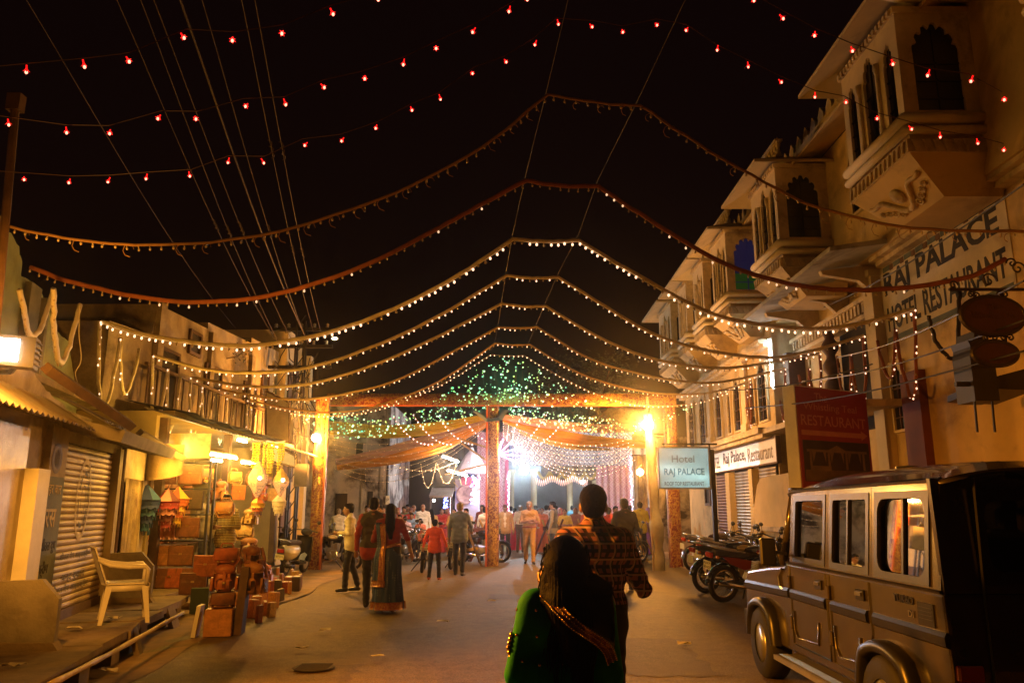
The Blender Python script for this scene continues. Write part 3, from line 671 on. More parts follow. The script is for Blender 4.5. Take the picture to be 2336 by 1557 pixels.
for (t0, t1, z, d) in ((1.9, 4.8, 3.32, -0.95), (2.7, 4.9, 2.95, -0.85)):
    g = MB(ML); g.box(t0, t1, z, z + 0.09, -1.25, d); g.build('stone_ledge', M_stone, old)
for (t0, z0, t1, z1) in ((-0.35, 3.02, 1.5, 2.62), (3.9, 2.75, 5.2, 2.45)):
    g = MB(ML); g.tube([(t0, z0, 0.12), (t1, z1, 0.55)], 0.07, 4); g.build('slanting_beam', M_wood, old)
g = MB(ML); g.prism([(-4.2, 2.56), (5.6, 2.56), (5.6, 2.62), (-4.2, 2.62)], -1.3, -0.02, 'z'); g.build('terrace', M_old, old); g = MB(ML); g.prism(crumble([(-0.6, 3.2), (0.2, 3.12), (0.9, 2.95), (1.6, 2.82)], 0.05) + [(1.6, 2.62), (-0.6, 2.62)], -0.4, -0.25, 'z'); g.build('broken_parapet', M_old, old)
# ---- raised stone platform over the drain
pf = tag(MB().build('pavement', M_stone), kind='structure')
random.seed(11); edge = [(-2.6, 0), (-1.5, 0), (-0.4, 0), (0.55, 0), (1.35, 0), (2.35, 0), (3.35, 0), (4.3, 0)]
def quad_prism(a, b, c, d, z0, z1, mat, name, parent):
    g = MB(); v = [Vector((p.x, p.y, z0)) for p in (a, b, c, d)] + [Vector((p.x, p.y, z1)) for p in (a, b, c, d)]
    g.add(v, [(3, 2, 1, 0), (4, 5, 6, 7), (0, 1, 5, 4), (1, 2, 6, 5), (2, 3, 7, 6), (3, 0, 4, 7)]); return g.build(name, mat, parent)
for i in range(len(edge) - 1):
    t0, t1 = edge[i][0] + 0.012, edge[i + 1][0] - 0.012; d1 = 0.95 + random.uniform(-0.05, 0.05); d2 = 0.95 + random.uniform(-0.05, 0.05)
    z = 0.30 + random.uniform(-0.012, 0.012)
    quad_prism(LF(t0, -0.05), LF(t1, -0.05), LF(t1, d2), LF(t0, d1), z - 0.09, z, M_stone, 'slab', pf)
for t in (-2.0, -0.9, 0.2, 0.95, 1.5, 2.9, 3.8):
    quad_prism(LF(t, 0.55), LF(t + 0.13, 0.55), LF(t + 0.2, 0.92), LF(t - 0.04, 0.9), -0.1, 0.21, M_stone, 'kerb_stone', pf)
quad_prism(LF(-2.7, -0.05), LF(4.4, -0.05), LF(4.4, 0.45), LF(-2.7, 0.45), -0.1, 0.2, M_stone, 'drain_wall', pf)
# loose tilted slabs in the open drain
for (t, d, rz, tilt) in ((0.9, 0.98, 0.3, 1.25), (2.9, 1.0, 0.1, 1.2)):
    g = MB(); g.cbox(LF(t, d, 0.1), (0.4, 0.28, 0.06), (Matrix.Rotation(rz, 3, 'Z') @ Matrix.Rotation(tilt, 3, 'Y'))); g.build('slab', M_stone, pf)
# upright concrete slabs dividing the frontages
def upright(t, d0, d1, h, label):
    o = thing('partition_slab', label, 'slab', LF(t, (d0 + d1) / 2, 0.3))
    M = frame(LF(t, d0, 0.3), N, -T); g = MB(M); w_ = d1 - d0
    g.prism([(0, 0), (w_, 0), (w_, h * 0.72), (w_ * 0.72, h), (0, h * 0.98)], -0.05, 0.05, 'z'); g.build('slab', M_conc, o)
    g = MB(M); g.prism([(-0.02, -0.0), (w_ + 0.05, 0), (w_, 0.07), (0, 0.09)], -0.09, 0.09, 'z'); g.build('mortar_foot', M_stone, o); return o
upright(-0.55, -0.02, 0.56, 0.64, 'upright concrete slab at the bottom left corner, before the shutter')
upright(3.30, 0.0, 0.62, 0.70, 'upright concrete slab behind the plastic chair')
# bamboo pole lying over the drain
bp = MB(); p0 = at(95, 1570, Z=0.36); p1 = at(418, 1396, Z=0.30); mid = at(260, 1485, Z=0.28)
pts = [p0.lerp(mid, k / 6) for k in range(6)] + [mid.lerp(p1, k / 6) for k in range(7)]
bp.tube(pts, [0.022 + (0.006 if k % 3 == 1 else 0) for k in range(13)], 8); tag(bp.build('bamboo_pole', pm('bamboo', (0.45, 0.33, 0.14), 0.6, 0.25, 5, 0.2), smooth=True), 'long bamboo pole lying across the open drain, bottom left', 'pole')
# ---- white plastic chair
def plastic_chair(loc, rz):
    o = thing('plastic_chair', 'cream moulded plastic armchair standing before the shutter', 'chair', loc, rz)
    m = pm('cream_plastic', (0.80, 0.75, 0.62), 0.4, 0.12, 3, 0.1)
    for sx in (-1, 1):
        for sy in (-1, 1):
            g = MB(); top = Vector((sx * 0.2, sy * 0.19, 0.42)); bot = Vector((sx * 0.27, sy * 0.25, 0))
            g.add([bot + Vector((a * 0.022, b * 0.022, 0)) for a, b in ((-1, -1), (1, -1), (1, 1), (-1, 1))] + [top + Vector((a * 0.034, b * 0.034, 0)) for a, b in ((-1, -1), (1, -1), (1, 1), (-1, 1))], [(3, 2, 1, 0), (4, 5, 6, 7), (0, 1, 5, 4), (1, 2, 6, 5), (2, 3, 7, 6), (3, 0, 4, 7)])
            g.build('leg', m, o, world=False)
    P = [[(-0.23 + 0.46 * j / 10, -0.22 + 0.46 * i / 10, 0.435 - 0.025 * math.sin(math.pi * j / 10) * math.sin(math.pi * i / 10) - (0.02 if i == 10 else 0)) for j in range(11)] for i in range(11)]
    g = MB(); g.grid(P, thick=-0.02); g.box(-0.23, 0.23, 0.215, 0.24, 0.36, 0.425); g.box(-0.235, -0.21, -0.22, 0.21, 0.36, 0.425); g.box(0.21, 0.235, -0.22, 0.21, 0.36, 0.425); g.build('seat', m, o, True, world=False)
    bk = MB(); P = []
    for i in range(11):
        t = i / 10; w_ = 0.2 + 0.04 * math.sin(t * 2.2); P.append([(-w_ + 2 * w_ * j / 12, -0.22 - 0.16 * t - 0.05 * (1 - ((j - 6) / 6) ** 2), 0.43 + 0.42 * t + (0.02 * (1 - ((j - 6) / 6) ** 2) if i == 10 else 0)) for j in range(13)])
    bk.grid(P, thick=0.018); bk.build('backrest', m, o, True, world=False)
    for sx in (-1, 1):
        g = MB(); g.tube([(sx * 0.23, -0.33, 0.72), (sx * 0.265, -0.2, 0.66), (sx * 0.27, 0.0, 0.635), (sx * 0.265, 0.17, 0.64), (sx * 0.25, 0.21, 0.6), (sx * 0.235, 0.2, 0.43)], [0.02, 0.028, 0.028, 0.028, 0.024, 0.024], 7, flat=1.5); g.build('armrest', m, o, True, world=False)
    return o
plastic_chair(Vector((-4.62, 9.75, 0.30)), R(-62))
# litter by the drain
M_paper = pm('litter_paper', (0.65, 0.6, 0.5), 0.8, 0.2, 5, 0.2)
random.seed(5)
for (x, y, z, lab) in ((258, 1412, 0.31, 'crumpled white wrapper under the plastic chair'), (248, 1532, 0.04, 'crumpled foil wrapper beside the drain, bottom left'), (170, 1437, 0.31, 'paper scrap on the platform before the shutter'), (30, 1522, 0.31, 'white paper scrap at the bottom left corner'), (742, 1440, 0.035, 'small paper scrap on the road left of the manhole cover'), (1010, 1420, 0.035, 'small paper scrap on the open road, centre'), (690, 1480, 0.035, 'pale wrapper on the road edge near the bags'), (1560, 1470, 0.035, 'crushed wrapper on the road before the jeep'), (1120, 1372, 0.035, 'tiny wrapper on the road beyond the green saree'), (860, 1500, 0.035, 'scrap of paper right of the manhole cover')):
    p = at(x, y, Z=z); g = MB(); P = [[(p.x + 0.05 * (i - 1.5) + random.uniform(-.015, .015), p.y + 0.03 * (j - 1.5), p.z + 0.012 + random.uniform(0, 0.03)) for j in range(4)] for i in range(4)]
    g.grid(P, thick=0.002); tag(g.build('wrapper', M_paper), lab, 'litter')
# ---- flood lamp on the far left
fl = thing('flood_lamp', 'glaring box flood lamp on an arm from the ruined wall, left edge', 'lamp', (-3.6, 5.5, 2.7))
pc = at(32, 800, Y=5.5); Mf = frame(pc, Vector((0.94, 0.34, 0)), Vector((0.34, -0.94, 0)))
g = MB(Mf); g.prism([(-0.15, -0.10), (0.13, -0.115), (0.13, 0.11), (-0.15, 0.12)], -0.16, 0.0, 'z'); ho_ = g.build('housing', M_black, fl)
g = MB(Mf)
for k in range(5): g.box(0.132, 0.15, -0.09 + 0.04 * k, -0.08 + 0.04 * k, -0.15, -0.01)
g.build('cooling_fin', M_black, ho_)
g = MB(Mf); g.box(-0.14, 0.03, -0.075, 0.085, 0.004, 0.02); g.build('lamp_glass', em('flood_glow', (1, 0.9, 0.72), 40), fl)
wp_ = LF(-1.6, -0.02, 2.75); MB().tube([pc + Vector((0, 0.08, -0.06)), pc + Vector((-0.2, 0.3, -0.1)), wp_], 0.022, 6).build('arm', M_black, fl)
# rusty pipe mast rising from the ruined wall
ms = thing('pipe_mast', 'reddish pipe mast with square head rising at the far left edge', 'mast', LF(-0.9, 0.1, 2.7))
p1 = at(36, 235, Y=7.3); p0 = at(2, 620, Y=7.3); MB().tube([p0 - (p1 - p0) * 0.6, p1], 0.04, 8).build('pipe', M_wood, ms); MB().cbox(p1, (0.14, 0.1, 0.18)).build('head_box', M_wood, ms)
# ------------------------------------------------------------------ left buildings further along
M_ply = pm('pale_board', (0.50, 0.50, 0.36), 0.7, 0.15, 2, 0.2, stain=(0.3, 0.26, 0.17), sscale=1.5)
mid = thing('upper_house', 'tall pale house with sloping parapet and dark balcony above the leather shop', 'building', (-6.9, 18, 0))
g = MB(); g.prism([(13.2, 3.3), (23.0, 3.3), (23.0, 6.2), (20.5, 6.1), (20.5, 5.95), (17.5, 5.8), (17.5, 5.65), (14.9, 5.55), (14.8, 4.9), (13.2, 4.8)], -9.5, -7.0, 'x'); g.build('wall', M_old, mid)
g = MB(); g.box(-9.5, -8.6, 12.9, 23.0, 0, 3.3); g.build('back_wall', M_old, mid)
for (y, z, w_, h) in ((15.6, 3.6, 0.8, 1.1), (18.0, 3.6, 0.9, 1.2), (20.6, 3.6, 0.9, 1.2), (16.8, 4.95, 0.5, 0.4), (21.8, 4.6, 0.5, 0.7)):
    f = MB(frame((-7.0, y, z), (0, 1, 0), (1, 0, 0))); f.plate(-w_ / 2 - 0.07, w_ / 2 + 0.07, -0.07, h + 0.07, [(-w_ / 2, 0), (0, 0), (w_ / 2, 0), (w_ / 2, h / 2), (w_ / 2, h), (0, h), (-w_ / 2, h), (-w_ / 2, h / 2)], 0.003, 0.06); fo = f.build('window', M_wood, mid)
    MB(f.xf).box(-w_ / 2, w_ / 2, 0, h, 0.005, 0.02).build('pane', M_dark, fo)
g = MB(); g.box(-7.0, -6.72, 14.2, 22.0, 3.38, 3.5); g.build('balcony_floor', M_stone, mid)
for k in range(20):
    g = MB(); y = 14.3 + k * 0.4; g.box(-6.78, -6.75, y, y + 0.03, 3.5, 4.2); g.build('baluster', M_wood, mid)
g = MB(); g.box(-6.80, -6.73, 14.2, 22.0, 4.2, 4.26); g.build('handrail', M_wood, mid)
for y in (14.9, 17.6, 20.4):
    g = MB(); g.box(-7.0, -6.9, y, y + 0.25, 3.5, 5.6); g.build('pier', M_old, mid)
# stray weeds growing from the wall
wd_ = MB(); random.seed(2)
for k in range(60):
    a = random.uniform(0, 6.28); p = Vector((-6.85 + random.uniform(0, 0.35), 19.0 + random.uniform(-0.35, 0.35), 5.35 + random.uniform(-0.25, 0.3))); q = p + Vector((math.cos(a) * 0.07, math.sin(a) * 0.07, random.uniform(-0.05, 0.06)))
    s_ = Vector((-math.sin(a), math.cos(a), 0.3)) * 0.03; wd_.add([p, (p + q) / 2 + s_, q, (p + q) / 2 - s_], [(0, 1, 2, 3)])
wt = thing('wall_weed', 'small leafy weed sprouting from the pale house wall', 'plant', (-6.95, 19, 5.2)); wd_.build('leaves', pm('weed_leaf', (0.05, 0.06, 0.02), 0.7, 0.3, 5, 0), wt)
MB().tube([(-7.0, 18.8, 5.2), (-6.8, 19.0, 5.3), (-6.65, 19.1, 5.5)], 0.015, 5).build('stem', M_wood, wt)
# tall narrow building and pale boards just before the gate
tn = thing('narrow_house', 'narrow pale house with brown shutters standing left of the gate post', 'building', (-7, 23.5, 0))
g = MB(); g.box(-10, -6.75, 23.0, 24.6, 0, 6.9); g.box(-10, -6.45, 24.6, 24.9, 0, 6.4); g.build('wall', M_plaster2, tn)
for z in (0.3, 2.4, 4.4):
    g = MB(); g.box(-6.75, -6.7, 23.2, 24.2, z, z + 1.5); g.build('shutter', M_wood, tn)
for (x0, x1, y0, y1, Yd, lab) in ((606, 660, 890, 1010, 20.6, 'tilted pale green board hung high beside the utility pole'), (618, 672, 1010, 1065, 20.4, 'small pale board below the tilted board by the pole')):
    o = thing('hanging_board', lab, 'board', at((x0 + x1) / 2, y1, Y=Yd)); a = [at(x0, y0, Y=Yd), at(x1, y0 + 28, Y=Yd), at(x1, y1, Y=Yd), at(x0, y1 - 14, Y=Yd)]
    g = MB(); g.add(a + [p + Vector((0, 0.05, 0)) for p in a], [(3, 2, 1, 0), (4, 5, 6, 7), (0, 1, 5, 4), (1, 2, 6, 5), (2, 3, 7, 6), (3, 0, 4, 7)]); g.build('board', M_ply, o)
    g = MB(); g.tube([a[0], a[1], a[2], a[3], a[0]], 0.03, 4); g.build('frame', M_wood, o)
# utility pole with tangled cables
up = thing('utility_pole', 'dark lattice utility pole tangled with cables left of the gate', 'pole', (-6.2, 21.6, 0))
px_ = -6.05; py_ = 21.9
g = MB()
for dx in (-0.12, 0.12):
    for dy in (-0.1, 0.1): g.box(px_ + dx - 0.025, px_ + dx + 0.025, py_ + dy - 0.025, py_ + dy + 0.025, 0, 6.9)
for k in range(17): z = 0.3 + k * 0.4; g.tube([(px_ - 0.12, py_ - 0.1, z), (px_ + 0.12, py_ - 0.1, z + 0.35)], 0.015, 4)
g.build('lattice_post', M_black, up)
for z in (6.6, 6.1, 5.5):
    g = MB(); g.box(px_ - 0.9, px_ + 0.9, py_ - 0.06, py_ + 0.04, z, z + 0.09); cr = g.build('cross_arm', M_black, up)
    for k in range(5):
        g = MB(); g.lathe([(0.02, 0), (0.05, 0.03), (0.03, 0.06), (0.05, 0.1), (0.02, 0.14)], 8, (px_ - 0.75 + 0.37 * k, py_, z + 0.09)); g.build('insulator', M_board, cr, True)
g = MB(); g.box(px_ + 0.1, px_ + 0.45, py_ - 0.3, py_ - 0.1, 2.2, 2.8); g.build('meter_box', M_conc, up)
random.seed(9); g = MB()
for k in range(26):
    p = Vector((px_ + random.uniform(-.35, .35), py_ - 0.15 + random.uniform(-.2, .1), random.uniform(3.4, 6.6))); q = p + Vector((random.uniform(-.9, .7), random.uniform(-.2, .2), random.uniform(-1.2, .5))); m_ = (p + q) / 2 + Vector((random.uniform(-.3, .3), 0, -random.uniform(.1, .6)))
    g.tube([p, p.lerp(m_, .5) + Vector((random.uniform(-.1, .1), 0, -.1)), m_, m_.lerp(q, .5) + Vector((0, 0, -.1)), q], 0.014, 4)
tag(g.build('cable_tangle', M_black, up), kind='stuff')
g = MB(); g.tube([(px_, py_, 6.3), (px_ + 0.6, py_ - 0.1, 6.45), (px_ + 0.95, py_ - 0.1, 6.4)], 0.02, 5); g.build('lamp_arm', M_black, up); g = MB(); g.ell((px_ + 0.98, py_ - 0.1, 6.36), (0.09, 0.05, 0.04), 8, 6); g.build('street_lamp_head', em('small_lamp', (1, 0.8, 0.4), 10), up)
# overhead service wires running up the street, each its own
M_wire = pm('wire_copper_brown', (0.055, 0.03, 0.012), 0.6, 0.2, 4, 0)
wires = [((62, 0), (540, 752)), ((268, 0), (625, 770)), ((322, 0), (640, 790)), ((352, 0), (668, 780)), ((412, 0), (700, 775)), ((462, 0), (705, 790)), ((552, 0), (716, 760)), ((582, 0), (735, 770))]
kn = {1: (447, 352), 2: (437, 255), 3: (447, 350), 5: (535, 290), 6: (621, 375), 7: (626, 268), 4: None, 0: None}
nm = ['leftmost thin overhead wire crossing the black sky', 'second overhead wire from the left in the night sky', 'third overhead wire from the left in the night sky', 'fourth overhead wire from the left in the night sky', 'thick brown overhead cable, fifth from the left', 'sixth overhead wire with long spiral splice', 'seventh overhead wire with two knotted splices', 'rightmost overhead wire of the left bundle with splice']
for i, (a, b_) in enumerate(wires):
    pa = at(a[0], a[1], Z=7.6); pb = at(b_[0], b_[1], Y=22.0); d = (pa - pb); pe = pa + d.normalized() * 7
    o = thing('overhead_wire', nm[i], 'wire', pb, 0, 'service wires along the left side'); g = MB(); r_ = 0.014 if i == 4 else 0.0065
    pts = [pb.lerp(pe, k / 16) - Vector((0, 0, 0.25 * math.sin(math.pi * min(1, (k / 16) * (pb - pe).length / (pb - pa).length)))) * (0 if k / 16 * (pb - pe).length > (pb - pa).length else 1) for k in range(17)]
    g.tube(pts, r_, 5); g.build('wire', M_wire, o)
    for t in ((0.42,) if i in (1, 2, 3, 5) else ((0.36, 0.5) if i in (6, 7) else ())):
        j = int(t * 16); p = pts[j]; q = pts[j + 1]; g = MB(); dd = (q - p).normalized(); s1 = dd.orthogonal().normalized(); s2 = dd.cross(s1)
        g.tube([p + dd * (0.035 * k) + (s1 * math.cos(k * 1.3) + s2 * math.sin(k * 1.3)) * 0.028 for k in range(16)], 0.009, 4); g.build('splice', M_wire, o)
# ------------------------------------------------------------------ leather shop
M_lea = [pm('leather_%d' % i, c, 0.5, 0.35, 7, 0.5, stain=tuple(k * 0.4 for k in c), sscale=5, fine=30) for i, c in enumerate([(0.44, 0.13, 0.03), (0.28, 0.10, 0.03), (0.48, 0.21, 0.06), (0.19, 0.07, 0.025), (0.56, 0.34, 0.10), (0.06, 0.035, 0.022), (0.40, 0.10, 0.028)])]
M_brass = pm('brass', (0.6, 0.42, 0.16), 0.3, 0.1, 5, 0, metal=1.0)
shop = thing('leather_shop', 'brightly lit open shop front crammed with leather goods', 'shop', (-6.3, 17.5, 0))
M_shopw = pm('shop_wall_yellow', (0.36, 0.27, 0.11), 0.8, 0.2, 2, 0.2)
g = MB(); g.box(-8.6, -8.5, 13.6, 21.2, 0.25, 3.2); g.build('back_wall', M_shopw, shop)
g = MB(); g.box(-8.5, -6.2, 13.6, 13.72, 0.25, 3.2); g.build('side_wall', M_shopw, shop)
g = MB(); g.box(-8.5, -6.2, 21.1, 21.22, 0.25, 3.2); g.build('side_wall', M_shopw, shop)
g = MB(); g.box(-8.5, -5.9, 13.6, 21.2, 3.2, 3.28); g.build('ceiling', M_shopw, shop)
g = MB(); g.box(-8.6, -5.55, 13.0, 19.2, -0.05, 0.25); g.box(-5.55, -5.2, 13.2, 18.6, -0.05, 0.12); g.build('plinth', M_stone, shop)
for y in (14.0, 17.2, 20.9):
    g = MB(); g.box(-6.32, -6.18, y, y + 0.12, 0.25, 3.2); g.build('post', M_wood, shop)
corrugated([(-6.4, 13.5, 3.32), (-6.4, 21.4, 3.32), (-5.25, 21.4, 2.98), (-5.25, 13.5, 2.98)], 44, 0.018, M_tin, 'tin_awning', shop)
g = MB(); P = [[(-6.9 + 1.3 * i / 6, 13.8 + 5.6 * j / 14, 3.5 - 0.25 * i / 6 - 0.10 * math.sin(j * 0.9) ** 2 * i / 6) for j in range(15)] for i in range(7)]; g.grid(P, thick=0.01); g.build('blue_tarpaulin', pm('blue_tarp', (0.04, 0.06, 0.13), 0.6, 0.3, 2, 0.3), shop, True)
# shelves on the back wall with hanging bags
bag_meshes = {}
def bag_mesh(kind, mi):
    if (kind, mi) in bag_meshes: return bag_meshes[(kind, mi)]
    g = MB()
    if kind == 'satchel':
        g.rbox((0, 0, 0), (0.34, 0.13, 0.27), None, 0, 0.75); g.rbox((0, 0.062, 0.035), (0.345, 0.03, 0.19), None, 0, 0.8); g.tube([(-0.17, 0.02, 0.08), (-0.2, 0.06, -0.05), (-0.12, 0.09, -0.16), (0.1, 0.09, -0.15), (0.19, 0.05, -0.03), (0.17, 0.02, 0.09)], 0.009, 5); g.box(-0.12, -0.09, 0.06, 0.072, -0.1, 0.1); g.box(0.09, 0.12, 0.06, 0.072, -0.1, 0.1)
        g.cbox((-0.105, 0.074, -0.07), (0.04, 0.01, 0.03), None, 1); g.cbox((0.105, 0.074, -0.07), (0.04, 0.01, 0.03), None, 1); g.tube([(-0.1, 0, 0.135), (-0.07, 0, 0.2), (0.07, 0, 0.2), (0.1, 0, 0.135)], 0.012, 5)
    elif kind == 'folio':
        g.rbox((0, 0, 0), (0.42, 0.05, 0.34), None, 0, 0.4); g.rbox((0, 0.03, -0.06), (0.36, 0.012, 0.18), None, 0, 0.4); g.cbox((0, 0.04, 0.03), (0.05, 0.01, 0.03), None, 1)
    elif kind == 'pack':
        g.rbox((0, 0, -0.02), (0.32, 0.19, 0.36), None, 0, 0.85); g.ell((0, 0, 0.13), (0.155, 0.095, 0.09), 10, 6); g.rbox((0, 0.10, -0.08), (0.23, 0.09, 0.19), None, 0, 0.8); g.ell((0, 0.05, 0.14), (0.165, 0.085, 0.085), 10, 6); g.box(-0.025, 0.025, 0.137, 0.147, -0.12, 0.12); g.cbox((0, 0.15, -0.05), (0.05, 0.012, 0.04), None, 1)
        for s_ in (-1, 1): g.rbox((s_ * 0.18, 0, -0.08), (0.06, 0.12, 0.2), None, 0, 0.5); g.tube([(s_ * 0.09, -0.09, 0.18), (s_ * 0.11, -0.14, 0.0), (s_ * 0.1, -0.1, -0.18)], 0.018, 5, 0, True, 1.8)
        g.tube([(-0.05, 0, 0.2), (-0.03, 0, 0.25), (0.03, 0, 0.25), (0.05, 0, 0.2)], 0.012, 5)
    o = g.build('bag', [M_lea[mi], M_brass], smooth=(kind != 'folio')); m = o.data; bpy.data.objects.remove(o); bag_meshes[(kind, mi)] = m; return m
random.seed(21); nb = 0
ordw = ['first', 'second', 'third', 'fourth', 'fifth', 'sixth', 'seventh', 'eighth', 'ninth', 'tenth']
coln = ['rust brown', 'dark brown', 'tan', 'deep brown', 'honey yellow', 'black', 'red brown']
def bag(kind, mi, loc, rz, label, s=1.0, tilt=0, group='leather bags on sale'):
    rz += random.uniform(-.16, .16); tilt += random.uniform(-.07, .07); o = instance(bag_mesh(kind, mi), {'satchel': 'leather_satchel', 'folio': 'leather_folio', 'pack': 'leather_backpack'}[kind], None, loc, (tilt, 0, rz), (s, s, s)); return tag(o, label, 'bag', group)
for row, z in enumerate((1.0, 1.5, 2.0, 2.5)):
    for k in range(9):
        y = 14.3 + k * 0.75 + random.uniform(-.08, .08); kd = random.choice(['satchel', 'folio', 'pack']); mi = random.choice([0, 1, 2, 4, 6, 2])
        bag(kd, mi, (-8.3, y, z), -math.pi / 2, 'leather bag in row %s from the floor, %s from the front, shop back wall' % (ordw[row], ordw[k]), 1.1, group='bags along the shop back wall')
for z in (0.78, 1.28, 1.78, 2.28):
    g = MB(); g.box(-8.5, -8.1, 13.8, 21.0, z - 0.03, z); g.build('shelf', M_wood, shop)
# black display rack facing the street's near end
rk = thing('display_rack', 'black metal rack of flat leather cases beside the lanterns', 'rack', (-5.9, 14.25, 0.25))
g = MB()
for x in (-6.45, -5.42):
    for y in (14.2, 14.45): g.box(x - 0.02, x + 0.02, y - 0.02, y + 0.02, 0.25, 2.45)
g.build('upright', M_black, rk)
for z in (0.55, 1.05, 1.5, 1.95, 2.42): MB().box(-6.45, -5.42, 14.18, 14.47, z - 0.012, z + 0.012).build('shelf', M_black, rk)
q = 0
for (z, its) in ((1.28, ((-6.15, 0), (-5.72, 3))), (1.75, ((-6.12, 1), (-5.7, 5))), (2.2, ((-6.2, 3), (-5.75, 1))), (0.8, ((-6.2, 2), (-5.8, 3))), (0.42, ((-6.2, 3), (-5.95, 6), (-5.65, 3)))):
    for (x, mi) in its:
        bag('folio', mi, (x, 14.14, z), math.pi, '%s leather case on the black rack, %s from the bottom %s' % (coln[mi], ordw[[0.42, 0.8, 1.28, 1.75, 2.2].index(z)], 'left' if x < -6.0 else ('right' if x > -5.9 else 'middle')), 1.0, 0, 'leather cases on the black rack')
bag('satchel', 2, at(515, 1160, Y=14.3), math.pi, 'tan satchel hanging before the face of the man in yellow checks', 0.95)
for k in range(8):
    mi = [2, 1, 4, 0, 2, 6, 1, 4][k]; bag(['satchel', 'pack', 'satchel', 'folio'][k % 4], mi, (-6.02 + 0.05 * (k % 3), 15.6 + 0.62 * k, 2.25 - 0.3 * (k % 2)), -math.pi / 2 - 0.5, '%s leather bag hung under the awning edge, %s from the near end' % (coln[mi], ordw[k]), 0.95, 0, 'bags hung under the awning')
# posters over the rack
g = MB(); g.box(-6.5, -5.5, 14.3, 14.33, 2.5, 2.95); tag(g.build('poster', pm('parchment_poster', (0.62, 0.48, 0.2), 0.8, 0.35, 3, 0.1, stain=(0.3, 0.17, 0.06), sscale=3)), 'yellowed picture poster above the black leather rack', 'poster')
# hanging dry bag under the canopy
g = MB(); p = at(350, 1050, Y=13.4); P = [[(p.x - 0.45 + 0.9 * j / 10, p.y + 0.15 * math.sin(j * 0.8), p.z + 0.28 - 0.5 * i / 8 - 0.12 * math.sin(math.pi * j / 10) * i / 8) for j in range(11)] for i in range(9)]; g.grid(P, thick=0.03)
tag(g.build('rolled_awning', pm('sacking', (0.28, 0.19, 0.09), 0.95, 0.35, 3, 0.5), smooth=True), 'rolled brown sacking awning hung above the blue lantern', 'awning')
# tubes of the shop
TUBEM = em('tube_warm', (1.0, 0.82, 0.45), 40)
def tubelamp(a, b, label, group='shop tube lamps'):
    o = thing('tube_lamp', label, 'lamp', (a + b) / 2, 0, group); g = MB(); g.cyl(a, b, 0.022, 8); g.build('tube', TUBEM, o); up_ = Vector((-0.02, 0, 0.05)); g = MB(); g.tube([a + up_, b + up_], 0.03, 4); g.build('fitting', M_board, o)
    return o
tubelamp(at(384, 1021, X=-6.05), at(540, 1045, X=-6.05), 'long glowing tube lamp along the edge of the leather shop awning')
tubelamp(at(482, 1050, X=-6.9), at(523, 1053, X=-6.9), 'short glowing tube inside the shop behind the long tube')
tubelamp(at(551, 1054, X=-6.4), at(583, 1058, X=-6.4), 'glowing tube lamp inside the shop above the paper lanterns')
tubelamp(at(608, 1009, X=-5.9), at(634, 1018, X=-5.9), 'short tube lamp above the yellow flower garlands')
tubelamp(at(542, 1003, X=-6.3), at(562, 1008, X=-6.3), 'small tube lamp under the tarpaulin right of the long tube')
for (x, y, X) in ((440, 1040, -5.35), (540, 1050, -5.5), (612, 1035, -5.3)):
    p = at(x, y, X=X); lamp('shop_lamp', p, 135, SHOPW, 0.25, shop)
# ---- cloth lanterns
def cone_lantern(loc, s, cols, label, tiers=3, group='cloth lanterns hung at the shop'):
    o = thing('cloth_lantern', label, 'lantern', loc, random.uniform(0, 1), group); n = 6
    mats = [pm('lcloth_%g_%g_%g' % c, c, 0.85, 0.25, 6, 0.3) for c in cols]
    g = MB(); r = 0.25 * s
    top = (0, 0, 0)
    for k in range(n):
        a0, a1 = 2 * math.pi * k / n, 2 * math.pi * (k + 1) / n
        g.add([top, (r * math.cos(a0), r * math.sin(a0), -0.27 * s), (r * math.cos(a1), r * math.sin(a1), -0.27 * s)], [(0, 1, 2)], k % len(cols))
    g.build('cone_top', mats, o, world=False); z = -0.27 * s; rr = r * 0.93
    for t in range(tiers):
        g = MB(); h = 0.13 * s; ns = 18
        P = [[(rr * (1 - 0.03 * i) * math.cos(2 * math.pi * j / ns) * (1 + 0.03 * math.sin(j * 3)), rr * (1 - 0.03 * i) * math.sin(2 * math.pi * j / ns) * (1 + 0.03 * math.sin(j * 3)), z - h * i / 3 - (0.03 * s * (j % 2) if i == 3 else 0)) for j in range(ns + 1)] for i in range(4)]
        g.grid(P, t % len(cols), 0.004); g.build('fringe_tier', mats, o, True, world=False)
        g = MB()
        for j in range(9): a = 2 * math.pi * j / 9; g.tube([(rr * math.cos(a), rr * math.sin(a), z - h), (rr * 0.95 * math.cos(a), rr * 0.95 * math.sin(a), z - h - 0.09 * s)], 0.008 * s, 4, (t + j) % len(cols)); g.octa((rr * math.cos(a + .3) * 1.01, rr * math.sin(a + .3) * 1.01, z - h * 0.5), 0.014 * s, (t + 1) % len(cols))
        tag(g.build('tassels', mats, o, world=False), kind='stuff'); z -= h * 0.95; rr *= 0.76
    MB().tube([(0, 0, 0), (0, 0, 0.4 * s)], 0.004, 4).build('cord', M_wood, o, world=False); return o
cone_lantern(at(337, 1103, Y=13.4), 0.98, [(0.012, 0.03, 0.15), (0.015, 0.07, 0.16)], 'deep blue cloth lantern with fringed tiers hanging left of the rack', 4)
cone_lantern(at(385, 1112, Y=13.7), 0.85, [(0.24, 0.02, 0.025), (0.5, 0.22, 0.2), (0.10, 0.02, 0.02)], 'red and pink cloth lantern hanging just right of the blue one', 4)
cone_lantern(at(408, 1108, Y=14.0), 0.82, [(0.42, 0.10, 0.03), (0.65, 0.40, 0.05)], 'orange and yellow cloth lantern nearest the black rack', 4)
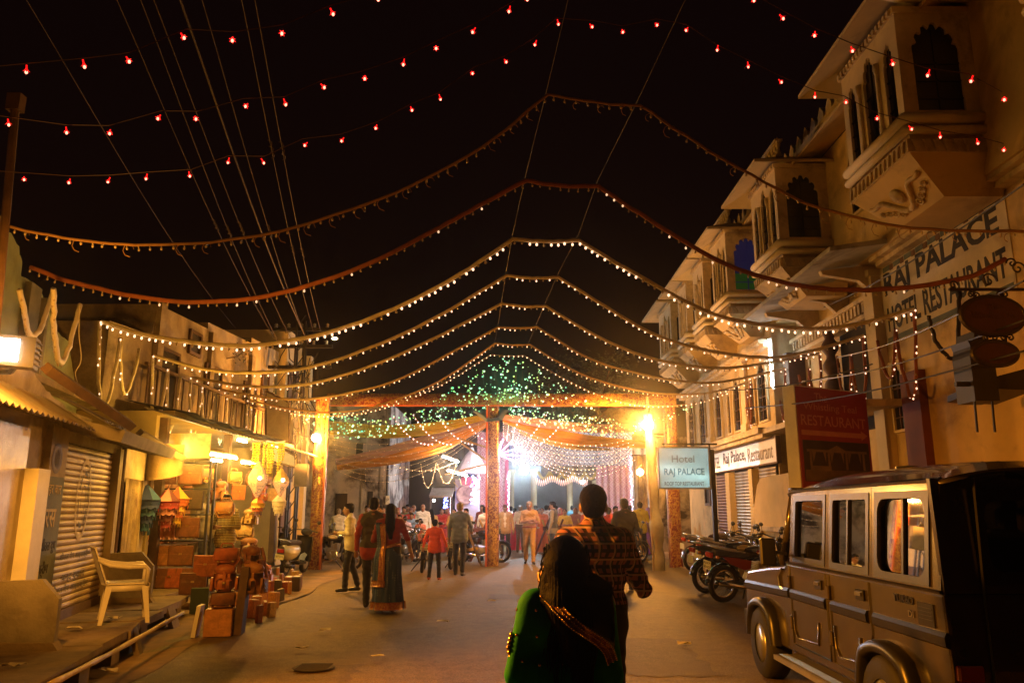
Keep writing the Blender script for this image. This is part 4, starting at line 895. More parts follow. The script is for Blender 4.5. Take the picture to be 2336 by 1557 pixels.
cone_lantern(at(590, 1128, Y=16.4), 0.62, [(0.62, 0.40, 0.05), (0.42, 0.10, 0.03), (0.14, 0.07, 0.12)], 'orange yellow and violet cloth lantern under the diamond paper lantern', 3)
cone_lantern(at(638, 1124, Y=16.6), 0.62, [(0.72, 0.66, 0.52)], 'white cloth lantern with ragged fringe below the amber lantern', 3)
def diamond(loc, s, label, half=False):
    o = thing('paper_lantern', label, 'lantern', loc, 0.2, 'paper lanterns glowing at the shop'); m, nt, b = newmat('lantern_paper'); v = coords(nt)
    vo = nt.nodes.new('ShaderNodeTexVoronoi'); vo.inputs['Scale'].default_value = 11; vo.feature = 'F1'; nt.links.new(v, vo.inputs['Vector'])
    c = ramp(nt, vo.outputs['Distance'], [(0.2, (0.55, 0.30, 0.12)), (0.36, (0.62, 0.36, 0.15)), (0.42, (0.12, 0.025, 0.01)), (0.52, (0.6, 0.33, 0.13))]); nt.links.new(c, b.inputs['Base Color']); b.inputs['Roughness'].default_value = 0.8
    b.inputs['Emission Strength'].default_value = 0.55; nt.links.new(c, b.inputs['Emission Color'])
    g = MB(); g.lathe([(0.03 * s, 0.36 * s), (0.19 * s, 0.08 * s), (0.2 * s, 0.0)] if not half else [(0.03 * s, 0.3 * s), (0.17 * s, 0.08 * s), (0.2 * s, 0.0)], 8, caps=False); g.build('upper_cone', m if not half else pm('amber_paper', (0.52, 0.33, 0.08), 0.8, 0.2, 4, 0.2), o, world=False)
    g = MB(); g.lathe([(0.2 * s, -0.004), (0.18 * s, -0.09 * s), (0.03 * s, -0.36 * s)], 8, caps=False); g.build('lower_cone', m, o, world=False)
    g = MB(); g.ell((0.06 * s, -0.19 * s, 0.02), 0.035, 8, 6); g.build('bulb', em('lantern_bulb', (1, 0.85, 0.7), 12), o, world=False)
    MB().tube([(0, 0, 0.3 * s), (0, 0, 0.7 * s)], 0.004, 4).build('cord', M_wood, o, world=False); lamp('lantern_light', Vector(loc), 6, (1, 0.6, 0.25), 0.03, o); return o
diamond(at(588, 1093, Y=16.3), 1.0, 'diamond shaped paper lantern with swirl pattern at the shop front'); diamond(at(641, 1097, Y=16.5), 0.85, 'amber topped paper lantern hanging right of the diamond lantern', True)
# ---- yellow garlands of flowers
fg = thing('flower_garland', 'bunch of bright yellow flower garlands hanging at the shop corner', 'garland', at(615, 1010, Y=16.8)); random.seed(4); mfl = pm('marigold', (0.62, 0.55, 0.04), 0.8, 0.3, 20, 0.5); c0 = at(615, 1012, Y=16.8)
for k in range(13):
    g = MB(); x = c0.x - 0.28 + 0.045 * k + random.uniform(-.03, .03); y = c0.y + random.uniform(-.15, .15); ln = random.uniform(0.35, 0.75); z = c0.z
    while z > c0.z - ln: g.ell((x + random.uniform(-.01, .01), y, z), (0.034, 0.034, 0.026), 6, 4); z -= 0.055
    g.build('strand', mfl, fg, True)
# ---- bag towers on the pavement
base = at(490, 1452, Z=0.02)
bx = thing('display_box', 'brown cardboard box with white side strip holding up the stacked bags', 'box', base, 0.15)
MB().rbox((0.02, 0.15, 0.165), (0.34, 0.3, 0.33), None, 0, 0.05).build('box', M_lea[2], bx, world=False); MB().cbox((-0.24, 0.1, 0.19), (0.05, 0.25, 0.38), Matrix.Rotation(0.12, 3, 'Y')).build('side_strip', M_white, bx, world=False)
MB().cbox((0.27, 0.25, 0.42), (0.1, 0.3, 0.84), Matrix.Rotation(0.06, 3, 'Y')).build('support', M_wood, bx, world=False)
zz = 0.335
for (kd, mi, h, sc, lab) in (('satchel', 3, 0.26, 0.85, 'dark brown satchel, lowest of the tall bag stack'), ('pack', 0, 0.40, 0.84, 'rust leather backpack in the middle of the tall bag stack'), ('satchel', 6, 0.26, 0.85, 'orange brown satchel, topmost front of the tall bag stack')):
    bag(kd, mi, (base.x + 0.03, base.y + 0.12, zz + h * sc / 2), math.pi + 0.15, lab, sc, group='bags stacked in towers'); zz += h * sc * 0.98
bag('pack', 2, (base.x + 0.33, base.y + 0.35, 0.70), math.pi - 0.5, 'tan backpack hanging at the side of the tall bag stack', 1.0, group='bags stacked in towers')
bag('pack', 1, (base.x + 0.28, base.y + 0.4, 0.93), math.pi - 0.7, 'brown backpack topmost at the back of the tall bag stack', 0.9, group='bags stacked in towers')
b2 = at(560, 1330, Z=0.12); zz = 0.3
for (kd, mi, h, sc, dx, lab) in (('folio', 3, 0.34, 0.9, 0, 'dark case at the foot of the second bag stack'), ('pack', 2, 0.4, 1.05, 0.02, 'tan backpack low in the second bag stack'), ('satchel', 4, 0.27, 1.1, -0.1, 'honey yellow satchel in the middle of the second bag stack'), ('pack', 4, 0.38, 0.8, 0.0, 'yellow backpack on top of the second bag stack')):
    bag(kd, mi, (b2.x + dx, b2.y, zz + h * sc / 2), math.pi + 0.1, lab, sc, group='bags stacked in towers'); zz += h * sc * 0.95
MB_ = MB(); MB_.rbox((b2.x, b2.y, 0.17), (0.4, 0.4, 0.3), None, 0, 0.05); tag(MB_.build('crate', M_lea[5]), 'dark crate under the second stack of bags', 'crate')
bag('pack', 6, at(600, 1310, Z=0.35), math.pi - 0.2, 'red brown round backpack standing behind the journals', 0.95)
for (x, y, mi, lab) in ((440, 1330, 3, 'dark case leaning on the shop plinth left of the tall bag stack'), (470, 1290, 0, 'rust case leaning on the shop plinth above the tall stack')): bag('folio', mi, at(x, y, Y=13.2), math.pi, lab, 1.0)
g = MB(); p = at(447, 1400, Z=0.02); g.rbox((p.x, p.y + 0.1, 0.2), (0.26, 0.12, 0.4), Matrix.Rotation(0.3, 3, 'Z'), 0, 0.1); tag(g.build('tin_case', pm('dark_green_tin', (0.02, 0.05, 0.02), 0.5, 0.3, 4, 0.1)), 'dark green tin case in the shade left of the bag stack', 'case')
# ---- journals set out on the ground
random.seed(8); jm = [MB().rbox((0, 0, 0), (1, 1, 1), None, 0, 0.12) for _ in (0,)]
jmesh = []
for mi in range(7):
    g = MB(); g.rbox((0, 0, 0.5), (1.0, 1.0, 1.0), None, 0, 0.12); g.box(-0.35, 0.35, -0.44, 0.44, 0.97, 1.008, 1); o = g.build('journal', [M_lea[mi], M_paper]); jmesh.append(o.data); bpy.data.objects.remove(o)
cand = [(552, 1412), (573, 1407), (590, 1418), (603, 1400), (618, 1405), (567, 1375), (585, 1385), (600, 1372), (622, 1385), (640, 1368), (660, 1352), (676, 1345), (545, 1390), (560, 1352), (575, 1360), (592, 1350), (607, 1345), (624, 1340), (641, 1335), (658, 1338), (672, 1330), (580, 1338), (598, 1330), (615, 1325), (633, 1320), (650, 1350), (632, 1352), (612, 1360), (666, 1322), (684, 1338)]
words = ['rust', 'dark brown', 'tan', 'deep brown', 'honey', 'black', 'red brown']
random.shuffle(cand)
onum = ordw + ['eleventh', 'twelfth', 'thirteenth', 'fourteenth', 'fifteenth', 'sixteenth', 'seventeenth', 'eighteenth', 'nineteenth', 'twentieth'] + ['twenty ' + w_ for w_ in ordw[:9]] + ['thirtieth']
cand = sorted(cand, key=lambda c: c[0] - 0.8 * c[1]) if False else cand
tot = {}
for k, (x, y) in enumerate(cand):
    p = at(x, y, Z=0.03); mi = random.choice([0, 1, 2, 3, 4, 5, 6]); o = instance(jmesh[mi], 'leather_journal', None, (p.x, p.y, 0.02), (random.uniform(-.12, .12), 0, random.uniform(-.5, .5)), (random.choice([0.05, 0.06, 0.16]), random.choice([0.12, 0.15]), random.uniform(0.19, 0.30)))
    rank = sorted(c_[0] + c_[1] * 0.001 for c_ in cand).index(x + y * 0.001); tag(o, '%s leather journal standing on the ground, %s counted from the left' % (words[mi], onum[rank]), 'journal', 'leather journals set out on the pavement')
# ------------------------------------------------------------------ ceremonial gate of three wrapped posts
M_bro = brocade('gate_brocade', (0.16, 0.012, 0.006), (0.70, 0.42, 0.11), 9, 0.47)
M_bro2 = brocade('gate_brocade_gold', (0.08, 0.008, 0.005), (0.66, 0.46, 0.17), 9.5, 0.45)
M_orange = pm('orange_border', (0.62, 0.14, 0.02), 0.6, 0.15, 5, 0.2)
gate = thing('festival_gate', 'gate of three posts and beam wrapped in red and gold brocade', 'gate', (-0.5, 22.6, 0))
def wrapped(x, y, h, w, mat, rz=0.0):
    g = MB(); P = []; n = 16
    for i in range(13):
        z = h * i / 12; P.append([(x + (w / 2) * (1 + 0.05 * math.sin(i * 2.3 + j)) * math.copysign(abs(math.cos(2 * math.pi * j / n + rz)) ** 0.55, math.cos(2 * math.pi * j / n + rz)), y + (w / 2) * (1 + 0.05 * math.sin(i * 1.7 + j * 2)) * math.copysign(abs(math.sin(2 * math.pi * j / n + rz)) ** 0.55, math.sin(2 * math.pi * j / n + rz)), z) for j in range(n + 1)])
    g.grid(P); return g.build('post', mat, gate, True)
wrapped(-5.28, 21.7, 4.6, 0.36, M_bro); pc_ = wrapped(-0.54, 22.9, 4.75, 0.33, M_bro2); wrapped(4.62, 22.8, 4.6, 0.36, M_bro)
for (x, y) in ((-0.73, 22.74), (-5.1, 21.5)):
    MB().box(x - 0.025, x + 0.025, y - 0.02, y + 0.02, 0, 4.6).build('orange_strip', M_orange, gate)
P = [[(-5.3 + 10.0 * j / 60, 22.35 + (0.17 if i in (1, 2) else -0.17), (4.5 if i in (0, 1) else 4.83) + 0.012 * math.sin(j * 1.7)) for j in range(61)] for i in (0, 1, 2, 3, 0)]
MB().grid(P).build('beam', M_bro, gate, True)
MB().box(-5.3, 4.7, 22.16, 22.178, 4.46, 4.5).build('orange_strip', M_orange, gate)
# lattice of poles and small platform at the centre post
for (a, b_) in ((( -0.5, 23.2, 3.3), (-1.9, 23.4, 3.75)), ((-0.5, 23.2, 2.95), (-2.0, 23.6, 2.6)), ((-0.6, 23.2, 2.9), (-1.5, 23.3, 3.5))):
    MB().tube([a, b_], 0.028, 6).build('brace', M_lea[4], gate)
umb = thing('sky_awning', 'small pale blue cloth canopy stretched at the centre post top', 'canopy', (-0.5, 23, 4.1))
a = [at(1078, 938, Y=22.7), at(1110, 962, Y=22.5), at(1145, 958, Y=22.5), at(1162, 934, Y=22.7), at(1130, 930, Y=24), at(1100, 932, Y=24)]
MB().add(a + [at(1120, 940, Y=23.2)], [(0, 1, 6), (1, 2, 6), (2, 3, 6), (3, 4, 6), (4, 5, 6), (5, 0, 6)]).build('cloth', pm('pale_blue_cloth', (0.30, 0.36, 0.5), 0.85, 0.15, 3, 0.2), umb)
# ------------------------------------------------------------------ rope garlands with bulbs
def spline(pts, n):
    """Catmull-Rom through pts, n samples per span"""
    P = [Vector(p) for p in pts]; P = [P[0] * 2 - P[1]] + P + [P[-1] * 2 - P[-2]]; out = []
    for i in range(1, len(P) - 2):
        for k in range(n):
            t = k / n; a, b, c, d = P[i - 1], P[i], P[i + 1], P[i + 2]
            out.append(0.5 * ((2 * b) + (c - a) * t + (2 * a - 5 * b + 4 * c - d) * t * t + (3 * b - a - 3 * c + d) * t ** 3))
    out.append(P[-2]); return out
def resample(pts, step):
    out = [pts[0]]; acc = 0
    for a, b in zip(pts[:-1], pts[1:]):
        L = (b - a).length
        while acc + L >= step:
            t = (step - acc) / L if L > 0 else 1; a = a.lerp(b, t); out.append(a.copy()); L = (b - a).length; acc = 0
        acc += L
    return out
bulb_i = 0
def bulbs_on(pts, step, r, m_lit, parent, drop=0.06, lit_share=1.0, m_off=None, name='bulbs'):
    g = MB(); rnd = random.Random(len(pts))
    for p in resample(pts, step):
        q = Vector((p.x + rnd.uniform(-.012, .012), p.y + rnd.uniform(-.02, .02), p.z - drop + rnd.uniform(-.008, .008))); lit = rnd.random() < lit_share
        g.ell(q, (r, r, r * 1.35), 6, 4, None, 0 if lit else 1); g.tube([q + Vector((0, 0, r)), (p.x, p.y, p.z - 0.02)], r * 0.5, 4, 1)
    o = g.build(name, [m_lit, m_off or M_black], parent, True); return tag(o, kind='stuff')
M_rib = [pm('ribbon_%d' % i, c, 0.8, 0.25, 8, 0.35) for i, c in enumerate([(0.30, 0.17, 0.06), (0.30, 0.10, 0.035), (0.86, 0.76, 0.54), (0.78, 0.64, 0.38), (0.74, 0.58, 0.32), (0.55, 0.36, 0.13), (0.55, 0.34, 0.12), (0.4, 0.24, 0.1)])]
BW = em('bulb_warm', (1.0, 0.56, 0.34), 2.2); BW2 = em('bulb_warm_dim', (1.0, 0.60, 0.34), 1.0); BOFF = pm('unlit_bulb', (0.5, 0.42, 0.28), 0.25, 0.2, 5, 0)
GY = [7.4, 9.6, 11.8, 13.8, 15.8, 17.9, 19.8, 21.3]
GP = [
 ([(-160, 470), (0, 512), (170, 545), (340, 558), (540, 545), (700, 510), (900, 440), (1100, 335), (1250, 215)], (1460, 240), [(1620, 345), (1800, 445), (1900, 482), (2080, 520), (2336, 527), (2450, 515)]),
 ([(70, 610), (170, 645), (340, 680), (480, 688), (640, 668), (830, 605), (1000, 520), (1100, 465), (1200, 412)], (1365, 425), [(1480, 500), (1620, 585), (1720, 625), (1850, 655), (2010, 660), (2200, 634), (2295, 590)]),
 ([(230, 732), (310, 758), (400, 775), (500, 787), (600, 785), (750, 757), (900, 703), (1050, 625), (1170, 545)], (1320, 548), [(1450, 625), (1600, 705), (1700, 735), (1850, 750), (1960, 738), (2085, 705)]),
 ([(350, 810), (450, 838), (560, 850), (700, 838), (850, 790), (1000, 720), (1155, 628)], (1275, 632), [(1400, 710), (1500, 765), (1620, 800), (1750, 815), (1850, 800), (1970, 765)]),
 ([(435, 860), (560, 880), (680, 878), (800, 850), (950, 790), (1145, 692)], (1245, 698), [(1370, 770), (1480, 815), (1600, 837), (1700, 835), (1870, 805)]),
 ([(500, 888), (600, 905), (700, 910), (800, 895), (920, 860), (1137, 745)], (1225, 745), [(1340, 815), (1450, 850), (1560, 870), (1650, 870), (1790, 840)]),
 ([(565, 912), (660, 932), (760, 940), (860, 925), (1000, 870), (1130, 782)], (1208, 785), [(1320, 850), (1430, 885), (1520, 898), (1620, 895), (1710, 870)]),
 ([(600, 930), (680, 944), (760, 948), (860, 934), (1000, 880), (1120, 808)], (1195, 810), [(1290, 865), (1380, 905), (1470, 925), (1580, 920), (1660, 895)])]
GL = ['nearest rope garland, dark with unlit bulbs and curling wire ends', 'second rope garland, brick red ribbon with mostly unlit bulbs', 'third rope garland, brightest cream ribbon with glowing white bulbs', 'fourth rope garland from the viewer, cream ribbon and small bulbs', 'fifth rope garland from the viewer, cream ribbon and small bulbs', 'sixth rope garland from the viewer, crossing above the gate beam', 'seventh rope garland from the viewer, touching the gate beam', 'farthest rope garland, thin line of warm bulbs at the gate beam']
def jig(pts, a): return [p + Vector((random.uniform(-a, a), random.uniform(-a, a), random.uniform(-a, a))) for p in pts]
random.seed(14)
apex = []
for i in range(8):
    Yi = GY[i]; L, A2, Rr = GP[i]
    left = spline([at(x, y, Y=Yi) for x, y in L], 6); topb = spline([at(*L[-1], Y=Yi), (at(*L[-1], Y=Yi) + at(*A2, Y=Yi)) / 2 - Vector((0, 0, 0.03)), at(*A2, Y=Yi)], 5); right = spline([at(*A2, Y=Yi)] + [at(x, y, Y=Yi) for x, y in Rr], 6)
    full = left[:-1] + topb[:-1] + right; apex.append((left[-1], right[0]))
    o = thing('rope_garland', GL[i], 'garland', left[-1], 0, 'bulb garlands strung across the street')
    r_ = [0.016, 0.032, 0.034, 0.030, 0.029, 0.027, 0.024, 0.008][i]
    g = MB(); g.tube(jig(full, 0.006), r_, 6, 0, True, 0.7); g.build('ribbon', M_rib[i], o, True)
    if i == 0:
        bulbs_on(full, 0.115, 0.013, BOFF, o, 0.045, 1.0, BOFF)
        g = MB()
        for p in resample(full, 0.26):
            if random.random() < 0.75: a = random.uniform(0.03, 0.07); g.tube([p + Vector((a * math.cos(k * 0.8), 0.01 * k, -0.05 + a * math.sin(k * 0.8))) for k in range(7)], 0.004, 4)
        tag(g.build('wire_curls', M_rib[0], o), kind='stuff')
    elif i == 1: bulbs_on(full, 0.125, 0.014, BW2, o, 0.06, 0.22, BOFF)
    elif i == 2: bulbs_on(full, 0.115, 0.019, BW, o, 0.062, 0.75, BOFF)
    elif i == 7: bulbs_on(full, 0.13, 0.016, BW, o, 0.02, 0.9, BOFF)
    else: bulbs_on(full, 0.125, 0.0145, BW if i > 3 else BW, o, 0.055, 0.62, BOFF)
    # hanging loops at both walls, running on along the frontage
    if i in (2, 3, 4, 5, 6):
        for side in (-1, 1):
            p = (left[0] if side < 0 else right[-1]); step = (GY[i + 1] - Yi)
            n = 2; prev = p
            for k in range(n):
                q = Vector((p.x + side * 0.1 * (k + 1), p.y + step * (k + 1) / (n + 0.35), p.z - 0.05 - random.uniform(0, 0.12))); sag = random.uniform(1.0, 1.3) if k == 0 else random.uniform(0.7, 1.15)
                lp = [prev.lerp(q, t / 14) - Vector((0, 0, sag * (1 - (2 * t / 14 - 1) ** 2) ** 0.8 if 0 < t < 14 else 0)) for t in range(15)]
                g = MB(); g.tube(jig(lp, 0.012), 0.03, 5, 0, True, 0.7); g.build('loop', M_rib[2 if side < 0 else 1], o, True)
                bulbs_on(lp, 0.11, 0.014, BW, o, 0.03, 0.5 if side < 0 else 0.75, BOFF); prev = q
# loops near the flood lamp, its glare put into their white colour
wl = thing('hanging_garland', 'white glaring looped garland hanging beside the flood lamp', 'garland', at(120, 660, Y=9.0))
for (pts, lab) in (([(45, 660), (60, 740), (75, 765), (100, 730), (122, 658)], 0), ([(122, 658), (124, 760), (135, 825), (155, 800), (182, 695)], 0)):
    lp = spline([at(x, y, Y=8.7 + k * 0.35) for k, (x, y) in enumerate(pts)], 6); MB().tube(jig(lp, 0.01), 0.042, 6, 0, True, 0.7).build('loop', M_white, wl, True); bulbs_on(lp, 0.09, 0.014, BOFF, wl, 0.04, 1.0, BOFF)
lp = spline([at(x, y, Y=9.4) for x, y in ((182, 695), (180, 760), (185, 820), (172, 850), (178, 880), (170, 900))], 5); MB().tube(lp, 0.006, 4).build('loose_wire', M_white, wl)
# dark loops at the far right
wl = thing('hanging_garland', 'dark unlit looped garland hanging below the painted hotel name', 'garland', at(2150, 790, X=6.4))
lp = spline([at(x, y, Y=10.6) for x, y in ((2118, 720), (2132, 770), (2155, 805), (2180, 812), (2186, 740), (2188, 660))], 6); MB().tube(jig(lp, 0.012), 0.03, 6).build('loop', M_black, wl, True); bulbs_on(lp, 0.12, 0.01, BW2, wl, 0.03, 0.3, BOFF)
# the two long carrier wires over the garlands
for s_, lab in ((0, 'left carrier wire holding up the garland peaks'), (1, 'right carrier wire holding up the garland peaks')):
    pts = [a[s_] + Vector((0, 0, 0.1)) for a in apex]; d = (pts[0] - pts[1]); pts = [pts[0] + d * 3 + Vector((0, 0, 0.2))] + pts; tag(MB().tube(pts, 0.003, 4).build('carrier_wire', M_wire), lab, 'wire')
# ------------------------------------------------------------------ red bulb strings
RC = em('red_bulb_core', (1.0, 0.20, 0.13), 4.5); RP = em('red_bulb_halo', (1.0, 0.008, 0.008), 1.3, (0.5, 0.01, 0.01))  # emissive red petals, added to stand in for each bulb's halo
gb = MB(); gb.ell((0, 0, 0), (0.0085, 0.0085, 0.011), 8, 6); o = gb.build('x', RC); core_m = o.data; bpy.data.objects.remove(o)
gb = MB()
for k in range(6):
    a = 2 * math.pi * k / 6; a1 = a + 0.38; a0 = a - 0.38
    gb.add([(0.0, 0, 0.03), (0.012 * math.cos(a0), 0.012 * math.sin(a0), 0.010), (0.023 * math.cos(a), 0.023 * math.sin(a), 0.003), (0.012 * math.cos(a1), 0.012 * math.sin(a1), 0.010)], [(0, 1, 2, 3)])
gb.tube([(0, 0, 0.02), (0, 0, 0.042)], 0.005, 6); o = gb.build('x', RP); halo_m = o.data; bpy.data.objects.remove(o)
S3 = [(55, 410), (157, 417), (246, 415), (333, 408), (433, 402), (520, 371), (602, 372), (695, 332), (779, 322), (857, 293), (940, 252), (1005, 227), (1078, 168), (1155, 142), (1220, 103), (1274, 56), (1351, 62), (1421, 74), (1499, 58), (1565, 70), (1636, 115), (1707, 153), (1783, 188), (1859, 222), (1930, 234), (2001, 271), (2080, 295), (2145, 313), (2231, 327), (2290, 343)]
S2 = [(20, 285), (152, 303), (250, 305), (360, 271), (447, 272), (560, 243), (652, 239), (740, 200), (832, 180), (920, 148), (995, 111), (1078, 74), (1161, 27), (1203, 0), (1290, -60), (1600, -60), (1720, 2), (1787, 43), (1858, 82), (1945, 117), (2037, 147), (2116, 173), (2215, 186), (2291, 228)]
S1 = [(60, 165), (193, 153), (295, 141), (420, 87), (530, 93), (643, 77), (760, 33), (863, 0)]
def red_string(pxs, Y, label):
    o = thing('red_light_string', label, 'light string', at(*pxs[0], Y=Y), 0, 'red bulb strings overhead'); P = [at(x, y, Y=Y) for x, y in pxs]
    wire = [p + Vector((random.uniform(-.02, .02), 0, 0.06)) for p in P]; ext = wire[0] + (wire[0] - wire[1]) * 2.0
    MB().tube([ext] + wire, 0.004, 4).build('wire', M_wire, o)
    for p in P:
        rot = (random.uniform(-.6, .6), random.uniform(-.6, .6), random.uniform(0, 6)); b = instance(halo_m, 'bulb', o, p, rot); c = instance(core_m, 'bulb_core', b, p); c.matrix_parent_inverse = wm(b).inverted()
red_string(S3, 5.9, 'longest red bulb string, lowest of the three across the sky'); red_string(S2, 4.9, 'middle red bulb string crossing the black sky to the hotel'); red_string(S1, 4.2, 'short red bulb string at top left of the sky')
# ------------------------------------------------------------------ net of green lights over the gate
GN = [em('green_bulb_a', (0.0, 0.75, 0.16), 1.3), em('green_bulb_b', (0.0, 0.8, 0.42), 1.6), em('green_bulb_c', (0.18, 1.0, 0.5), 2.0)]
net = thing('green_light_net', 'net of tiny green lights spread like a tent over the gate', 'light net', at(1157, 812, Y=21.6)); random.seed(31); g = MB()
def inpoly(x, y, poly):
    c = False; n = len(poly)
    for i in range(n):
        x1, y1 = poly[i]; x2, y2 = poly[(i + 1) % n]
        if (y1 > y) != (y2 > y) and x < (x2 - x1) * (y - y1) / (y2 - y1) + x1: c = not c
    return c
regs = [([(1157, 812), (1225, 838), (1300, 888), (1330, 915), (990, 915), (1030, 885), (1090, 840)], 230, 21.7, 1.0), ([(640, 930), (760, 938), (860, 960), (1000, 915), (1110, 930), (1080, 960), (960, 975), (860, 1000), (760, 1000), (700, 975)], 300, 22.6, 0.6), ([(1150, 925), (1260, 940), (1400, 955), (1450, 985), (1420, 1000), (1330, 985), (1220, 968), (1150, 950)], 230, 23.0, 0.5), ([(1440, 968), (1520, 945), (1580, 925), (1585, 935), (1530, 955), (1450, 985)], 30, 22.4, 0.3), ([(990, 890), (1330, 890), (1360, 935), (960, 935)], 50, 22.0, 0.1)]
gp = []
for poly, n, Yd, sp in regs:
    xs = [p[0] for p in poly]; ys = [p[1] for p in poly]; k = 0
    while k < n:
        x, y = random.uniform(min(xs), max(xs)), random.uniform(min(ys), max(ys))
        if inpoly(x, y, poly):
            p = at(x, y, Y=Yd + random.uniform(-sp, sp)); gp.append(p); rr = random.choice([0.010, 0.012, 0.015, 0.018, 0.024, 0.03]); g.ell(p, rr, 6, 4, None, random.choice([0, 0, 1, 1, 2])); k += 1
tag(g.build('bulbs', GN, net, True), kind='stuff')
g = MB(); gp.sort(key=lambda p: p.x)
for k in range(0, len(gp) - 3, 1):
    if (gp[k] - gp[k + 3]).length < 1.2: g.tube([gp[k], gp[k + 3]], 0.003, 3)
tag(g.build('net_wires', M_black, net), kind='stuff')
for (x, y, Yd, pw) in ((1157, 880, 21.9, 18), (800, 970, 22.4, 14), (1300, 965, 22.8, 14)): lamp('net_light', at(x, y, Y=Yd), pw, (0.05, 1.0, 0.45), 0.6, net)
# ------------------------------------------------------------------ cloth drapes fanned from the centre post
def drape(name, a0, a1, b0, b1, sag, col, label, rows=8, cols=26):
    """sheet between edge a0-a1 (narrow end) and edge b0-b1"""
    P = []
    for i in range(rows + 1):
        s_ = i / rows; A = a0.lerp(a1, s_); B = b0.lerp(b1, s_)
        P.append([A.lerp(B, j / cols) - Vector((0, 0, (sag + 0.05 * math.sin(i * 2.5)) * 4 * (j / cols) * (1 - j / cols))) + Vector((0, 0.04 * math.sin(i * 2.1 + j * 0.2), 0.015 * math.sin(i * 3.0 + 0.3 * j))) for j in range(cols + 1)])
    o = MB().grid(P, thick=0.006).build(name, pm('cloth_%s' % label[:14], col, 0.7, 0.15, 3, 0.25, sheen=0.3), smooth=True); return tag(o, label, 'cloth', 'festival drapes at the gate')
def sheer(name, col):
    m = pm(name, col, 0.7, 0.15, 3, 0.25); nt = m.node_tree; b = nt.nodes['Principled BSDF']; t = nt.nodes.new('ShaderNodeBsdfTranslucent'); mx = nt.nodes.new('ShaderNodeMixShader'); mx.inputs[0].default_value = 0.3
    nt.links.new(b.inputs['Base Color'].links[0].from_socket, t.inputs[0]); nt.links.new(b.outputs[0], mx.inputs[1]); nt.links.new(t.outputs[0], mx.inputs[2]); nt.links.new(mx.outputs[0], nt.nodes['Material Output'].inputs[0]); return m
def drape2(top, bot, Y0_, Y1_, dY, col, label):
    """cloth panel between two edges traced in space: the narrow end at the post (depth Y0_), the far end at Y1_; the lower edge hangs dY further back"""
    n = len(top); T_ = spline([at(x, y, Y=Y0_ + (Y1_ - Y0_) * i / (n - 1)) for i, (x, y) in enumerate(top)], 7); B_ = spline([at(x, y, Y=Y0_ + (Y1_ - Y0_) * i / (n - 1) + dY * i / (n - 1)) for i, (x, y) in enumerate(bot)], 7); rows = 10
    P = [[T_[j].lerp(B_[j], i / rows) + Vector((0, 0.05 * math.sin(i * 2.0 + 0.12 * j), -0.03 * math.sin(math.pi * i / rows) + 0.016 * math.sin(i * 2.6 + 0.25 * j))) for j in range(len(T_))] for i in range(rows + 1)]
    o = MB().grid(P, thick=0.006).build('cloth_drape', sheer('cloth_%s' % label[:14], col), smooth=True); return tag(o, label, 'cloth', 'festival drapes at the gate')
drape2([(1110, 944), (1000, 962), (880, 968), (750, 958)], [(1108, 956), (1000, 988), (880, 998), (752, 990)], 23.3, 24.6, 0.8, (0.82, 0.60, 0.06), 'yellow drape running left from the centre post')
drape2([(1110, 954), (1000, 984), (890, 1015), (765, 1046)], [(1108, 962), (1000, 1003), (890, 1036), (768, 1060)], 23.4, 27.5, 0.8, (0.86, 0.58, 0.50), 'pink drape sweeping down to the left house')
drape2([(1109, 962), (1000, 1003), (890, 1036), (768, 1060)], [(1110, 974), (1010, 1030), (900, 1057), (770, 1072)], 23.5, 27.6, 0.9, (0.88, 0.38, 0.02), 'orange drape under the pink drape on the left')
drape2([(1145, 944), (1250, 957), (1350, 966), (1450, 965)], [(1146, 956), (1250, 977), (1350, 985), (1450, 985)], 23.3, 25.5, 0.8, (0.82, 0.46, 0.36), 'salmon pink drape running right from the centre post')
drape2([(1146, 952), (1250, 976), (1350, 992), (1475, 1005)], [(1148, 964), (1250, 1001), (1350, 1016), (1475, 1022)], 23.5, 26.5, 0.8, (0.88, 0.40, 0.02), 'orange drape below the salmon drape on the right')
drape2([(1180, 980), (1260, 1004), (1330, 1015), (1392, 1023)], [(1190, 990), (1260, 1016), (1330, 1026), (1393, 1025)], 24.0, 26.5, 0.4, (0.6, 0.42, 0.12), 'short dull gold drape between the light strings on the right')
# ------------------------------------------------------------------ swags of fairy lights under the gate
FW = em('fairy_warm', (1.0, 0.62, 0.30), 12); FP = em('fairy_pink', (1.0, 0.58, 0.55), 7); FC = em('fairy_violet', (0.5, 0.45, 1.0), 8)
def swag(a, b, sag, mat, label, r=0.013, step=0.13, n=26, cat='light string'):
    pts = [a.lerp(b, k / n) - Vector((0, 0, sag * 4 * (k / n) * (1 - k / n))) for k in range(n + 1)]
    o = thing('fairy_light_swag', label, cat, (a + b) / 2, 0, 'fairy light swags behind the gate'); MB().tube(pts, 0.006, 4).build('wire', M_rib[3], o); bulbs_on(pts, step, r, mat, o, 0.015, 0.95, BOFF)
random.seed(6)
FD = em('fairy_dim', (1.0, 0.62, 0.30), 2.2)
for k in range(7): swag(at(1112 - k % 3, 958 + k * 2, Y=23.4), at(758 + (k % 4) * 3, 1002 + 11 * k, Y=25.8 + 0.42 * k), 0.38 + 0.10 * k, FD, 'warm fairy light swag, %s of seven sweeping left from the centre post' % ordw[k], 0.0065, 0.30)
for k in range(9): swag(at(1148, 962 + k * 4, Y=23.4), at(1436 + (k % 3) * 6, 1000 + 6 * k, Y=25.0 + 0.4 * k), 0.42 + 0.06 * k, FP if k % 3 else FW, 'pinkish fairy light swag, %s of nine sweeping right from the centre post' % ordw[k], 0.009, 0.2)
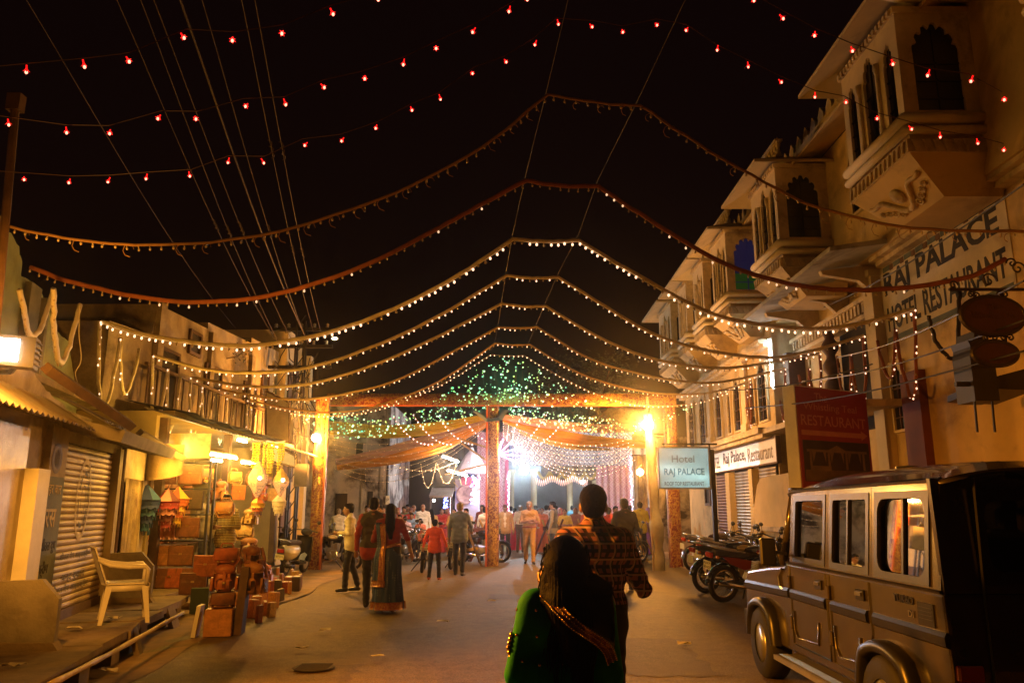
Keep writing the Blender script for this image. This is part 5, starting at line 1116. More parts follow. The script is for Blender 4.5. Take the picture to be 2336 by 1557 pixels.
for k, (x, y) in enumerate(((898, 950), (943, 945), (1000, 948), (1055, 948), (1195, 942), (1246, 945), (1290, 948))):
    q = (1108, 972) if x < 1130 else (1150, 975); swag(at(x, y, Y=22.9), at(x + (90 if x < 1130 else -80), 1012, Y=23.6), 0.25, FP, 'steep pink fairy light strand hung behind the beam, %s from the left' % ordw[k], 0.014, 0.13, 18)
for k, (a, b_, s_) in enumerate((((960, 1058), (995, 1055), 0.75), ((998, 1058), (1042, 1052), 0.65), ((900, 1060), (1045, 1050), 0.25))): swag(at(*a, Y=25), at(*b_, Y=25.4), s_, FW, ['left unlit loop of string hanging over the dark alley', 'right unlit loop of string hanging over the dark alley', 'wide shallow string above the dark alley loops'][k], 0.008, 0.2)
# ---- starburst of cool tubes right of the centre post
sb_ = thing('tube_starburst', 'fan of blue white glowing tubes behind the centre post', 'lamp', at(1140, 1035, Y=23.8)); TB = em('tube_blue', (0.28, 0.34, 1.0), 5); cc = at(1136, 1036, Y=23.9)
for (x, y) in ((1148, 1000), (1168, 1005), (1192, 1018), (1205, 1040), (1175, 1052), (1118, 990)):
    e = at(x, y, Y=23.8); MB().cyl(cc.lerp(e, 0.12), e, 0.016, 6).build('tube', TB, sb_)
lamp('starburst_light', cc + Vector((0.5, -0.3, 0)), 70, (0.62, 0.6, 1.0), 0.25, sb_)
for (a, b_, lab) in (((1010, 1040), (1046, 1053), 'upper slanting cool tube lamp left of the centre post'), ((1021, 1073), (1066, 1085), 'lower slanting cool tube lamp left of the centre post')):
    o = thing('tube_lamp', lab, 'lamp', at(*a, Y=25.5), 0, 'cool tube lamps at the gate'); A, B = at(*a, Y=25.5), at(*b_, Y=25.2); MB().cyl(A, B, 0.022, 8).build('tube', em('tube_cold', (0.6, 0.85, 1.0), 80), o); MB().tube([A + Vector((0, .03, .04)), B + Vector((0, .03, .04))], 0.03, 4).build('fitting', M_board, o); lamp('drape_fill', (A + B) / 2 + Vector((-0.25, -0.25, -0.05)), 75, (1.0, 0.62, 0.34), 0.3, o)  # warm fill light added beside each cool tube to brighten the drapes
# ------------------------------------------------------------------ festival pavilion and houses behind the gate
def printed(name, ground, ink, scale=2.6):
    m, nt, b = newmat(name); v = coords(nt, scale)
    sp = nt.nodes.new('ShaderNodeSeparateXYZ'); nt.links.new(v, sp.inputs[0])
    def fr(o, add=0.0):
        a = nt.nodes.new('ShaderNodeMath'); a.operation = 'ADD'; a.inputs[1].default_value = add; nt.links.new(o, a.inputs[0])
        f = nt.nodes.new('ShaderNodeMath'); f.operation = 'FRACT'; nt.links.new(a.outputs[0], f.inputs[0])
        s_ = nt.nodes.new('ShaderNodeMath'); s_.operation = 'SUBTRACT'; s_.inputs[1].default_value = 0.5; nt.links.new(f.outputs[0], s_.inputs[0])
        ab = nt.nodes.new('ShaderNodeMath'); ab.operation = 'ABSOLUTE'; nt.links.new(s_.outputs[0], ab.inputs[0]); return ab.outputs[0]
    def op(k, a, c):
        n = nt.nodes.new('ShaderNodeMath'); n.operation = k
        for i_, q in enumerate((a, c)):
            if hasattr(q, 'is_linked'): nt.links.new(q, n.inputs[i_])
            else: n.inputs[i_].default_value = q
        return n.outputs[0]
    dx, dz = fr(sp.outputs[0]), fr(sp.outputs[2]); d = op('ADD', dx, dz)
    ring = ramp(nt, d, [(0.0, (1,) * 3), (0.1, (1,) * 3), (0.12, (0,) * 3), (0.26, (0,) * 3), (0.28, (1,) * 3), (0.36, (1,) * 3), (0.38, (0,) * 3), (0.62, (0,) * 3), (0.64, (1,) * 3), (0.7, (1,) * 3), (0.72, (0,) * 3)])
    c = mixc(nt, ring, ground, ink); nt.links.new(c, b.inputs['Base Color']); b.inputs['Roughness'].default_value = 0.8; return m
M_pink = printed('pink_printed_cloth', (0.72, 0.42, 0.42), (0.55, 0.14, 0.18)); M_lat = printed('white_lattice_cloth', (0.72, 0.70, 0.72), (0.16, 0.14, 0.22), 2.2); M_rose = pm('rose_cloth', (0.62, 0.10, 0.18), 0.8, 0.2, 3, 0.2)
pv = thing('festival_pavilion', 'pavilion walled with pink and white printed cloth behind the gate', 'pavilion', (1, 36, 0))
def cloth(x0, x1, y, z0, z1, mat, name, n=24, amp=0.05):
    P = [[(x0 + (x1 - x0) * j / n, y + amp * math.sin(j * 1.5) , z0 + (z1 - z0) * i / 6) for j in range(n + 1)] for i in range(7)]; return MB().grid(P, thick=0.02).build(name, mat, pv, True)
def PX(x, Y): return at(x, 1150, Y=Y).x
def PZ(y, Y): return at(1168, y, Y=Y).z
Y0 = 36.0
cloth(PX(1088, Y0), PX(1160, Y0), Y0, 0.0, PZ(985, Y0), M_pink, 'wall_cloth'); cloth(PX(1362, Y0), PX(1440, Y0), Y0, 0.0, PZ(1030, Y0), M_pink, 'wall_cloth'); cloth(PX(1362, Y0), PX(1440, Y0), Y0 - 0.1, 0.0, PZ(1205, Y0), M_rose, 'skirting_cloth')
cloth(PX(1168, Y0), PX(1445, Y0), Y0 - 0.15, PZ(1062, Y0), PZ(972, Y0), M_lat, 'frieze_cloth'); cloth(PX(1152, Y0), PX(1160, Y0), Y0 - 0.2, 0, PZ(1030, Y0), M_rose, 'edge_curtain', 4)
# entrance: dark passage with valances and pillars
MB().box(PX(1150, 44), PX(1380, 44), 44, 44.2, 0, 6).build('back_wall', pm('grey_blue_wall', (0.33, 0.35, 0.38), 0.85, 0.2, 1, 0.2), pv)
for x in (1166, 1218, 1300, 1358): MB().lathe([(0.22, 0), (0.22, 0.3), (0.15, 0.4), (0.15, 3.2), (0.24, 3.5)], 12, (PX(x, 39), 39, 0)).build('pillar', M_plaster2, pv, True)
M_tins = brocade('tinsel_cloth', (0.10, 0.09, 0.09), (0.5, 0.42, 0.25), 14, 0.45)
cloth(PX(1235, 37), PX(1365, 37), 37.2, PZ(1095, 37), PZ(1058, 37), M_tins, 'valance', 20, 0.08)
for k in range(5):
    x0, x1 = PX(1228 + 27 * k, 36.6), PX(1228 + 27 * (k + 1), 36.6); z = PZ(1075, 36.6); MB().tube([(x0 + (x1 - x0) * t / 8, 36.6, z - 0.32 * (1 - (2 * t / 8 - 1) ** 2)) for t in range(9)], 0.07, 6).build('swag', pm('gold_tassel_cloth', (0.5, 0.36, 0.08), 0.6, 0.2, 6, 0.3), pv, True)
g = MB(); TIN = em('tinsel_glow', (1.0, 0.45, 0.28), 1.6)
for k in range(26):
    x = PX(1222 + k * 4.6, 36.3); z0 = PZ(1090, 36.3) - 0.1 * math.sin(k * 0.6); g.tube([(x, 36.3, z0), (x + 0.05, 36.25, z0 - 0.28), (x + 0.09, 36.3, z0)], 0.014, 4)
tag(g.build('tinsel_fringe', TIN, pv), kind='stuff')
g = MB()
for (x0, z0, z1) in ((1160, 1075, 1180), (1092, 1040, 1150), (1442, 1040, 1170)):
    for k in range(26): z = PZ(z0 + (z1 - z0) * k / 25, 35.6); g.ell((PX(x0, 35.6) + random.uniform(-.04, .04), 35.6, z), 0.03, 6, 4, None, k % 2)
tag(g.build('edge_lights', [FP, FC], pv), kind='stuff')
# floor of the passage
# shrine left of the pavilion
sh_ = thing('wayside_shrine', 'small lit shrine with scalloped domed canopy and blue lights, left of pavilion', 'shrine', (PX(1068, 34), 34, 0)); Ys = 34.0; M_lil = pm('lilac_wall', (0.52, 0.45, 0.52), 0.8, 0.12, 2, 0.2)
MB().box(PX(1038, Ys), PX(1092, Ys), Ys, Ys + 1.5, 0, PZ(1092, Ys)).build('wall', M_lil, sh_)
MB().lathe([(0.75, 0), (0.72, 0.08), (0.5, 0.4), (0.3, 0.75), (0.1, 0.95), (0.05, 1.1)], 8, (PX(1076, Ys), Ys - 0.3, PZ(1080, Ys))).build('canopy_dome', pm('white_dome', (0.66, 0.62, 0.62), 0.7, 0.1, 3, 0.1), sh_)
MB().box(PX(1052, Ys), PX(1084, Ys), Ys - 0.12, Ys - 0.02, PZ(1106, Ys), PZ(1088, Ys)).build('name_panel', M_rose, sh_)
g = MB(); c = Vector((PX(1062, Ys), Ys - 0.1, PZ(1128, Ys))); g.lathe([(0.0, 0), (0.3, 0.0), (0.34, 0.04), (0.42, 0.02), (0.42, -0.02)], 14, c, Matrix.Rotation(math.pi / 2, 3, 'X')); g.build('garlanded_medallion', pm('medallion', (0.35, 0.2, 0.16), 0.6, 0.5, 8, 0.3), sh_, True)
g = MB()
for k in range(7):
    a = -1.2 + 0.4 * k; g.tube([c + Vector((0.45 * math.sin(a), -0.05, 0.45 * math.cos(a))), c + Vector((0.7 * math.sin(a), -0.05, 0.75 * math.cos(a)))], 0.02, 4)
g.build('rays', M_brass, sh_)
g = MB(); random.seed(3)
for k in range(60): g.ell((PX(random.choice([1082, 1085, 1080]), Ys) + random.uniform(-.1, .1), Ys - 0.35, PZ(random.uniform(1085, 1150), Ys)), 0.035, 6, 4, None, k % 2)
for k in range(24): g.ell((PX(1018, Ys) + random.uniform(-.08, .08), Ys - 0.35, PZ(random.uniform(1128, 1160), Ys)), 0.035, 6, 4, None, 1)
for k in range(14): g.ell((PX(1030, Ys), Ys - 0.35, PZ(1135 + 3 * k, Ys)), 0.03, 6, 4, None, 0)
for k in range(40): a = random.uniform(0, 6.28); t = random.uniform(0, 1); g.ell((PX(1076, Ys) + 0.7 * (1 - t) * math.cos(a), Ys - 0.3 + 0.72 * (1 - t) * math.sin(a), PZ(1080, Ys) + t * 0.95 + 0.04), 0.028, 6, 4, None, 0)
tag(g.build('string_lights', [em('fairy_white', (0.95, 0.85, 1.0), 7), em('fairy_blue', (0.12, 0.18, 1.0), 9)], sh_), kind='stuff')
aw = MB(); aw.prism([(Ys - 1.2, PZ(1135, Ys)), (Ys, PZ(1115, Ys)), (Ys, PZ(1112, Ys)), (Ys - 1.2, PZ(1131, Ys))], PX(985, Ys), PX(1036, Ys), 'x'); aw.build('side_awning', M_tin, sh_)
for x in (988, 1034): MB().cyl((PX(x, Ys), Ys - 1.1, 0), (PX(x, Ys), Ys - 1.1, PZ(1134, Ys)), 0.035, 6).build('awning_post', M_wood, sh_)
MB().ell(at(990, 1141, Y=33), 0.06, 8, 6).build('bulb', em('bare_bulb', (1, 0.95, 0.9), 12), sh_)
# dark house filling the alley, white stained house left
dh = thing('dark_house', 'unlit dark house closing the alley between the white house and shrine', 'building', (-5, 42, 0)); MB().box(PX(860, 42), PX(1045, 42), 42, 46, 0, 6.2).build('wall', pm('dark_alley_wall', (0.05, 0.035, 0.03), 0.9, 0.3, 1, 0.3), dh); MB().box(PX(900, 42), PX(930, 42), 41.95, 42, 2.2, 3.6).build('window', M_dark, dh)  # wall near black: the unlit alley's darkness is put into its colour
wh = thing('stained_white_house', 'white house with black damp stains behind the left gate post', 'building', (-6.5, 30, 0)); M_damp = pm('damp_whitewash', (0.50, 0.47, 0.42), 0.9, 0.2, 1.4, 0.4, stain=(0.05, 0.04, 0.035), sscale=0.9, smin=0.46, smax=0.6)
MB().box(-11, PX(885, 30), 30, 36, 0, 5.6).build('wall', M_damp, wh)
for (x0, x1, y0, y1) in ((765, 792, 1125, 1240), (838, 850, 1120, 1170), (808, 826, 1010, 1045)): MB().box(PX(x0, 30), PX(x1, 30), 29.94, 30, max(0, PZ(y1, 30)), PZ(y0, 30)).build('opening', M_dark, wh)
for x in (824, 866): MB().box(PX(x, 30), PX(x + 8, 30), 29.9, 30, 0, 5.3).build('pilaster', M_damp, wh)
o = thing('notice_plate', 'small white notice plate on a pole in the dark alley', 'sign', at(884, 1170, Y=28)); MB().box(PX(880, 28), PX(889, 28), 27.95, 27.97, PZ(1150, 28), PZ(1130, 28)).build('plate', M_white, o); MB().cyl((PX(882, 28), 28.02, 0), (PX(882, 28), 28.02, PZ(1010, 28)), 0.05, 8).build('post', M_black, o); text('lettering', 'P', frame((PX(882, 28), 27.945, PZ(1144, 28)), (1, 0, 0), (0, -1, 0)), 0.08, 0.12, M_letter, o)
# tree crown behind the pavilion, almost lost in the dark
tr = thing('tree', 'dark leafy tree behind the pavilion roof, right of centre', 'tree', (4, 41, 0)); random.seed(12)
MB().tube([(4, 41, 0), (4.1, 41, 3), (3.8, 41, 5.5), (4.2, 41, 7.5)], [0.28, 0.22, 0.16, 0.06], 8).build('trunk', M_wood, tr, True)
for e in ((2.4, 40.6, 8.0), (5.8, 41.3, 7.6), (3.4, 41.5, 9.0), (5.2, 40.4, 9.0)): MB().tube([(3.9, 41, 5.0), ((3.9 + e[0]) / 2, 41, 6.6), e], [0.12, 0.08, 0.03], 6).build('limb', M_wood, tr, True)
g = MB()
for k in range(2600):
    cl_ = random.choice([(2.4, 40.6, 8.0), (5.8, 41.3, 7.6), (3.4, 41.5, 9.0), (5.2, 40.4, 9.0), (4.2, 41, 7.8), (3.0, 40.5, 6.9), (5.4, 40.7, 6.6)]); p = Vector(cl_) + Vector((random.gauss(0, .6), random.gauss(0, .6), random.gauss(0, .45))); a = random.uniform(0, 6.28); q = Vector((math.cos(a), math.sin(a), random.uniform(-.7, .4))) * 0.16; s_ = Vector((-math.sin(a), math.cos(a), random.uniform(-.5, .5))) * 0.055
    g.add([p, p + q / 2 + s_, p + q, p + q / 2 - s_], [(0, 1, 2, 3)])
tag(g.build('crown', pm('dark_leaf', (0.05, 0.07, 0.025), 0.6, 0.3, 3, 0), tr), kind='stuff')
bk = thing('back_house', 'low flat roofed house in the dark right of the pavilion', 'building', (6, 31, 0)); MB().box(5.6, 12, 31, 38, 0, 4.4).build('wall', M_damp, bk); MB().box(5.2, 6.3, 30.6, 31, 4.4, 4.5).build('roof_slab', M_soffit, bk); MB().lathe([(0.5, 4.5), (0.55, 4.6), (0.55, 5.3), (0.3, 5.5)], 12, (8, 33, 0)).build('water_tank', M_black, bk, True)
# stained curtains at the right of the pavilion
cw = thing('long_curtain', 'brown stained hanging curtain right of the pink pavilion wall', 'curtain', (PX(1470, 33), 33, 0))
P = [[(PX(1448 + 50 * j / 20, 33), 33 + 0.12 * math.sin(j * 1.6), PZ(1040, 33) * (1 - i / 6)) for j in range(21)] for i in range(7)]; MB().grid(P, thick=0.02).build('cloth', pm('brown_curtain', (0.32, 0.22, 0.13), 0.9, 0.3, 2, 0.3, stain=(0.12, 0.07, 0.04), sscale=1.5), cw, True); MB().cyl((PX(1445, 33), 33, PZ(1038, 33)), (PX(1502, 33), 33, PZ(1038, 33)), 0.03, 6).build('rail', M_wood, cw)
# ------------------------------------------------------------------ bare lamps
def bulb_lamp(label, loc, power, col, r, glow, mount=None, srad=0.06):
    o = thing('bulb_lamp', label, 'lamp', loc, 0, 'bare festival lamps'); m = em('glow_%s' % label[:10], (1, 0.86, 0.62) if col[2] < 0.5 else col, glow); MB().ell(loc, r, 14, 10).build('bulb', m, o, True)
    MB().lathe([(0.03, r * 0.8), (0.035, r * 1.8)], 8, loc).build('cap', M_black, o); lamp('bulb_light', Vector(loc) + Vector((0, -r * 1.3, -0.02)), power, col, srad, o); return o
bulb_lamp('bright bulb fixed near the top of the left gate post', at(720, 998, Y=21.35), 850, (1.0, 0.38, 0.05), 0.11, 45)
lc_ = bulb_lamp('dazzling lamp on the cloth wrapped pole right of centre', at(1478, 968, Y=21.3), 420, (1.0, 0.40, 0.07), 0.15, 80, srad=0.13); lamp('bulb_light', at(1478, 968, Y=21.3) + Vector((-0.16, -0.1, 0)), 1750, WARM2, 0.12, lc_, spot=((-0.86, -0.12, -0.06), R(166), 0.12))
bulb_lamp('round warm lamp by the brown curtain behind the wrapped pole', at(1460, 1076, Y=31.0), 420, WARM2, 0.13, 30)
bulb_lamp('glaring cool white lamp in the pavilion entrance', at(1196, 1071, Y=33.5), 720, COOL, 0.19, 45)
bulb_lamp('smaller cool lamp deep inside the pavilion entrance', at(1328, 1097, Y=37.5), 200, COOL, 0.12, 20)
fl_ = bpy.data.objects['flood_lamp']; FP_ = Vector((-3.55, 5.35, 2.70))
lamp('flood_light', FP_ + Vector((0.1, -0.05, -0.03)), 2150, WARM, 0.12, fl_, spot=((0.82, 0.06, -0.57), R(112))); lamp('flood_light', FP_ + Vector((-0.25, 0.62, 0.02)), 380, WARM2, 0.12, fl_, spot=((-0.25, 0.95, -0.02), R(112), 0.5)); lamp('flood_spill', FP_ + Vector((-0.05, -0.3, 0)), 60, WARM2, 0.1, fl_)
lamp('pavilion_light', at(1100, 1060, Y=32), 160, (1.0, 0.7, 0.75), 0.3, sh_)
# wrapped lamp pole
wp = thing('lamp_pole', 'lamp pole loosely wrapped in pale cloth right of centre', 'pole', at(1492, 1300, Z=0)); b0 = at(1505, 1300, Z=0); b1 = at(1478, 945, Y=b0.y)
P = []; n = 12
for i in range(22):
    t = i / 21; c = b0.lerp(b1, t); rr = 0.11 + 0.02 * math.sin(i * 1.3) + (0.04 if 0.18 < t < 0.3 else 0) + 0.03 * (1 - t); P.append([(c.x + rr * math.cos(2 * math.pi * j / n) * (1 + 0.12 * math.sin(3 * j + i * 0.8)), c.y + rr * math.sin(2 * math.pi * j / n), c.z) for j in range(n + 1)])
MB().grid(P).build('cloth_wrap', pm('olive_cloth', (0.40, 0.36, 0.20), 0.9, 0.2, 4, 0.4), wp, True); MB().cyl(b0 + Vector((0.02, 0.05, 0)), b1 + Vector((0, 0, 0.5)), 0.05, 8).build('pole', M_wood, wp)
MB().tube([b0 + Vector((-0.17, -0.05, 0)), b0.lerp(b1, 0.5) + Vector((-0.12, -0.08, 0)), b1 + Vector((-0.1, -0.06, 0))], 0.025, 6).build('bamboo_stay', pm('bamboo', (0.45, 0.33, 0.14)), wp)
# ------------------------------------------------------------------ signs on the right
M_alu = pm('aluminium', (0.5, 0.5, 0.48), 0.35, 0.15, 4, 0.1, metal=0.8)
bb = thing('red_billboard', 'tall red restaurant billboard with arrow and dark veranda picture', 'sign', (5.2, 12.8, 0))
A = Vector((at(1815, 880, Y=12.5).x, 12.5, 0)); B = Vector((at(1975, 905, Y=13.35).x, 13.35, 0)); ub = (B - A).normalized(); nb_ = Vector((ub.y, -ub.x, 0)); W = (B - A).length; zt_, zb_ = at(1815, 880, Y=12.5).z, 1.35
Mb = frame(A, ub, nb_); M_red = pm('billboard_red', (0.30, 0.018, 0.015), 0.5, 0.15, 2, 0.1); M_pink_l = pm('billboard_lettering', (0.52, 0.20, 0.12), 0.6, 0.15, 4, 0)
MB(Mb).box(0, W, zb_, zt_, -0.02, 0).build('panel', M_red, bb)
MB(Mb).box(-0.02, W + 0.02, zb_ - 0.03, zt_ + 0.02, -0.26, -0.021).build('box_frame', M_white, bb)
MB(Mb).box(0.02, 0.1, 0, zb_, -0.2, -0.1).build('leg', M_wood, bb); MB(Mb).box(W - 0.1, W - 0.02, 0, zb_, -0.2, -0.1).build('leg', M_wood, bb)
for (s_, x, z, w_, h, bo) in (('The', 0.42, zt_ - 0.22, 0.30, 0.14, 0.0), ('Whistling Teal', 0.14, zt_ - 0.40, 0.98 * W / 1.3, 0.15, 0.0), ('RESTAURANT', 0.06, zt_ - 0.62, W - 0.14, 0.17, 0.004), ('FRESH FOOD', 0.08, zb_ + 0.42, W - 0.18, 0.14, 0.0)): text('lettering', s_, Mb @ Matrix.Translation((x, z, 0.002)), w_, h, M_pink_l, bb, 0.003, bo)
MB(Mb).prism([(0.05, zt_ - 0.78), (W - 0.22, zt_ - 0.78), (W - 0.22, zt_ - 0.82), (W - 0.06, zt_ - 0.735), (W - 0.22, zt_ - 0.66), (W - 0.22, zt_ - 0.70), (0.05, zt_ - 0.70)], 0.002, 0.005, 'z').build('arrow', M_pink_l, bb)
pz1, pz0 = zt_ - 0.86, zb_ + 0.68; M_pd = pm('print_dark', (0.035, 0.022, 0.014), 0.4, 0.4, 4, 0); M_pl = pm('print_buff', (0.19, 0.13, 0.07), 0.4, 0.3, 4, 0); M_pg = pm('print_ground', (0.13, 0.085, 0.045), 0.4, 0.4, 3, 0)
MB(Mb).box(0.06, W - 0.06, pz0, pz1, 0.001, 0.003).build('picture', M_pd, bb)
g = MB(Mb); H = pz1 - pz0; g.box(0.08, W - 0.08, pz0 + 0.01, pz0 + H * 0.28, 0.003, 0.005, 1)
g.box(0.14, W - 0.12, pz0 + H * 0.72, pz0 + H * 0.78, 0.003, 0.006, 0); g.prism([(W * 0.38, pz0 + H * 0.78), (W * 0.62, pz0 + H * 0.78), (W * 0.5, pz0 + H * 0.9)], 0.003, 0.006, 'z', 0)
for k in range(4): x = 0.2 + k * (W - 0.44) / 3; g.box(x, x + 0.05, pz0 + H * 0.3, pz0 + H * 0.72, 0.003, 0.006, 0)
for k in range(3):
    x = 0.26 + k * (W - 0.44) / 3
    for s_ in (0, 1): xx = x + s_ * (W - 0.44) / 3 * 0.62; g.prism([(xx, pz0 + H * 0.72), (xx + (0.09 if not s_ else 0.06), pz0 + H * 0.72), (xx + (0.02 if not s_ else 0.05), pz0 + H * 0.46)], 0.003, 0.0055, 'z', 0)
g.box(0.2, W * 0.4, pz0 + H * 0.26, pz0 + H * 0.38, 0.003, 0.0065, 0); g.build('picture_print', [M_pl, M_pg], bb)
# ---- light box sign on its post
lb = thing('lightbox_sign', 'glowing pale blue hotel light box hung from a dark post', 'sign', (4.4, 18, 0)); Yl = 18.0
x0, x1 = at(1503, 1060, Y=Yl).x, at(1618, 1060, Y=Yl).x; z1, z0 = at(1560, 1020, Y=Yl).z, at(1560, 1113, Y=Yl).z
m, nt, b = newmat('translucent_acrylic'); v = coords(nt); f = noise(nt, v, 2.2, 5); out = nt.nodes['Material Output']
cc_ = ramp(nt, f, [(0.3, (0.55, 0.62, 0.58)), (0.7, (0.68, 0.76, 0.74))]); tl_ = nt.nodes.new('ShaderNodeBsdfTranslucent'); nt.links.new(cc_, tl_.inputs[0]); nt.links.new(cc_, b.inputs['Base Color']); mx = nt.nodes.new('ShaderNodeMixShader'); mx.inputs[0].default_value = 0.55
nt.links.new(b.outputs[0], mx.inputs[1]); nt.links.new(tl_.outputs[0], mx.inputs[2]); nt.links.new(mx.outputs[0], out.inputs[0]); b.inputs['Roughness'].default_value = 0.35; M_acr = m
MB().box(x0, x1, Yl, Yl + 0.006, z0, z1).build('front_panel', M_acr, lb)
M_boxin = pm('box_inside', (0.7, 0.72, 0.72), 0.8, 0.05, 3, 0)
g = MB(); g.box(x0, x1, Yl + 0.2, Yl + 0.21, z0, z1); g.box(x0, x0 + 0.01, Yl, Yl + 0.2, z0, z1); g.box(x1 - 0.01, x1, Yl, Yl + 0.2, z0, z1); g.box(x0, x1, Yl + 0.01, Yl + 0.2, z1 - 0.01, z1); g.box(x0, x1, Yl + 0.01, Yl + 0.2, z0, z0 + 0.01); g.build('case', M_boxin, lb)
g = MB()
for (a, b_) in (((x0 - 0.02, z0 - 0.02), (x1 + 0.02, z0 + 0.015)), ((x0 - 0.02, z1 - 0.015), (x1 + 0.02, z1 + 0.02)), ((x0 - 0.02, z0 + 0.016), (x0 + 0.015, z1 - 0.016)), ((x1 - 0.015, z0 + 0.016), (x1 + 0.02, z1 - 0.016))): g.box(a[0], b_[0], Yl - 0.015, Yl - 0.004, a[1], b_[1])
g.build('frame', M_alu, lb)
h = z1 - z0; w_ = x1 - x0
MB().cyl((x0 + 0.06, Yl + 0.06, z0 + h * 0.50), (x1 - 0.06, Yl + 0.06, z0 + h * 0.26), 0.02, 8).build('tube', em('box_tube', (0.7, 0.93, 1.0), 800), lb)
M_lbl = pm('faded_blue_letters', (0.20, 0.36, 0.40), 0.6, 0.3, 6, 0); M_lgr = pm('faded_grey_letters', (0.40, 0.40, 0.34), 0.6, 0.3, 6, 0)
Mt = frame((x0, Yl - 0.002, z0), (1, 0, 0), (0, -1, 0))
text('lettering', 'Hotel', Mt @ Matrix.Translation((w_ * 0.26, h * 0.63, 0)), w_ * 0.45, h * 0.18, M_lgr, lb, 0.002, 0.01); text('lettering', 'RAJ PALACE', Mt @ Matrix.Translation((w_ * 0.1, h * 0.27, 0)), w_ * 0.8, h * 0.22, M_lbl, lb, 0.002, 0.02); text('lettering', 'ROOF TOP RESTAURANT', Mt @ Matrix.Translation((w_ * 0.1, h * 0.06, 0)), w_ * 0.78, h * 0.1, M_let3, lb, 0.002, 0.012)
MB().box(x1 + 0.03, x1 + 0.13, Yl, Yl + 0.1, 0, z1 - 0.05).build('post', M_black, lb); MB().box(x0 + 0.1, x1 + 0.22, Yl + 0.05, Yl + 0.09, z1 + 0.06, z1 + 0.1).build('cross_bar', M_black, lb); MB().box(x1 + 0.02, x1 + 0.06, Yl + 0.05, Yl + 0.09, z1 - 0.05, z1 + 0.06).build('hanger', M_black, lb)
# ---- wrought iron oval signs
ov = thing('oval_hanging_sign', 'dark oval restaurant signs on scrolled iron bracket, right edge', 'sign', at(2330, 660, Y=8.0)); Yo = 8.0; M_iron = pm('wrought_iron', (0.02, 0.012, 0.01), 0.5, 0.3, 5, 0.1); M_odark = pm('oval_board', (0.045, 0.012, 0.010), 0.5, 0.3, 4, 0.1)
def oval(cx, cy, rx, ry, name):
    c = at(cx, cy, Y=Yo); sx, sz = rx * Yo / FPX, ry * Yo / FPX; n = 28; poly = [(c.x + sx * math.cos(2 * math.pi * k / n), c.z + sz * math.sin(2 * math.pi * k / n)) for k in range(n)]
    o = MB().prism(poly, Yo - 0.02, Yo + 0.02, 'y').build(name, M_odark, ov); MB().tube([(p[0], Yo, p[1]) for p in poly + poly[:1]], 0.028, 6).build('rim', M_iron, ov); return c, sx, sz
c1, s1x, s1z = oval(2264, 720, 74, 46, 'board'); c2, s2x, s2z = oval(2270, 806, 52, 28, 'board')
M_olet = pm('oval_letters', (0.06, 0.025, 0.018), 0.5, 0.2, 5, 0)
text('lettering', 'The', frame((c1.x - 0.06, Yo - 0.021, c1.z + 0.06), (1, 0, 0), (0, -1, 0)), 0.14, 0.07, M_olet, ov, 0.003); text('lettering', 'Whistling Teal', frame((c1.x - s1x * 0.75, Yo - 0.021, c1.z - 0.06), (1, 0, 0), (0, -1, 0)), s1x * 1.5, 0.1, M_olet, ov, 0.003)
def scroll(c, r, sg): return [(c[0] + sg * r * (1 - k / 20) * math.cos(k * 0.45), Yo, c[2] + r * (1 - k / 20) * math.sin(k * 0.45)) for k in range(19)]
g = MB(); bl = at(2165, 660, Y=Yo); br_ = at(2400, 660, Y=Yo); g.tube([bl, br_], 0.018, 6)
for (x, y, r_, s_) in ((2215, 672, 0.04, 1), (2228, 674, 0.04, -1), (2175, 650, 0.05, 1), (2280, 672, 0.04, 1), (2292, 672, 0.04, -1), (2250, 770, 0.045, 1), (2268, 770, 0.045, -1), (2290, 770, 0.045, 1), (2305, 770, 0.045, -1), (2255, 640, 0.09, 1), (2322, 612, 0.08, 1), (2308, 600, 0.06, -1)): g.tube(scroll(at(x, y, Y=Yo), r_, s_), 0.010, 5)
for (x, y0, y1) in ((2222, 660, 680), (2286, 660, 680), (2252, 760, 785), (2295, 760, 785)): g.tube([at(x, y0, Y=Yo), at(x, y1, Y=Yo)], 0.012, 5)
g.build('bracket', M_iron, ov)
# ---- unlit street lantern cluster, shutter box and canopy at the right edge
dk = thing('dark_canopy', 'black silhouetted canopy and shutter box jutting from the wall, right edge', 'canopy', at(2280, 900, Y=8.5)); Yd = 8.5
a = [at(2235, 868, Y=Yd), at(2360, 835, Y=Yd), at(2360, 890, Y=Yd), at(2235, 885, Y=Yd)]
MB().add(a + [p + Vector((0.3, 1.2, 0)) for p in a], [(3, 2, 1, 0), (4, 5, 6, 7), (0, 1, 5, 4), (1, 2, 6, 5), (2, 3, 7, 6), (3, 0, 4, 7)]).build('canopy', M_black, dk)
g = MB(); x0_, x1_ = at(2205, 800, Y=Yd).x, at(2260, 800, Y=Yd).x; poly = cusped(x1_ - x0_, at(2230, 765, Y=Yd).z - at(2230, 915, Y=Yd).z, 0.5, 5, x0_, at(2230, 915, Y=Yd).z, -0.25); g.prism(poly, Yd - 0.05, Yd + 0.3, 'y'); g.build('shutter_box', M_black, dk)
MB().box(at(2182, 872, Y=Yd).x, x0_, Yd, Yd + 0.05, at(2182, 880, Y=Yd).z, at(2182, 870, Y=Yd).z).build('arm', M_black, dk)
for x in (2222, 2262): MB().tube([at(x, 900, Y=Yd), at(x + 8, 985, Y=Yd)], 0.014, 5).build('stay', M_black, dk)
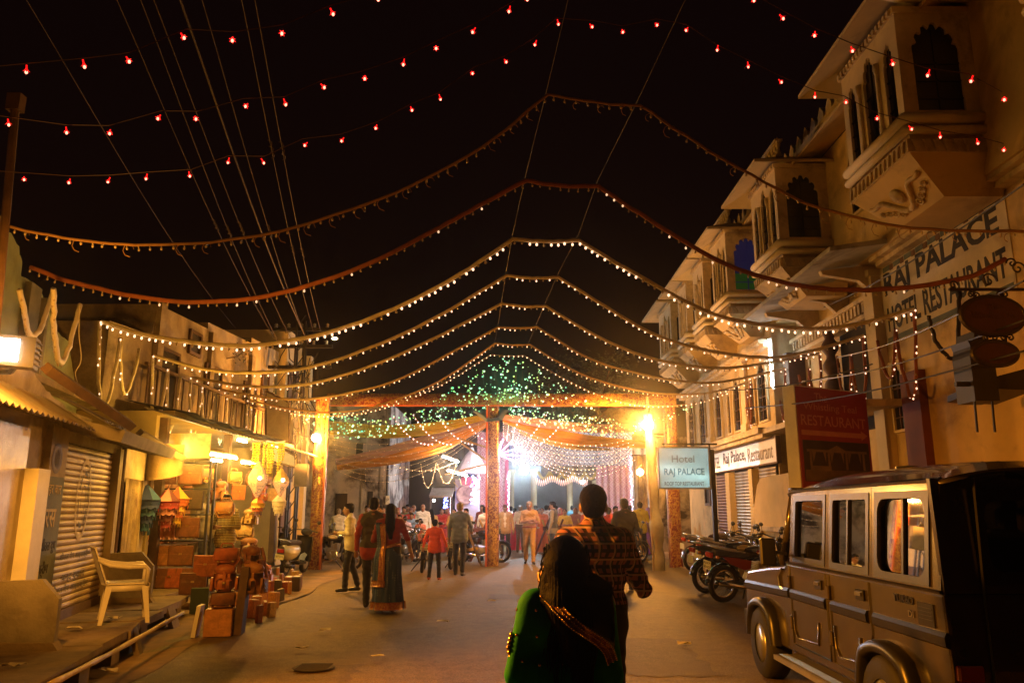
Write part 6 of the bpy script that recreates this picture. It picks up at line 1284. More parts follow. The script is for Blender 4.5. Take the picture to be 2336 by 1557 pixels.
# ---- service cables on the right wall
for k, (a, b_, lab) in enumerate((((1910, 815), (2336, 640), 'upper cable rising to the right across the hotel wall'), ((1830, 870), (2336, 730), 'middle cable rising to the right across the hotel wall'), ((1700, 930), (2336, 800), 'lower cable rising to the right across the hotel wall'), ((1640, 890), (1990, 830), 'short cable under the fourth garland by the arched windows'), ((1880, 700), (2336, 420), 'steep cable crossing the painted hotel name'))):
    A_, B_ = at(*a, Y=14.5 if k < 3 else 16), at(*b_, Y=7.5 if k != 3 else 12); pts = [A_.lerp(B_, t / 10) - Vector((0, 0, 0.12 * math.sin(math.pi * t / 10))) for t in range(11)]; tag(MB().tube(pts, 0.011, 5).build('service_cable', M_black), lab, 'cable', 'cables along the hotel wall')
# ------------------------------------------------------------------ jeep
M_paint = pm('tan_car_paint', (0.060, 0.049, 0.034), 0.26, 0.14, 2.5, 0.03, metal=0.35, coat=1.0, stain=(0.085, 0.066, 0.04), sscale=2.5, fine=120)
M_trimblk = pm('car_black_plastic', (0.014, 0.013, 0.012), 0.35, 0.2, 5, 0.05); M_rubber = pm('tyre_rubber', (0.012, 0.011, 0.010), 0.75, 0.3, 8, 0.3); M_glass = glassm('car_glass', (0.48, 0.48, 0.45)); M_chrome = pm('chrome', (0.7, 0.7, 0.7), 0.15, 0.05, 4, 0, metal=1.0); M_redl = pm('red_lens', (0.35, 0.01, 0.008), 0.15, 0.1, 4, 0, coat=1.0); M_amb = pm('amber_lens', (0.5, 0.16, 0.02), 0.2, 0.1, 4, 0, coat=1.0); M_seat = pm('seat_cloth', (0.05, 0.04, 0.035), 0.9, 0.3, 5, 0.2)
jeep = thing('parked_jeep', 'tan boxy jeep parked at the right, seen from behind', 'jeep', (3.30, 6.68, 0))
W2 = 0.80
def arc(cy, cz, r, a0, a1, n): return [(cy + r * math.cos(R(a0 + (a1 - a0) * k / n)), cz + r * math.sin(R(a0 + (a1 - a0) * k / n))) for k in range(n + 1)]
prof = [(-1.95, 0.45), (-1.97, 0.7), (-1.95, 1.12), (0.72, 1.12), (0.78, 1.08), (1.25, 1.04), (1.92, 0.96), (2.02, 0.88), (2.04, 0.5)] + [(1.8, 0.40)] + arc(1.40, 0.33, 0.37, 5, 175, 10) + [(1.0, 0.36), (-0.8, 0.36)] + arc(-1.2, 0.33, 0.37, 5, 175, 10) + [(-1.68, 0.42)]
def jp(mb, name, mats, smooth=False, parent=jeep): return mb.build(name, mats, parent, smooth, world=False)
body = MB(); body.prism(prof, -W2, W2, 'x'); bo = jp(body, 'body', M_paint)
bv = bo.modifiers.new('bevel', 'BEVEL'); bv.width = 0.025; bv.segments = 2; bv.limit_method = 'ANGLE'; bv.angle_limit = R(50)
# greenhouse side panels with window openings; they lean inwards
def rrect(x0, x1, y0, y1, r, n=4):
    pts = []
    for (cx, cy, a0) in ((x0 + r, y0 + r, 180), (x1 - r, y0 + r, 270), (x1 - r, y1 - r, 0), (x0 + r, y1 - r, 90)):
        pts += [(cx + r * math.cos(R(a0 + 90 * k / n)), cy + r * math.sin(R(a0 + 90 * k / n))) for k in range(n + 1)]
    return pts
for sx in (-1, 1):
    M = frame((sx * W2, 0, 1.12), (0, 1, 0), (sx, 0, 0), (-sx * 0.10, 0, 0.68)); M = Matrix(((0, -sx * 0.10, sx, sx * W2), (1, 0, 0, 0), (0, 1.0, 0, 1.12), (0, 0, 0, 1)))
    wins = [(-1.93, -1.02, (-1.78, -1.12)), (-1.02, -0.24, (-0.95, -0.33)), (-0.24, 0.62, (-0.16, 0.50))]
    for i, (a, b_, (wa, wb)) in enumerate(wins):
        rr = 0.09 if i == 0 else 0.03
        g = MB(M); g.plate(a + 0.004, b_ - 0.004, 0.0, 0.64, rrect(wa, wb, 0.06, 0.56, rr), -0.04, 0.0); jp(g, 'window_frame', M_paint)
        g = MB(M); g.plate(wa - 0.035, wb + 0.035, 0.025, 0.595, rrect(wa + 0.012, wb - 0.012, 0.072, 0.548, rr), 0.001, 0.012 if i == 0 else 0.006); sl_ = jp(g, 'window_seal', M_trimblk)
        g = MB(M); g.box(wa, wb, 0.06, 0.56, -0.03, -0.025); jp(g, 'window_pane', M_glass)
        if i < 2: g = MB(M); xm = (wa + wb) / 2 + (0.05 if i else 0); g.box(xm - 0.012, xm + 0.012, 0.06, 0.56, -0.024, -0.008); jp(g, 'window_divider', M_trimblk)
    g = MB(M); g.tube([(-1.95, 0.655, 0.008), (0.62, 0.64, 0.008)], 0.014, 6); jp(g, 'rain_gutter', M_chrome)
    # door cut lines, raised door panels, hinges, handles, strip
    for (a, b_) in ((-0.98, -0.27), (-0.20, 0.62)):
        g = MB(); X0 = sx * W2; cut = [(a, 1.10), (a, 0.75), (a + (0.12 if a < -0.5 else 0.0), 0.55), (a + (0.22 if a < -0.5 else 0.0), 0.44), (b_, 0.44), (b_, 1.10)]
        g.tube([(X0 + sx * 0.001, p[0], p[1]) for p in cut], 0.009, 4); jp(g, 'door_seam', M_trimblk)
        g = MB(); g.tube([(X0 + sx * 0.006, p[0], p[1]) for p in [(a + 0.2, 0.7), (a + 0.24, 0.52), (b_ - 0.12, 0.50), (b_ - 0.05, 0.56), (b_ - 0.05, 0.72)]], 0.011, 5); jp(g, 'panel_crease', M_paint, True)
        for z in (0.62, 0.96): g = MB(); g.rbox((X0 + sx * 0.014, b_ + 0.0, z), (0.03, 0.045, 0.11), None, 0, 0.6); jp(g, 'hinge', M_paint)
        g = MB(); g.rbox((X0 + sx * 0.008, a + 0.14, 1.0), (0.02, 0.13, 0.075), None, 0, 0.4); h_ = jp(g, 'door_handle', M_trimblk); g = MB(); g.box(min(X0 + sx * 0.018, X0 + sx * 0.03), max(X0 + sx * 0.018, X0 + sx * 0.03), a + 0.09, a + 0.19, 0.995, 1.02); jp(g, 'pull', M_chrome, False, h_)
    for (a, b_) in ((-1.96, -1.03), (-0.93, -0.30), (-0.18, 0.60), (0.66, 1.98)):
        g = MB(); X0 = sx * W2; zc = 0.86; g.prism([(0, zc - 0.045), (sx * 0.022, zc - 0.03), (sx * 0.026, zc + 0.02), (sx * 0.012, zc + 0.045), (0, zc + 0.045)], a, b_, 'y'); st_ = MB(); 
        g.v = [(v_[0] + X0, v_[1], v_[2] - (0.03 * max(0, v_[1] - 0.66) if a > 0.6 else 0)) for v_ in g.v]; jp(g, 'side_strip', M_trimblk)
    g = MB(); g.tube([(sx * W2 + sx * 0.002, -1.93, 1.125), (sx * W2 + sx * 0.002, 0.7, 1.125)], 0.010, 5); jp(g, 'belt_line', M_trimblk)
    # fuel flap and badge on the rear quarter
    g = MB(); g.rbox((sx * (W2 + 0.004), -1.74, 0.98), (0.012, 0.19, 0.135), None, 0, 0.6); 
    for k in range(4): g.box(min(sx * W2, sx * (W2 + 0.013)), max(sx * W2, sx * (W2 + 0.013)), -1.82, -1.66, 0.945 + 0.022 * k, 0.953 + 0.022 * k)
    if sx < 0: jp(g, 'fuel_flap', M_trimblk); Mt2 = frame((-W2 - 0.002, -1.34, 1.015), (0, -1, 0), (-1, 0, 0)); text('badge', 'TURBO', Mt2, 0.26, 0.05, M_trimblk, jeep, 0.006, 0.02, world=False); text('badge', 'DI', Mt2 @ Matrix.Translation((0.18, -0.075, 0)), 0.07, 0.04, M_chrome, jeep, 0.006, 0.02, world=False)
    # wheel arch flares
    for cy in (1.40, -1.2):
        P = []
        for k in range(13):
            a = R(4 + 172 * k / 12); row = []
            for (dr, dx) in ((0.0, -0.02), (0.0, 0.075), (0.02, 0.09), (0.075, 0.085), (0.105, 0.055), (0.11, 0.0)):
                q = 0.355 + dr * 0.8; ca, sa = math.cos(a), math.sin(a); sq = 1 / max(abs(ca), abs(sa)) ** 0.35; row.append((sx * (W2 + dx), cy + q * ca * sq * 0.97, 0.33 + q * sa * sq * 0.95))
            P.append(row)
        g = MB(); g.grid(P); jp(g, 'wheel_flare', M_trimblk, True)
    g = MB(); g.box(sx * W2 - 0.1 if sx > 0 else -W2 - 0.12, sx * W2 + 0.12 if sx > 0 else -W2 + 0.1, -0.66, 0.86, 0.27, 0.31)
    for k in range(5): g.box(sx * W2 - 0.1 if sx > 0 else -W2 - 0.118, sx * W2 + 0.118 if sx > 0 else -W2 + 0.1, -0.6, 0.8, 0.312, 0.318) if k == 0 else g.tube([(sx * (W2 + 0.02 * k), -0.6, 0.32), (sx * (W2 + 0.02 * k), 0.8, 0.32)], 0.006, 4)
    jp(g, 'running_board', M_alu)
    g = MB(); g.tube([(sx * W2, 0.66, 1.2), (sx * (W2 + 0.12), 0.68, 1.22)], 0.015, 6); g.rbox((sx * (W2 + 0.17), 0.68, 1.22), (0.14, 0.06, 0.24), None, 0, 0.5); jp(g, 'wing_mirror', M_trimblk)
    g = MB(); g.rbox((sx * (W2 - 0.09), -1.975, 0.69), (0.15, 0.05, 0.09), None, 0, 0.4); jp(g, 'tail_light', M_redl); g = MB(); g.rbox((sx * (W2 - 0.09), -1.972, 0.585), (0.14, 0.045, 0.09), None, 0, 0.4); jp(g, 'indicator', M_amb)
    g = MB(); g.rbox((sx * (W2 - 0.05), -1.99, 0.40), (0.2, 0.12, 0.22), None, 0, 0.5); jp(g, 'bumper_corner', M_redl if False else M_trimblk)
    for cy in (1.40, -1.2):
        X0 = sx * (W2 - 0.03)
        Mx = Matrix.Rotation(math.pi / 2, 3, 'Y'); g = MB(); g.lathe([(0.18, -0.1), (0.30, -0.105), (0.325, -0.08), (0.327, 0.08), (0.30, 0.105), (0.18, 0.1)], 26, (X0, cy, 0.328), Mx, caps=False); t_ = jp(g, 'wheel', M_rubber, True); g = MB(); g.lathe([(0.0, 0.02), (0.07, 0.03), (0.14, -0.02), (0.18, 0.05), (0.19, 0.09)], 20, (X0, cy, 0.328), Matrix.Rotation(math.pi / 2 * sx, 3, 'Y')); jp(g, 'rim', M_alu, True, t_)
# roof with crowned top, rear panel, hatch, windscreen
P = []
for i in range(13):
    t = i / 12; y = -1.99 + 2.66 * t; row = []
    for j in range(13):
        s_ = -1 + 2 * j / 12; row.append((0.745 * s_, y + (0.03 if abs(s_) > 0.9 else 0), 1.775 + 0.14 * (1 - abs(s_) ** 3.2) * (1 - abs(2 * t - 1) ** 6 * 0.5) - 0.07 * max(0, t - 0.7) ** 1.5 * 3))
    P.append(row)
g = MB(); g.grid(P, thick=0.03); jp(g, 'roof', M_paint, True)
Mr = Matrix(((1, 0, 0, 0), (0, 0.05, -1, -1.95), (0, 1, 0, 1.12), (0, 0, 0, 1)))
g = MB(Mr); g.plate(-0.79, 0.79, 0.0, 0.66, rrect(-0.52, 0.58, 0.1, 0.55, 0.08), -0.04, 0.0); jp(g, 'rear_frame', M_paint); g = MB(Mr); g.plate(-0.57, 0.63, 0.05, 0.60, rrect(-0.5, 0.56, 0.12, 0.53, 0.08), 0.001, 0.012); jp(g, 'window_seal', M_trimblk); g = MB(Mr); g.box(-0.52, 0.58, 0.1, 0.55, -0.03, -0.025); jp(g, 'rear_window', M_glass)
g = MB(); g.tube([(-0.56, -1.975, 1.78), (-0.57, -1.965, 1.12), (-0.58, -1.985, 0.5)], 0.009, 4); jp(g, 'hatch_seam', M_trimblk)
g = MB(); g.box(-0.8, 0.8, -2.06, -1.96, 0.36, 0.46); jp(g, 'rear_bumper', M_trimblk)
Mx = Matrix.Rotation(math.pi / 2, 3, 'X'); g = MB(); g.lathe([(0.16, -0.1), (0.32, -0.105), (0.355, -0.07), (0.355, 0.07), (0.32, 0.1), (0.16, 0.1)], 26, (0.25, -2.1, 0.95), Mx); sw = jp(g, 'spare_wheel', M_rubber, True)
g = MB(); g.add([(-0.74, 0.86, 1.10), (0.74, 0.86, 1.10), (0.68, 0.64, 1.74), (-0.68, 0.64, 1.74)], [(0, 1, 2, 3)]); jp(g, 'windscreen', M_glass)
for sx in (-1, 1): g = MB(); g.tube([(sx * 0.78, 0.84, 1.1), (sx * 0.70, 0.63, 1.78)], 0.04, 6); jp(g, 'pillar', M_paint, True)
g = MB(); g.box(-0.74, 0.74, 0.6, 0.68, 1.72, 1.79); jp(g, 'windscreen_header', M_paint)
for (y, n_) in ((-0.55, 2), (0.15, 2), (-1.4, 1)):
    for x in ((-0.38, 0.38) if n_ == 2 else (0.0,)):
        g = MB(); g.rbox((x, y, 0.86), (0.48 if n_ == 2 else 1.2, 0.48, 0.2), None, 0, 0.4); g.rbox((x, y - 0.25, 1.18), (0.46 if n_ == 2 else 1.2, 0.13, 0.55), None, 0, 0.4); g.rbox((x, y - 0.26, 1.53), (0.24, 0.09, 0.15), None, 0, 0.5); jp(g, 'seat', M_seat)
Ms_ = Matrix.Rotation(R(65), 3, 'X'); g = MB(); g.tube([(0.38 + 0.18 * math.cos(k * 0.4), 0.42 + 0.06 * math.sin(k * 0.4), 1.2 + 0.17 * math.sin(k * 0.4)) for k in range(17)], 0.014, 5); jp(g, 'steering_wheel', M_trimblk)
g = MB(); g.box(-0.72, 0.72, 0.62, 0.8, 0.95, 1.13); jp(g, 'dashboard', M_trimblk)
g = MB(); g.rbox((-0.45, 2.04, 0.72), (0.26, 0.05, 0.2), None, 0, 0.4); jp(g, 'headlight', M_chrome); g = MB(); g.rbox((0.45, 2.04, 0.72), (0.26, 0.05, 0.2), None, 0, 0.4); jp(g, 'headlight', M_chrome); g = MB(); g.box(-0.8, 0.8, 2.03, 2.14, 0.4, 0.56); jp(g, 'front_bumper', M_trimblk)
g = MB(); g.tube([(-W2 - 0.01, 0.80, 1.06), (-W2 - 0.01, 0.9, 0.99), (-W2 - 0.01, 0.88, 0.9), (-W2 - 0.01, 0.80, 0.88)], 0.014, 5); jp(g, 'bonnet_clasp', M_chrome)
g = MB(); g.prism([(1.0, 1.055), (1.9, 0.975), (1.9, 0.995), (1.0, 1.09)], -0.62, 0.62, 'x'); jp(g, 'bonnet_bulge', M_paint)
g = MB(); g.lathe([(0.1, 0), (0.09, 0.03), (0.0, 0.04)], 12, (-0.1, -0.3, 1.905)); jp(g, 'roof_vent', M_trimblk)
# ------------------------------------------------------------------ motorcycles
M_spoke = M_chrome
def moto(loc, rz, label, tank=(0.02, 0.02, 0.02), panel=None, lean=0.13, plate=None, helmet=False, tail=True, grp='parked motorcycles', red_stripe=False, simple=False):
    o = thing('motorcycle', label, 'motorcycle', loc, rz, grp); o.rotation_euler = (0, lean, rz)
    mt = pm('tank_%g_%g_%g' % tank, tank, 0.22, 0.08, 2, 0, metal=0.2, coat=1.0); mp = pm('tank_%g_%g_%g' % (panel or tank), panel or tank, 0.25, 0.08, 2, 0, metal=0.2, coat=1.0)
    def q(mb, name, m, sm=False, par=None): return mb.build(name, m, par or o, sm, world=False)
    Mx = Matrix.Rotation(math.pi / 2, 3, 'Y')
    for (y, nm_) in ((0.64, 'front_wheel'), (-0.64, 'rear_wheel')):
        g = MB(); n = 24; g.tube([(0, y + 0.275 * math.cos(2 * math.pi * k / n), 0.315 + 0.275 * math.sin(2 * math.pi * k / n)) for k in range(n + 1)], 0.045, 8, 0, False); wh_ = q(g, nm_, M_rubber, True)
        g = MB(); g.tube([(0, y + 0.228 * math.cos(2 * math.pi * k / n), 0.315 + 0.228 * math.sin(2 * math.pi * k / n)) for k in range(n + 1)], 0.018, 5, 0, False); g.cyl((-0.05, y, 0.315), (0.05, y, 0.315), 0.05, 10); q(g, 'rim', M_chrome, True, wh_)
        if not simple:
            g = MB()
            for k in range(18): a = 2 * math.pi * k / 18; g.tube([((-1) ** k * 0.035, y + 0.05 * math.cos(a + .5), 0.315 + 0.05 * math.sin(a + .5)), (0, y + 0.22 * math.cos(a), 0.315 + 0.22 * math.sin(a))], 0.003, 3)
            tag(q(g, 'spokes', M_spoke, False, wh_), kind='stuff')
        g = MB(); a0, a1 = (35, 165) if y > 0 else (20, 175); P = [[(dx, y + rr * math.cos(R(a0 + (a1 - a0) * k / 12)), 0.315 + rr * math.sin(R(a0 + (a1 - a0) * k / 12))) for (dx, rr) in ((-0.06, 0.33), (-0.035, 0.355), (0.035, 0.355), (0.06, 0.33))] for k in range(13)]; g.grid(P, thick=0.006); q(g, 'mudguard', mt if y < 0 else M_trimblk, True)
    g = MB(); g.tube([(0, 0.36, 0.92), (0, 0.1, 0.78), (0, -0.5, 0.72), (0, -0.85, 0.76)], 0.025, 6); g.tube([(0, 0.36, 0.86), (0, 0.22, 0.45), (0, -0.15, 0.3), (0, -0.35, 0.45), (0, -0.4, 0.72)], 0.025, 6); g.tube([(0.06, -0.25, 0.36), (0.06, -0.64, 0.315)], 0.022, 6); g.tube([(-0.06, -0.25, 0.36), (-0.06, -0.64, 0.315)], 0.022, 6); q(g, 'frame', M_trimblk, True)
    g = MB(); g.rbox((0, 0.02, 0.42), (0.22, 0.36, 0.24), None, 0, 0.4); g.lathe([(0.085, -0.13), (0.1, -0.11), (0.1, 0.11), (0.085, 0.13)], 14, (0, -0.06, 0.38), Mx); g.lathe([(0.07, -0.01), (0.07, 0.005), (0.0, 0.015)], 14, (0.13, -0.06, 0.38), Mx)
    for k in range(5): g.box(-0.1, 0.1, 0.02 + 0.0 * k, 0.2, 0.53 + 0.03 * k, 0.545 + 0.03 * k)
    g.cyl((0, 0.1, 0.5), (0, 0.13, 0.68), 0.06, 8); q(g, 'engine', M_alu)
    g = MB(); P = []
    for k in range(11):
        t = k / 10; y = 0.36 - 0.56 * t; w_ = 0.14 * math.sin(math.pi * min(1, 0.18 + t * 0.8)) ** 0.6; h_ = 0.11 * math.sin(math.pi * min(0.98, 0.15 + 0.75 * t)) ** 0.7; P.append([(w_ * math.cos(a) * (1 if True else 0), y, 0.86 + h_ * math.sin(a) * (1.0 if math.sin(a) > 0 else 0.7)) for a in [2 * math.pi * j / 14 for j in range(15)]])
    g.grid(P); q(g, 'fuel_tank', mt, True)
    if panel or red_stripe:
        for sx in (-1, 1): g = MB(); g.ell((sx * 0.122, 0.1, 0.86), (0.025, 0.17, 0.06), 10, 6); q(g, 'tank_badge', mp, True); g = MB(); g.ell((sx * 0.135, 0.08, 0.85), (0.018, 0.13, 0.022), 10, 6); q(g, 'tank_flash', pm('stripe_white', (0.7, 0.62, 0.45), 0.3, 0.05, 3, 0), True)
    g = MB(); P = []
    for k in range(11):
        t = k / 10; y = -0.15 - 0.72 * t; P.append([(s_ * (0.09 + 0.045 * math.sin(math.pi * min(1, t * 1.4))), y, 0.80 + 0.05 * t * t + dz) for (s_, dz) in ((-1, -0.02), (-0.8, 0.04), (0, 0.055), (0.8, 0.04), (1, -0.02))])
    g.grid(P, thick=-0.05); q(g, 'seat', M_seat, True)
    for sx in (-1, 1): g = MB(); g.prism([(-0.16, 0.72), (-0.5, 0.78), (-0.78, 0.8), (-0.62, 0.68), (-0.3, 0.56), (-0.18, 0.58)], sx * 0.1, sx * 0.13, 'x'); q(g, 'side_panel', mp if red_stripe else mt)
    g = MB(); g.tube([(0.1, 0.18, 0.5), (0.12, 0.24, 0.3), (0.13, 0.0, 0.24), (0.14, -0.3, 0.27), (0.15, -0.85, 0.36)], [0.022, 0.022, 0.025, 0.04, 0.045], 8); q(g, 'exhaust', M_chrome, True)
    g = MB()
    for sx in (-1, 1): g.tube([(sx * 0.075, 0.64, 0.315), (sx * 0.075, 0.48, 0.72), (sx * 0.07, 0.38, 0.98)], 0.024, 6)
    q(g, 'fork', M_chrome, True)
    g = MB(); g.tube([(-0.36, 0.22, 1.03), (-0.24, 0.3, 1.06), (-0.1, 0.36, 1.02), (0.1, 0.36, 1.02), (0.24, 0.3, 1.06), (0.36, 0.22, 1.03)], 0.014, 6); q(g, 'handlebar', M_trimblk, True)
    for sx in (-1, 1): g = MB(); g.tube([(sx * 0.25, 0.29, 1.07), (sx * 0.3, 0.3, 1.2)], 0.007, 4); g.ell((sx * 0.31, 0.3, 1.24), (0.065, 0.012, 0.042), 10, 6); q(g, 'mirror', M_trimblk, True)
    g = MB(); g.ell((0, 0.5, 0.92), (0.1, 0.09, 0.1), 12, 8); q(g, 'headlight', M_trimblk, True); g = MB(); g.lathe([(0.0, 0.0), (0.085, 0.0), (0.09, -0.02)], 14, (0, 0.575, 0.92), Matrix.Rotation(-math.pi / 2, 3, 'X')); q(g, 'lens', M_chrome)
    g = MB(); g.tube([(-0.12, -0.3, 0.86), (-0.14, -0.7, 0.92), (-0.1, -0.92, 0.96), (0.1, -0.92, 0.96), (0.14, -0.7, 0.92), (0.12, -0.3, 0.86)], 0.014, 6); q(g, 'grab_rail', M_alu, True)
    g = MB(); g.rbox((0, -0.96, 0.82), (0.16, 0.06, 0.09), None, 0, 0.4); q(g, 'tail_light', M_redl)
    g = MB(); g.box(-0.1, 0.1, -1.0, -0.99, 0.58, 0.72); pl_ = q(g, 'number_plate', pm('plate_yellow', (0.62, 0.60, 0.40), 0.5, 0.1, 3, 0))
    if plate:
        Mp = frame((-0.085, -1.001, 0.655), (1, 0, 0), (0, -1, 0)); text('lettering', plate[0], Mp, 0.17, 0.045, M_letter, pl_, 0.002, 0.01, world=False); text('lettering', plate[1], Mp @ Matrix.Translation((0, -0.062, 0)), 0.17, 0.045, M_letter, pl_, 0.002, 0.01, world=False)
    for sx in (-1, 1): g = MB(); g.ell((sx * 0.15, -0.9, 0.8), (0.045, 0.03, 0.03), 8, 6); q(g, 'indicator', M_amb, True)
    g = MB(); g.tube([(-0.08, -0.1, 0.3), (-0.3, 0.02, -0.03)], 0.014, 5); g.box(-0.2, 0.2, -0.12, -0.08, 0.27, 0.3); q(g, 'stand', M_trimblk)
    if helmet:
        p = Vector(loc) + Vector((0, 0, 0)); 
    return o
def gp_(x, y): p = at(x, y, Z=0.02); return (p.x, p.y, 0.02)
def facing(a, b): return math.atan2(b[1] - a[1], b[0] - a[0]) - math.pi / 2
moto((4.25, 14.4, 0.02), R(-68), 'black motorcycle with red and white flash, nearest in the right row', (0.016, 0.015, 0.016), (0.24, 0.02, 0.015), 0.14, ('RJ27', 'SB 4121'), red_stripe=True)
moto((4.35, 15.9, 0.02), R(-72), 'black classic motorcycle with cream tank panel, second in the right row', (0.012, 0.012, 0.013), (0.62, 0.55, 0.32), 0.12)
moto((4.7, 17.4, 0.02), R(-60), 'dark motorcycle with raised mirror under the light box sign', (0.02, 0.02, 0.022), None, 0.12, simple=True); moto((5.2, 18.9, 0.02), R(-75), 'black motorcycle fourth in the right row by the yellow wall', (0.014, 0.014, 0.016), None, 0.12, simple=True); moto((5.3, 21.2, 0.02), R(-70), 'dark motorcycle at the far end of the right row by the red post', (0.03, 0.012, 0.012), None, 0.12, simple=True)
moto((3.35, 23.8, 0.02), R(-50), 'dark motorcycle beside the wrapped lamp pole', (0.02, 0.02, 0.02), None, 0.12, simple=True); moto((2.6, 25.3, 0.02), R(-65), 'black motorcycle parked behind the barricade near the yellow shirt', (0.05, 0.01, 0.01), None, 0.12, simple=True); moto((3.6, 26.2, 0.02), R(-60), 'black motorcycle in front of the brown curtain', (0.02, 0.02, 0.03), None, 0.12, simple=True)
moto((5.0, 16.5, 0.02), R(-66), 'black motorcycle wedged behind the cream tank motorcycle', (0.013, 0.013, 0.015), None, 0.12, simple=True); moto((5.6, 17.7, 0.02), R(-78), 'black motorcycle close to the stair wall in the right row', (0.02, 0.016, 0.016), None, 0.12, simple=True)
p = gp_(955, 1308); moto((p[0], p[1] + 0.9, 0.02), R(4), 'black motorcycle seen from behind with pale number plate, left of the boy', (0.015, 0.014, 0.014), None, 0.10, ('RJ27', 'SE 4363'))
p = gp_(1025, 1300); moto((p[0] + 0.1, p[1] + 0.95, 0.02), R(-8), 'motorcycle with white side box ahead of the man in blue shirt', (0.03, 0.03, 0.03), (0.3, 0.3, 0.28), 0.1, ('RJ27', '2S 1907'))
p = gp_(765, 1300); moto((p[0] - 0.15, p[1] + 0.5, 0.02), R(-115), 'motorcycle with chrome fork turned to the street beside left gate post', (0.02, 0.02, 0.02), (0.5, 0.48, 0.4), 0.13)
p = gp_(815, 1285); moto((p[0], p[1] + 0.6, 0.02), R(150), 'dark motorcycle under the seated man in white', (0.02, 0.02, 0.022), None, 0.1, simple=True)
p = gp_(1085, 1290); moto((p[0] + 0.1, p[1] + 1.2, 0.02), R(-70), 'dark motorcycle behind the centre gate post', (0.02, 0.015, 0.015), None, 0.12, simple=True)
p = gp_(905, 1290); moto((p[0], p[1] + 1.2, 0.02), R(-30), 'dark motorcycle before the watching crowd, left of centre', (0.018, 0.018, 0.018), None, 0.12, simple=True)
# ---- scooters by the leather shop
def scooter(loc, rz, body, label, plate=None):
    o = thing('scooter', label, 'scooter', loc, rz, 'scooters by the leather shop'); o.rotation_euler = (0, 0.12, rz); mb_ = pm('scoot_%g_%g_%g' % body, body, 0.25, 0.08, 2, 0, coat=1.0)
    def q(mb, name, m, sm=False, par=None): return mb.build(name, m, par or o, sm, world=False)
    for y, nm_ in ((0.6, 'front_wheel'), (-0.55, 'rear_wheel')):
        g = MB(); n = 20; g.tube([(0, y + 0.18 * math.cos(2 * math.pi * k / n), 0.235 + 0.18 * math.sin(2 * math.pi * k / n)) for k in range(n + 1)], 0.055, 8, 0, False); w_ = q(g, nm_, M_rubber, True); g = MB(); g.cyl((-0.05, y, 0.235), (0.05, y, 0.235), 0.13, 14); q(g, 'rim', M_alu, False, w_)
    P = []
    for k in range(13):
        t = k / 12; y = -0.95 + 0.85 * t; w_ = 0.21 * math.sin(math.pi * (0.12 + 0.68 * t)) ** 0.7; zt2 = 0.74 + 0.03 * math.sin(t * 3); zb2 = 0.46 - 0.1 * math.sin(math.pi * t); P.append([(w_ * math.cos(a), y, (zt2 + zb2) / 2 + (zt2 - zb2) / 2 * math.sin(a)) for a in [2 * math.pi * j / 14 for j in range(15)]])
    g = MB(); g.grid(P); q(g, 'body_shell', mb_, True)
    g = MB(); g.rbox((0, -0.45, 0.79), (0.26, 0.72, 0.1), None, 0, 0.6); q(g, 'seat', M_seat)
    g = MB(); g.tube([(-0.12, -0.75, 0.82), (-0.1, -0.98, 0.88), (0.1, -0.98, 0.88), (0.12, -0.75, 0.82)], 0.013, 6); q(g, 'grab_rail', M_alu, True)
    g = MB(); g.box(-0.16, 0.16, -0.1, 0.32, 0.26, 0.31); q(g, 'footboard', M_trimblk)
    P = [[((-0.2 + 0.4 * j / 8), 0.36 + 0.12 * (1 - ((j - 4) / 4) ** 2) + 0.05 * (1 - t_), 0.3 + 0.62 * t_) for j in range(9)] for t_ in [k / 6 for k in range(7)]]; g = MB(); g.grid(P, thick=0.03); q(g, 'leg_shield', M_trimblk, True)
    g = MB(); g.ell((0, 0.42, 1.02), (0.15, 0.13, 0.1), 12, 8); q(g, 'headset', M_trimblk, True); g = MB(); g.tube([(-0.34, 0.3, 1.05), (-0.15, 0.4, 1.06), (0.15, 0.4, 1.06), (0.34, 0.3, 1.05)], 0.014, 6); q(g, 'handlebar', M_trimblk, True)
    for sx in (-1, 1): g = MB(); g.tube([(sx * 0.22, 0.38, 1.08), (sx * 0.3, 0.38, 1.24)], 0.007, 4); g.ell((sx * 0.31, 0.38, 1.28), (0.06, 0.014, 0.045), 10, 6); q(g, 'mirror', M_trimblk, True)
    g = MB(); P = [[(dx, 0.6 + rr * math.cos(R(20 + 140 * k / 10)), 0.235 + rr * math.sin(R(20 + 140 * k / 10))) for (dx, rr) in ((-0.08, 0.24), (0, 0.28), (0.08, 0.24))] for k in range(11)]; g.grid(P, thick=0.008); q(g, 'front_mudguard', mb_, True)
    g = MB(); g.rbox((0, -0.96, 0.62), (0.16, 0.05, 0.09), None, 0, 0.4); q(g, 'tail_light', M_redl); g = MB(); g.box(-0.11, 0.11, -0.99, -0.98, 0.42, 0.54); pl_ = q(g, 'number_plate', pm('plate_yellow', (0.62, 0.60, 0.40)))
    if plate: text('lettering', plate, frame((-0.09, -0.991, 0.46), (1, 0, 0), (0, -1, 0)), 0.18, 0.05, M_letter, pl_, 0.002, 0.01, world=False)
    g = MB(); g.tube([(0.12, -0.3, 0.24), (0.16, -0.85, 0.28)], [0.03, 0.05], 8); q(g, 'exhaust', M_trimblk, True); return o
p = gp_(652, 1316); scooter((p[0] - 0.05, p[1] + 0.8, 0.02), R(-8), (0.52, 0.50, 0.36), 'cream and black scooter seen from behind beside the leather shop', 'RJ27 5173')
p = gp_(600, 1300); scooter((p[0] - 0.1, p[1] + 0.9, 0.02), R(-30), (0.014, 0.014, 0.016), 'black scooter parked behind the stacked bags')
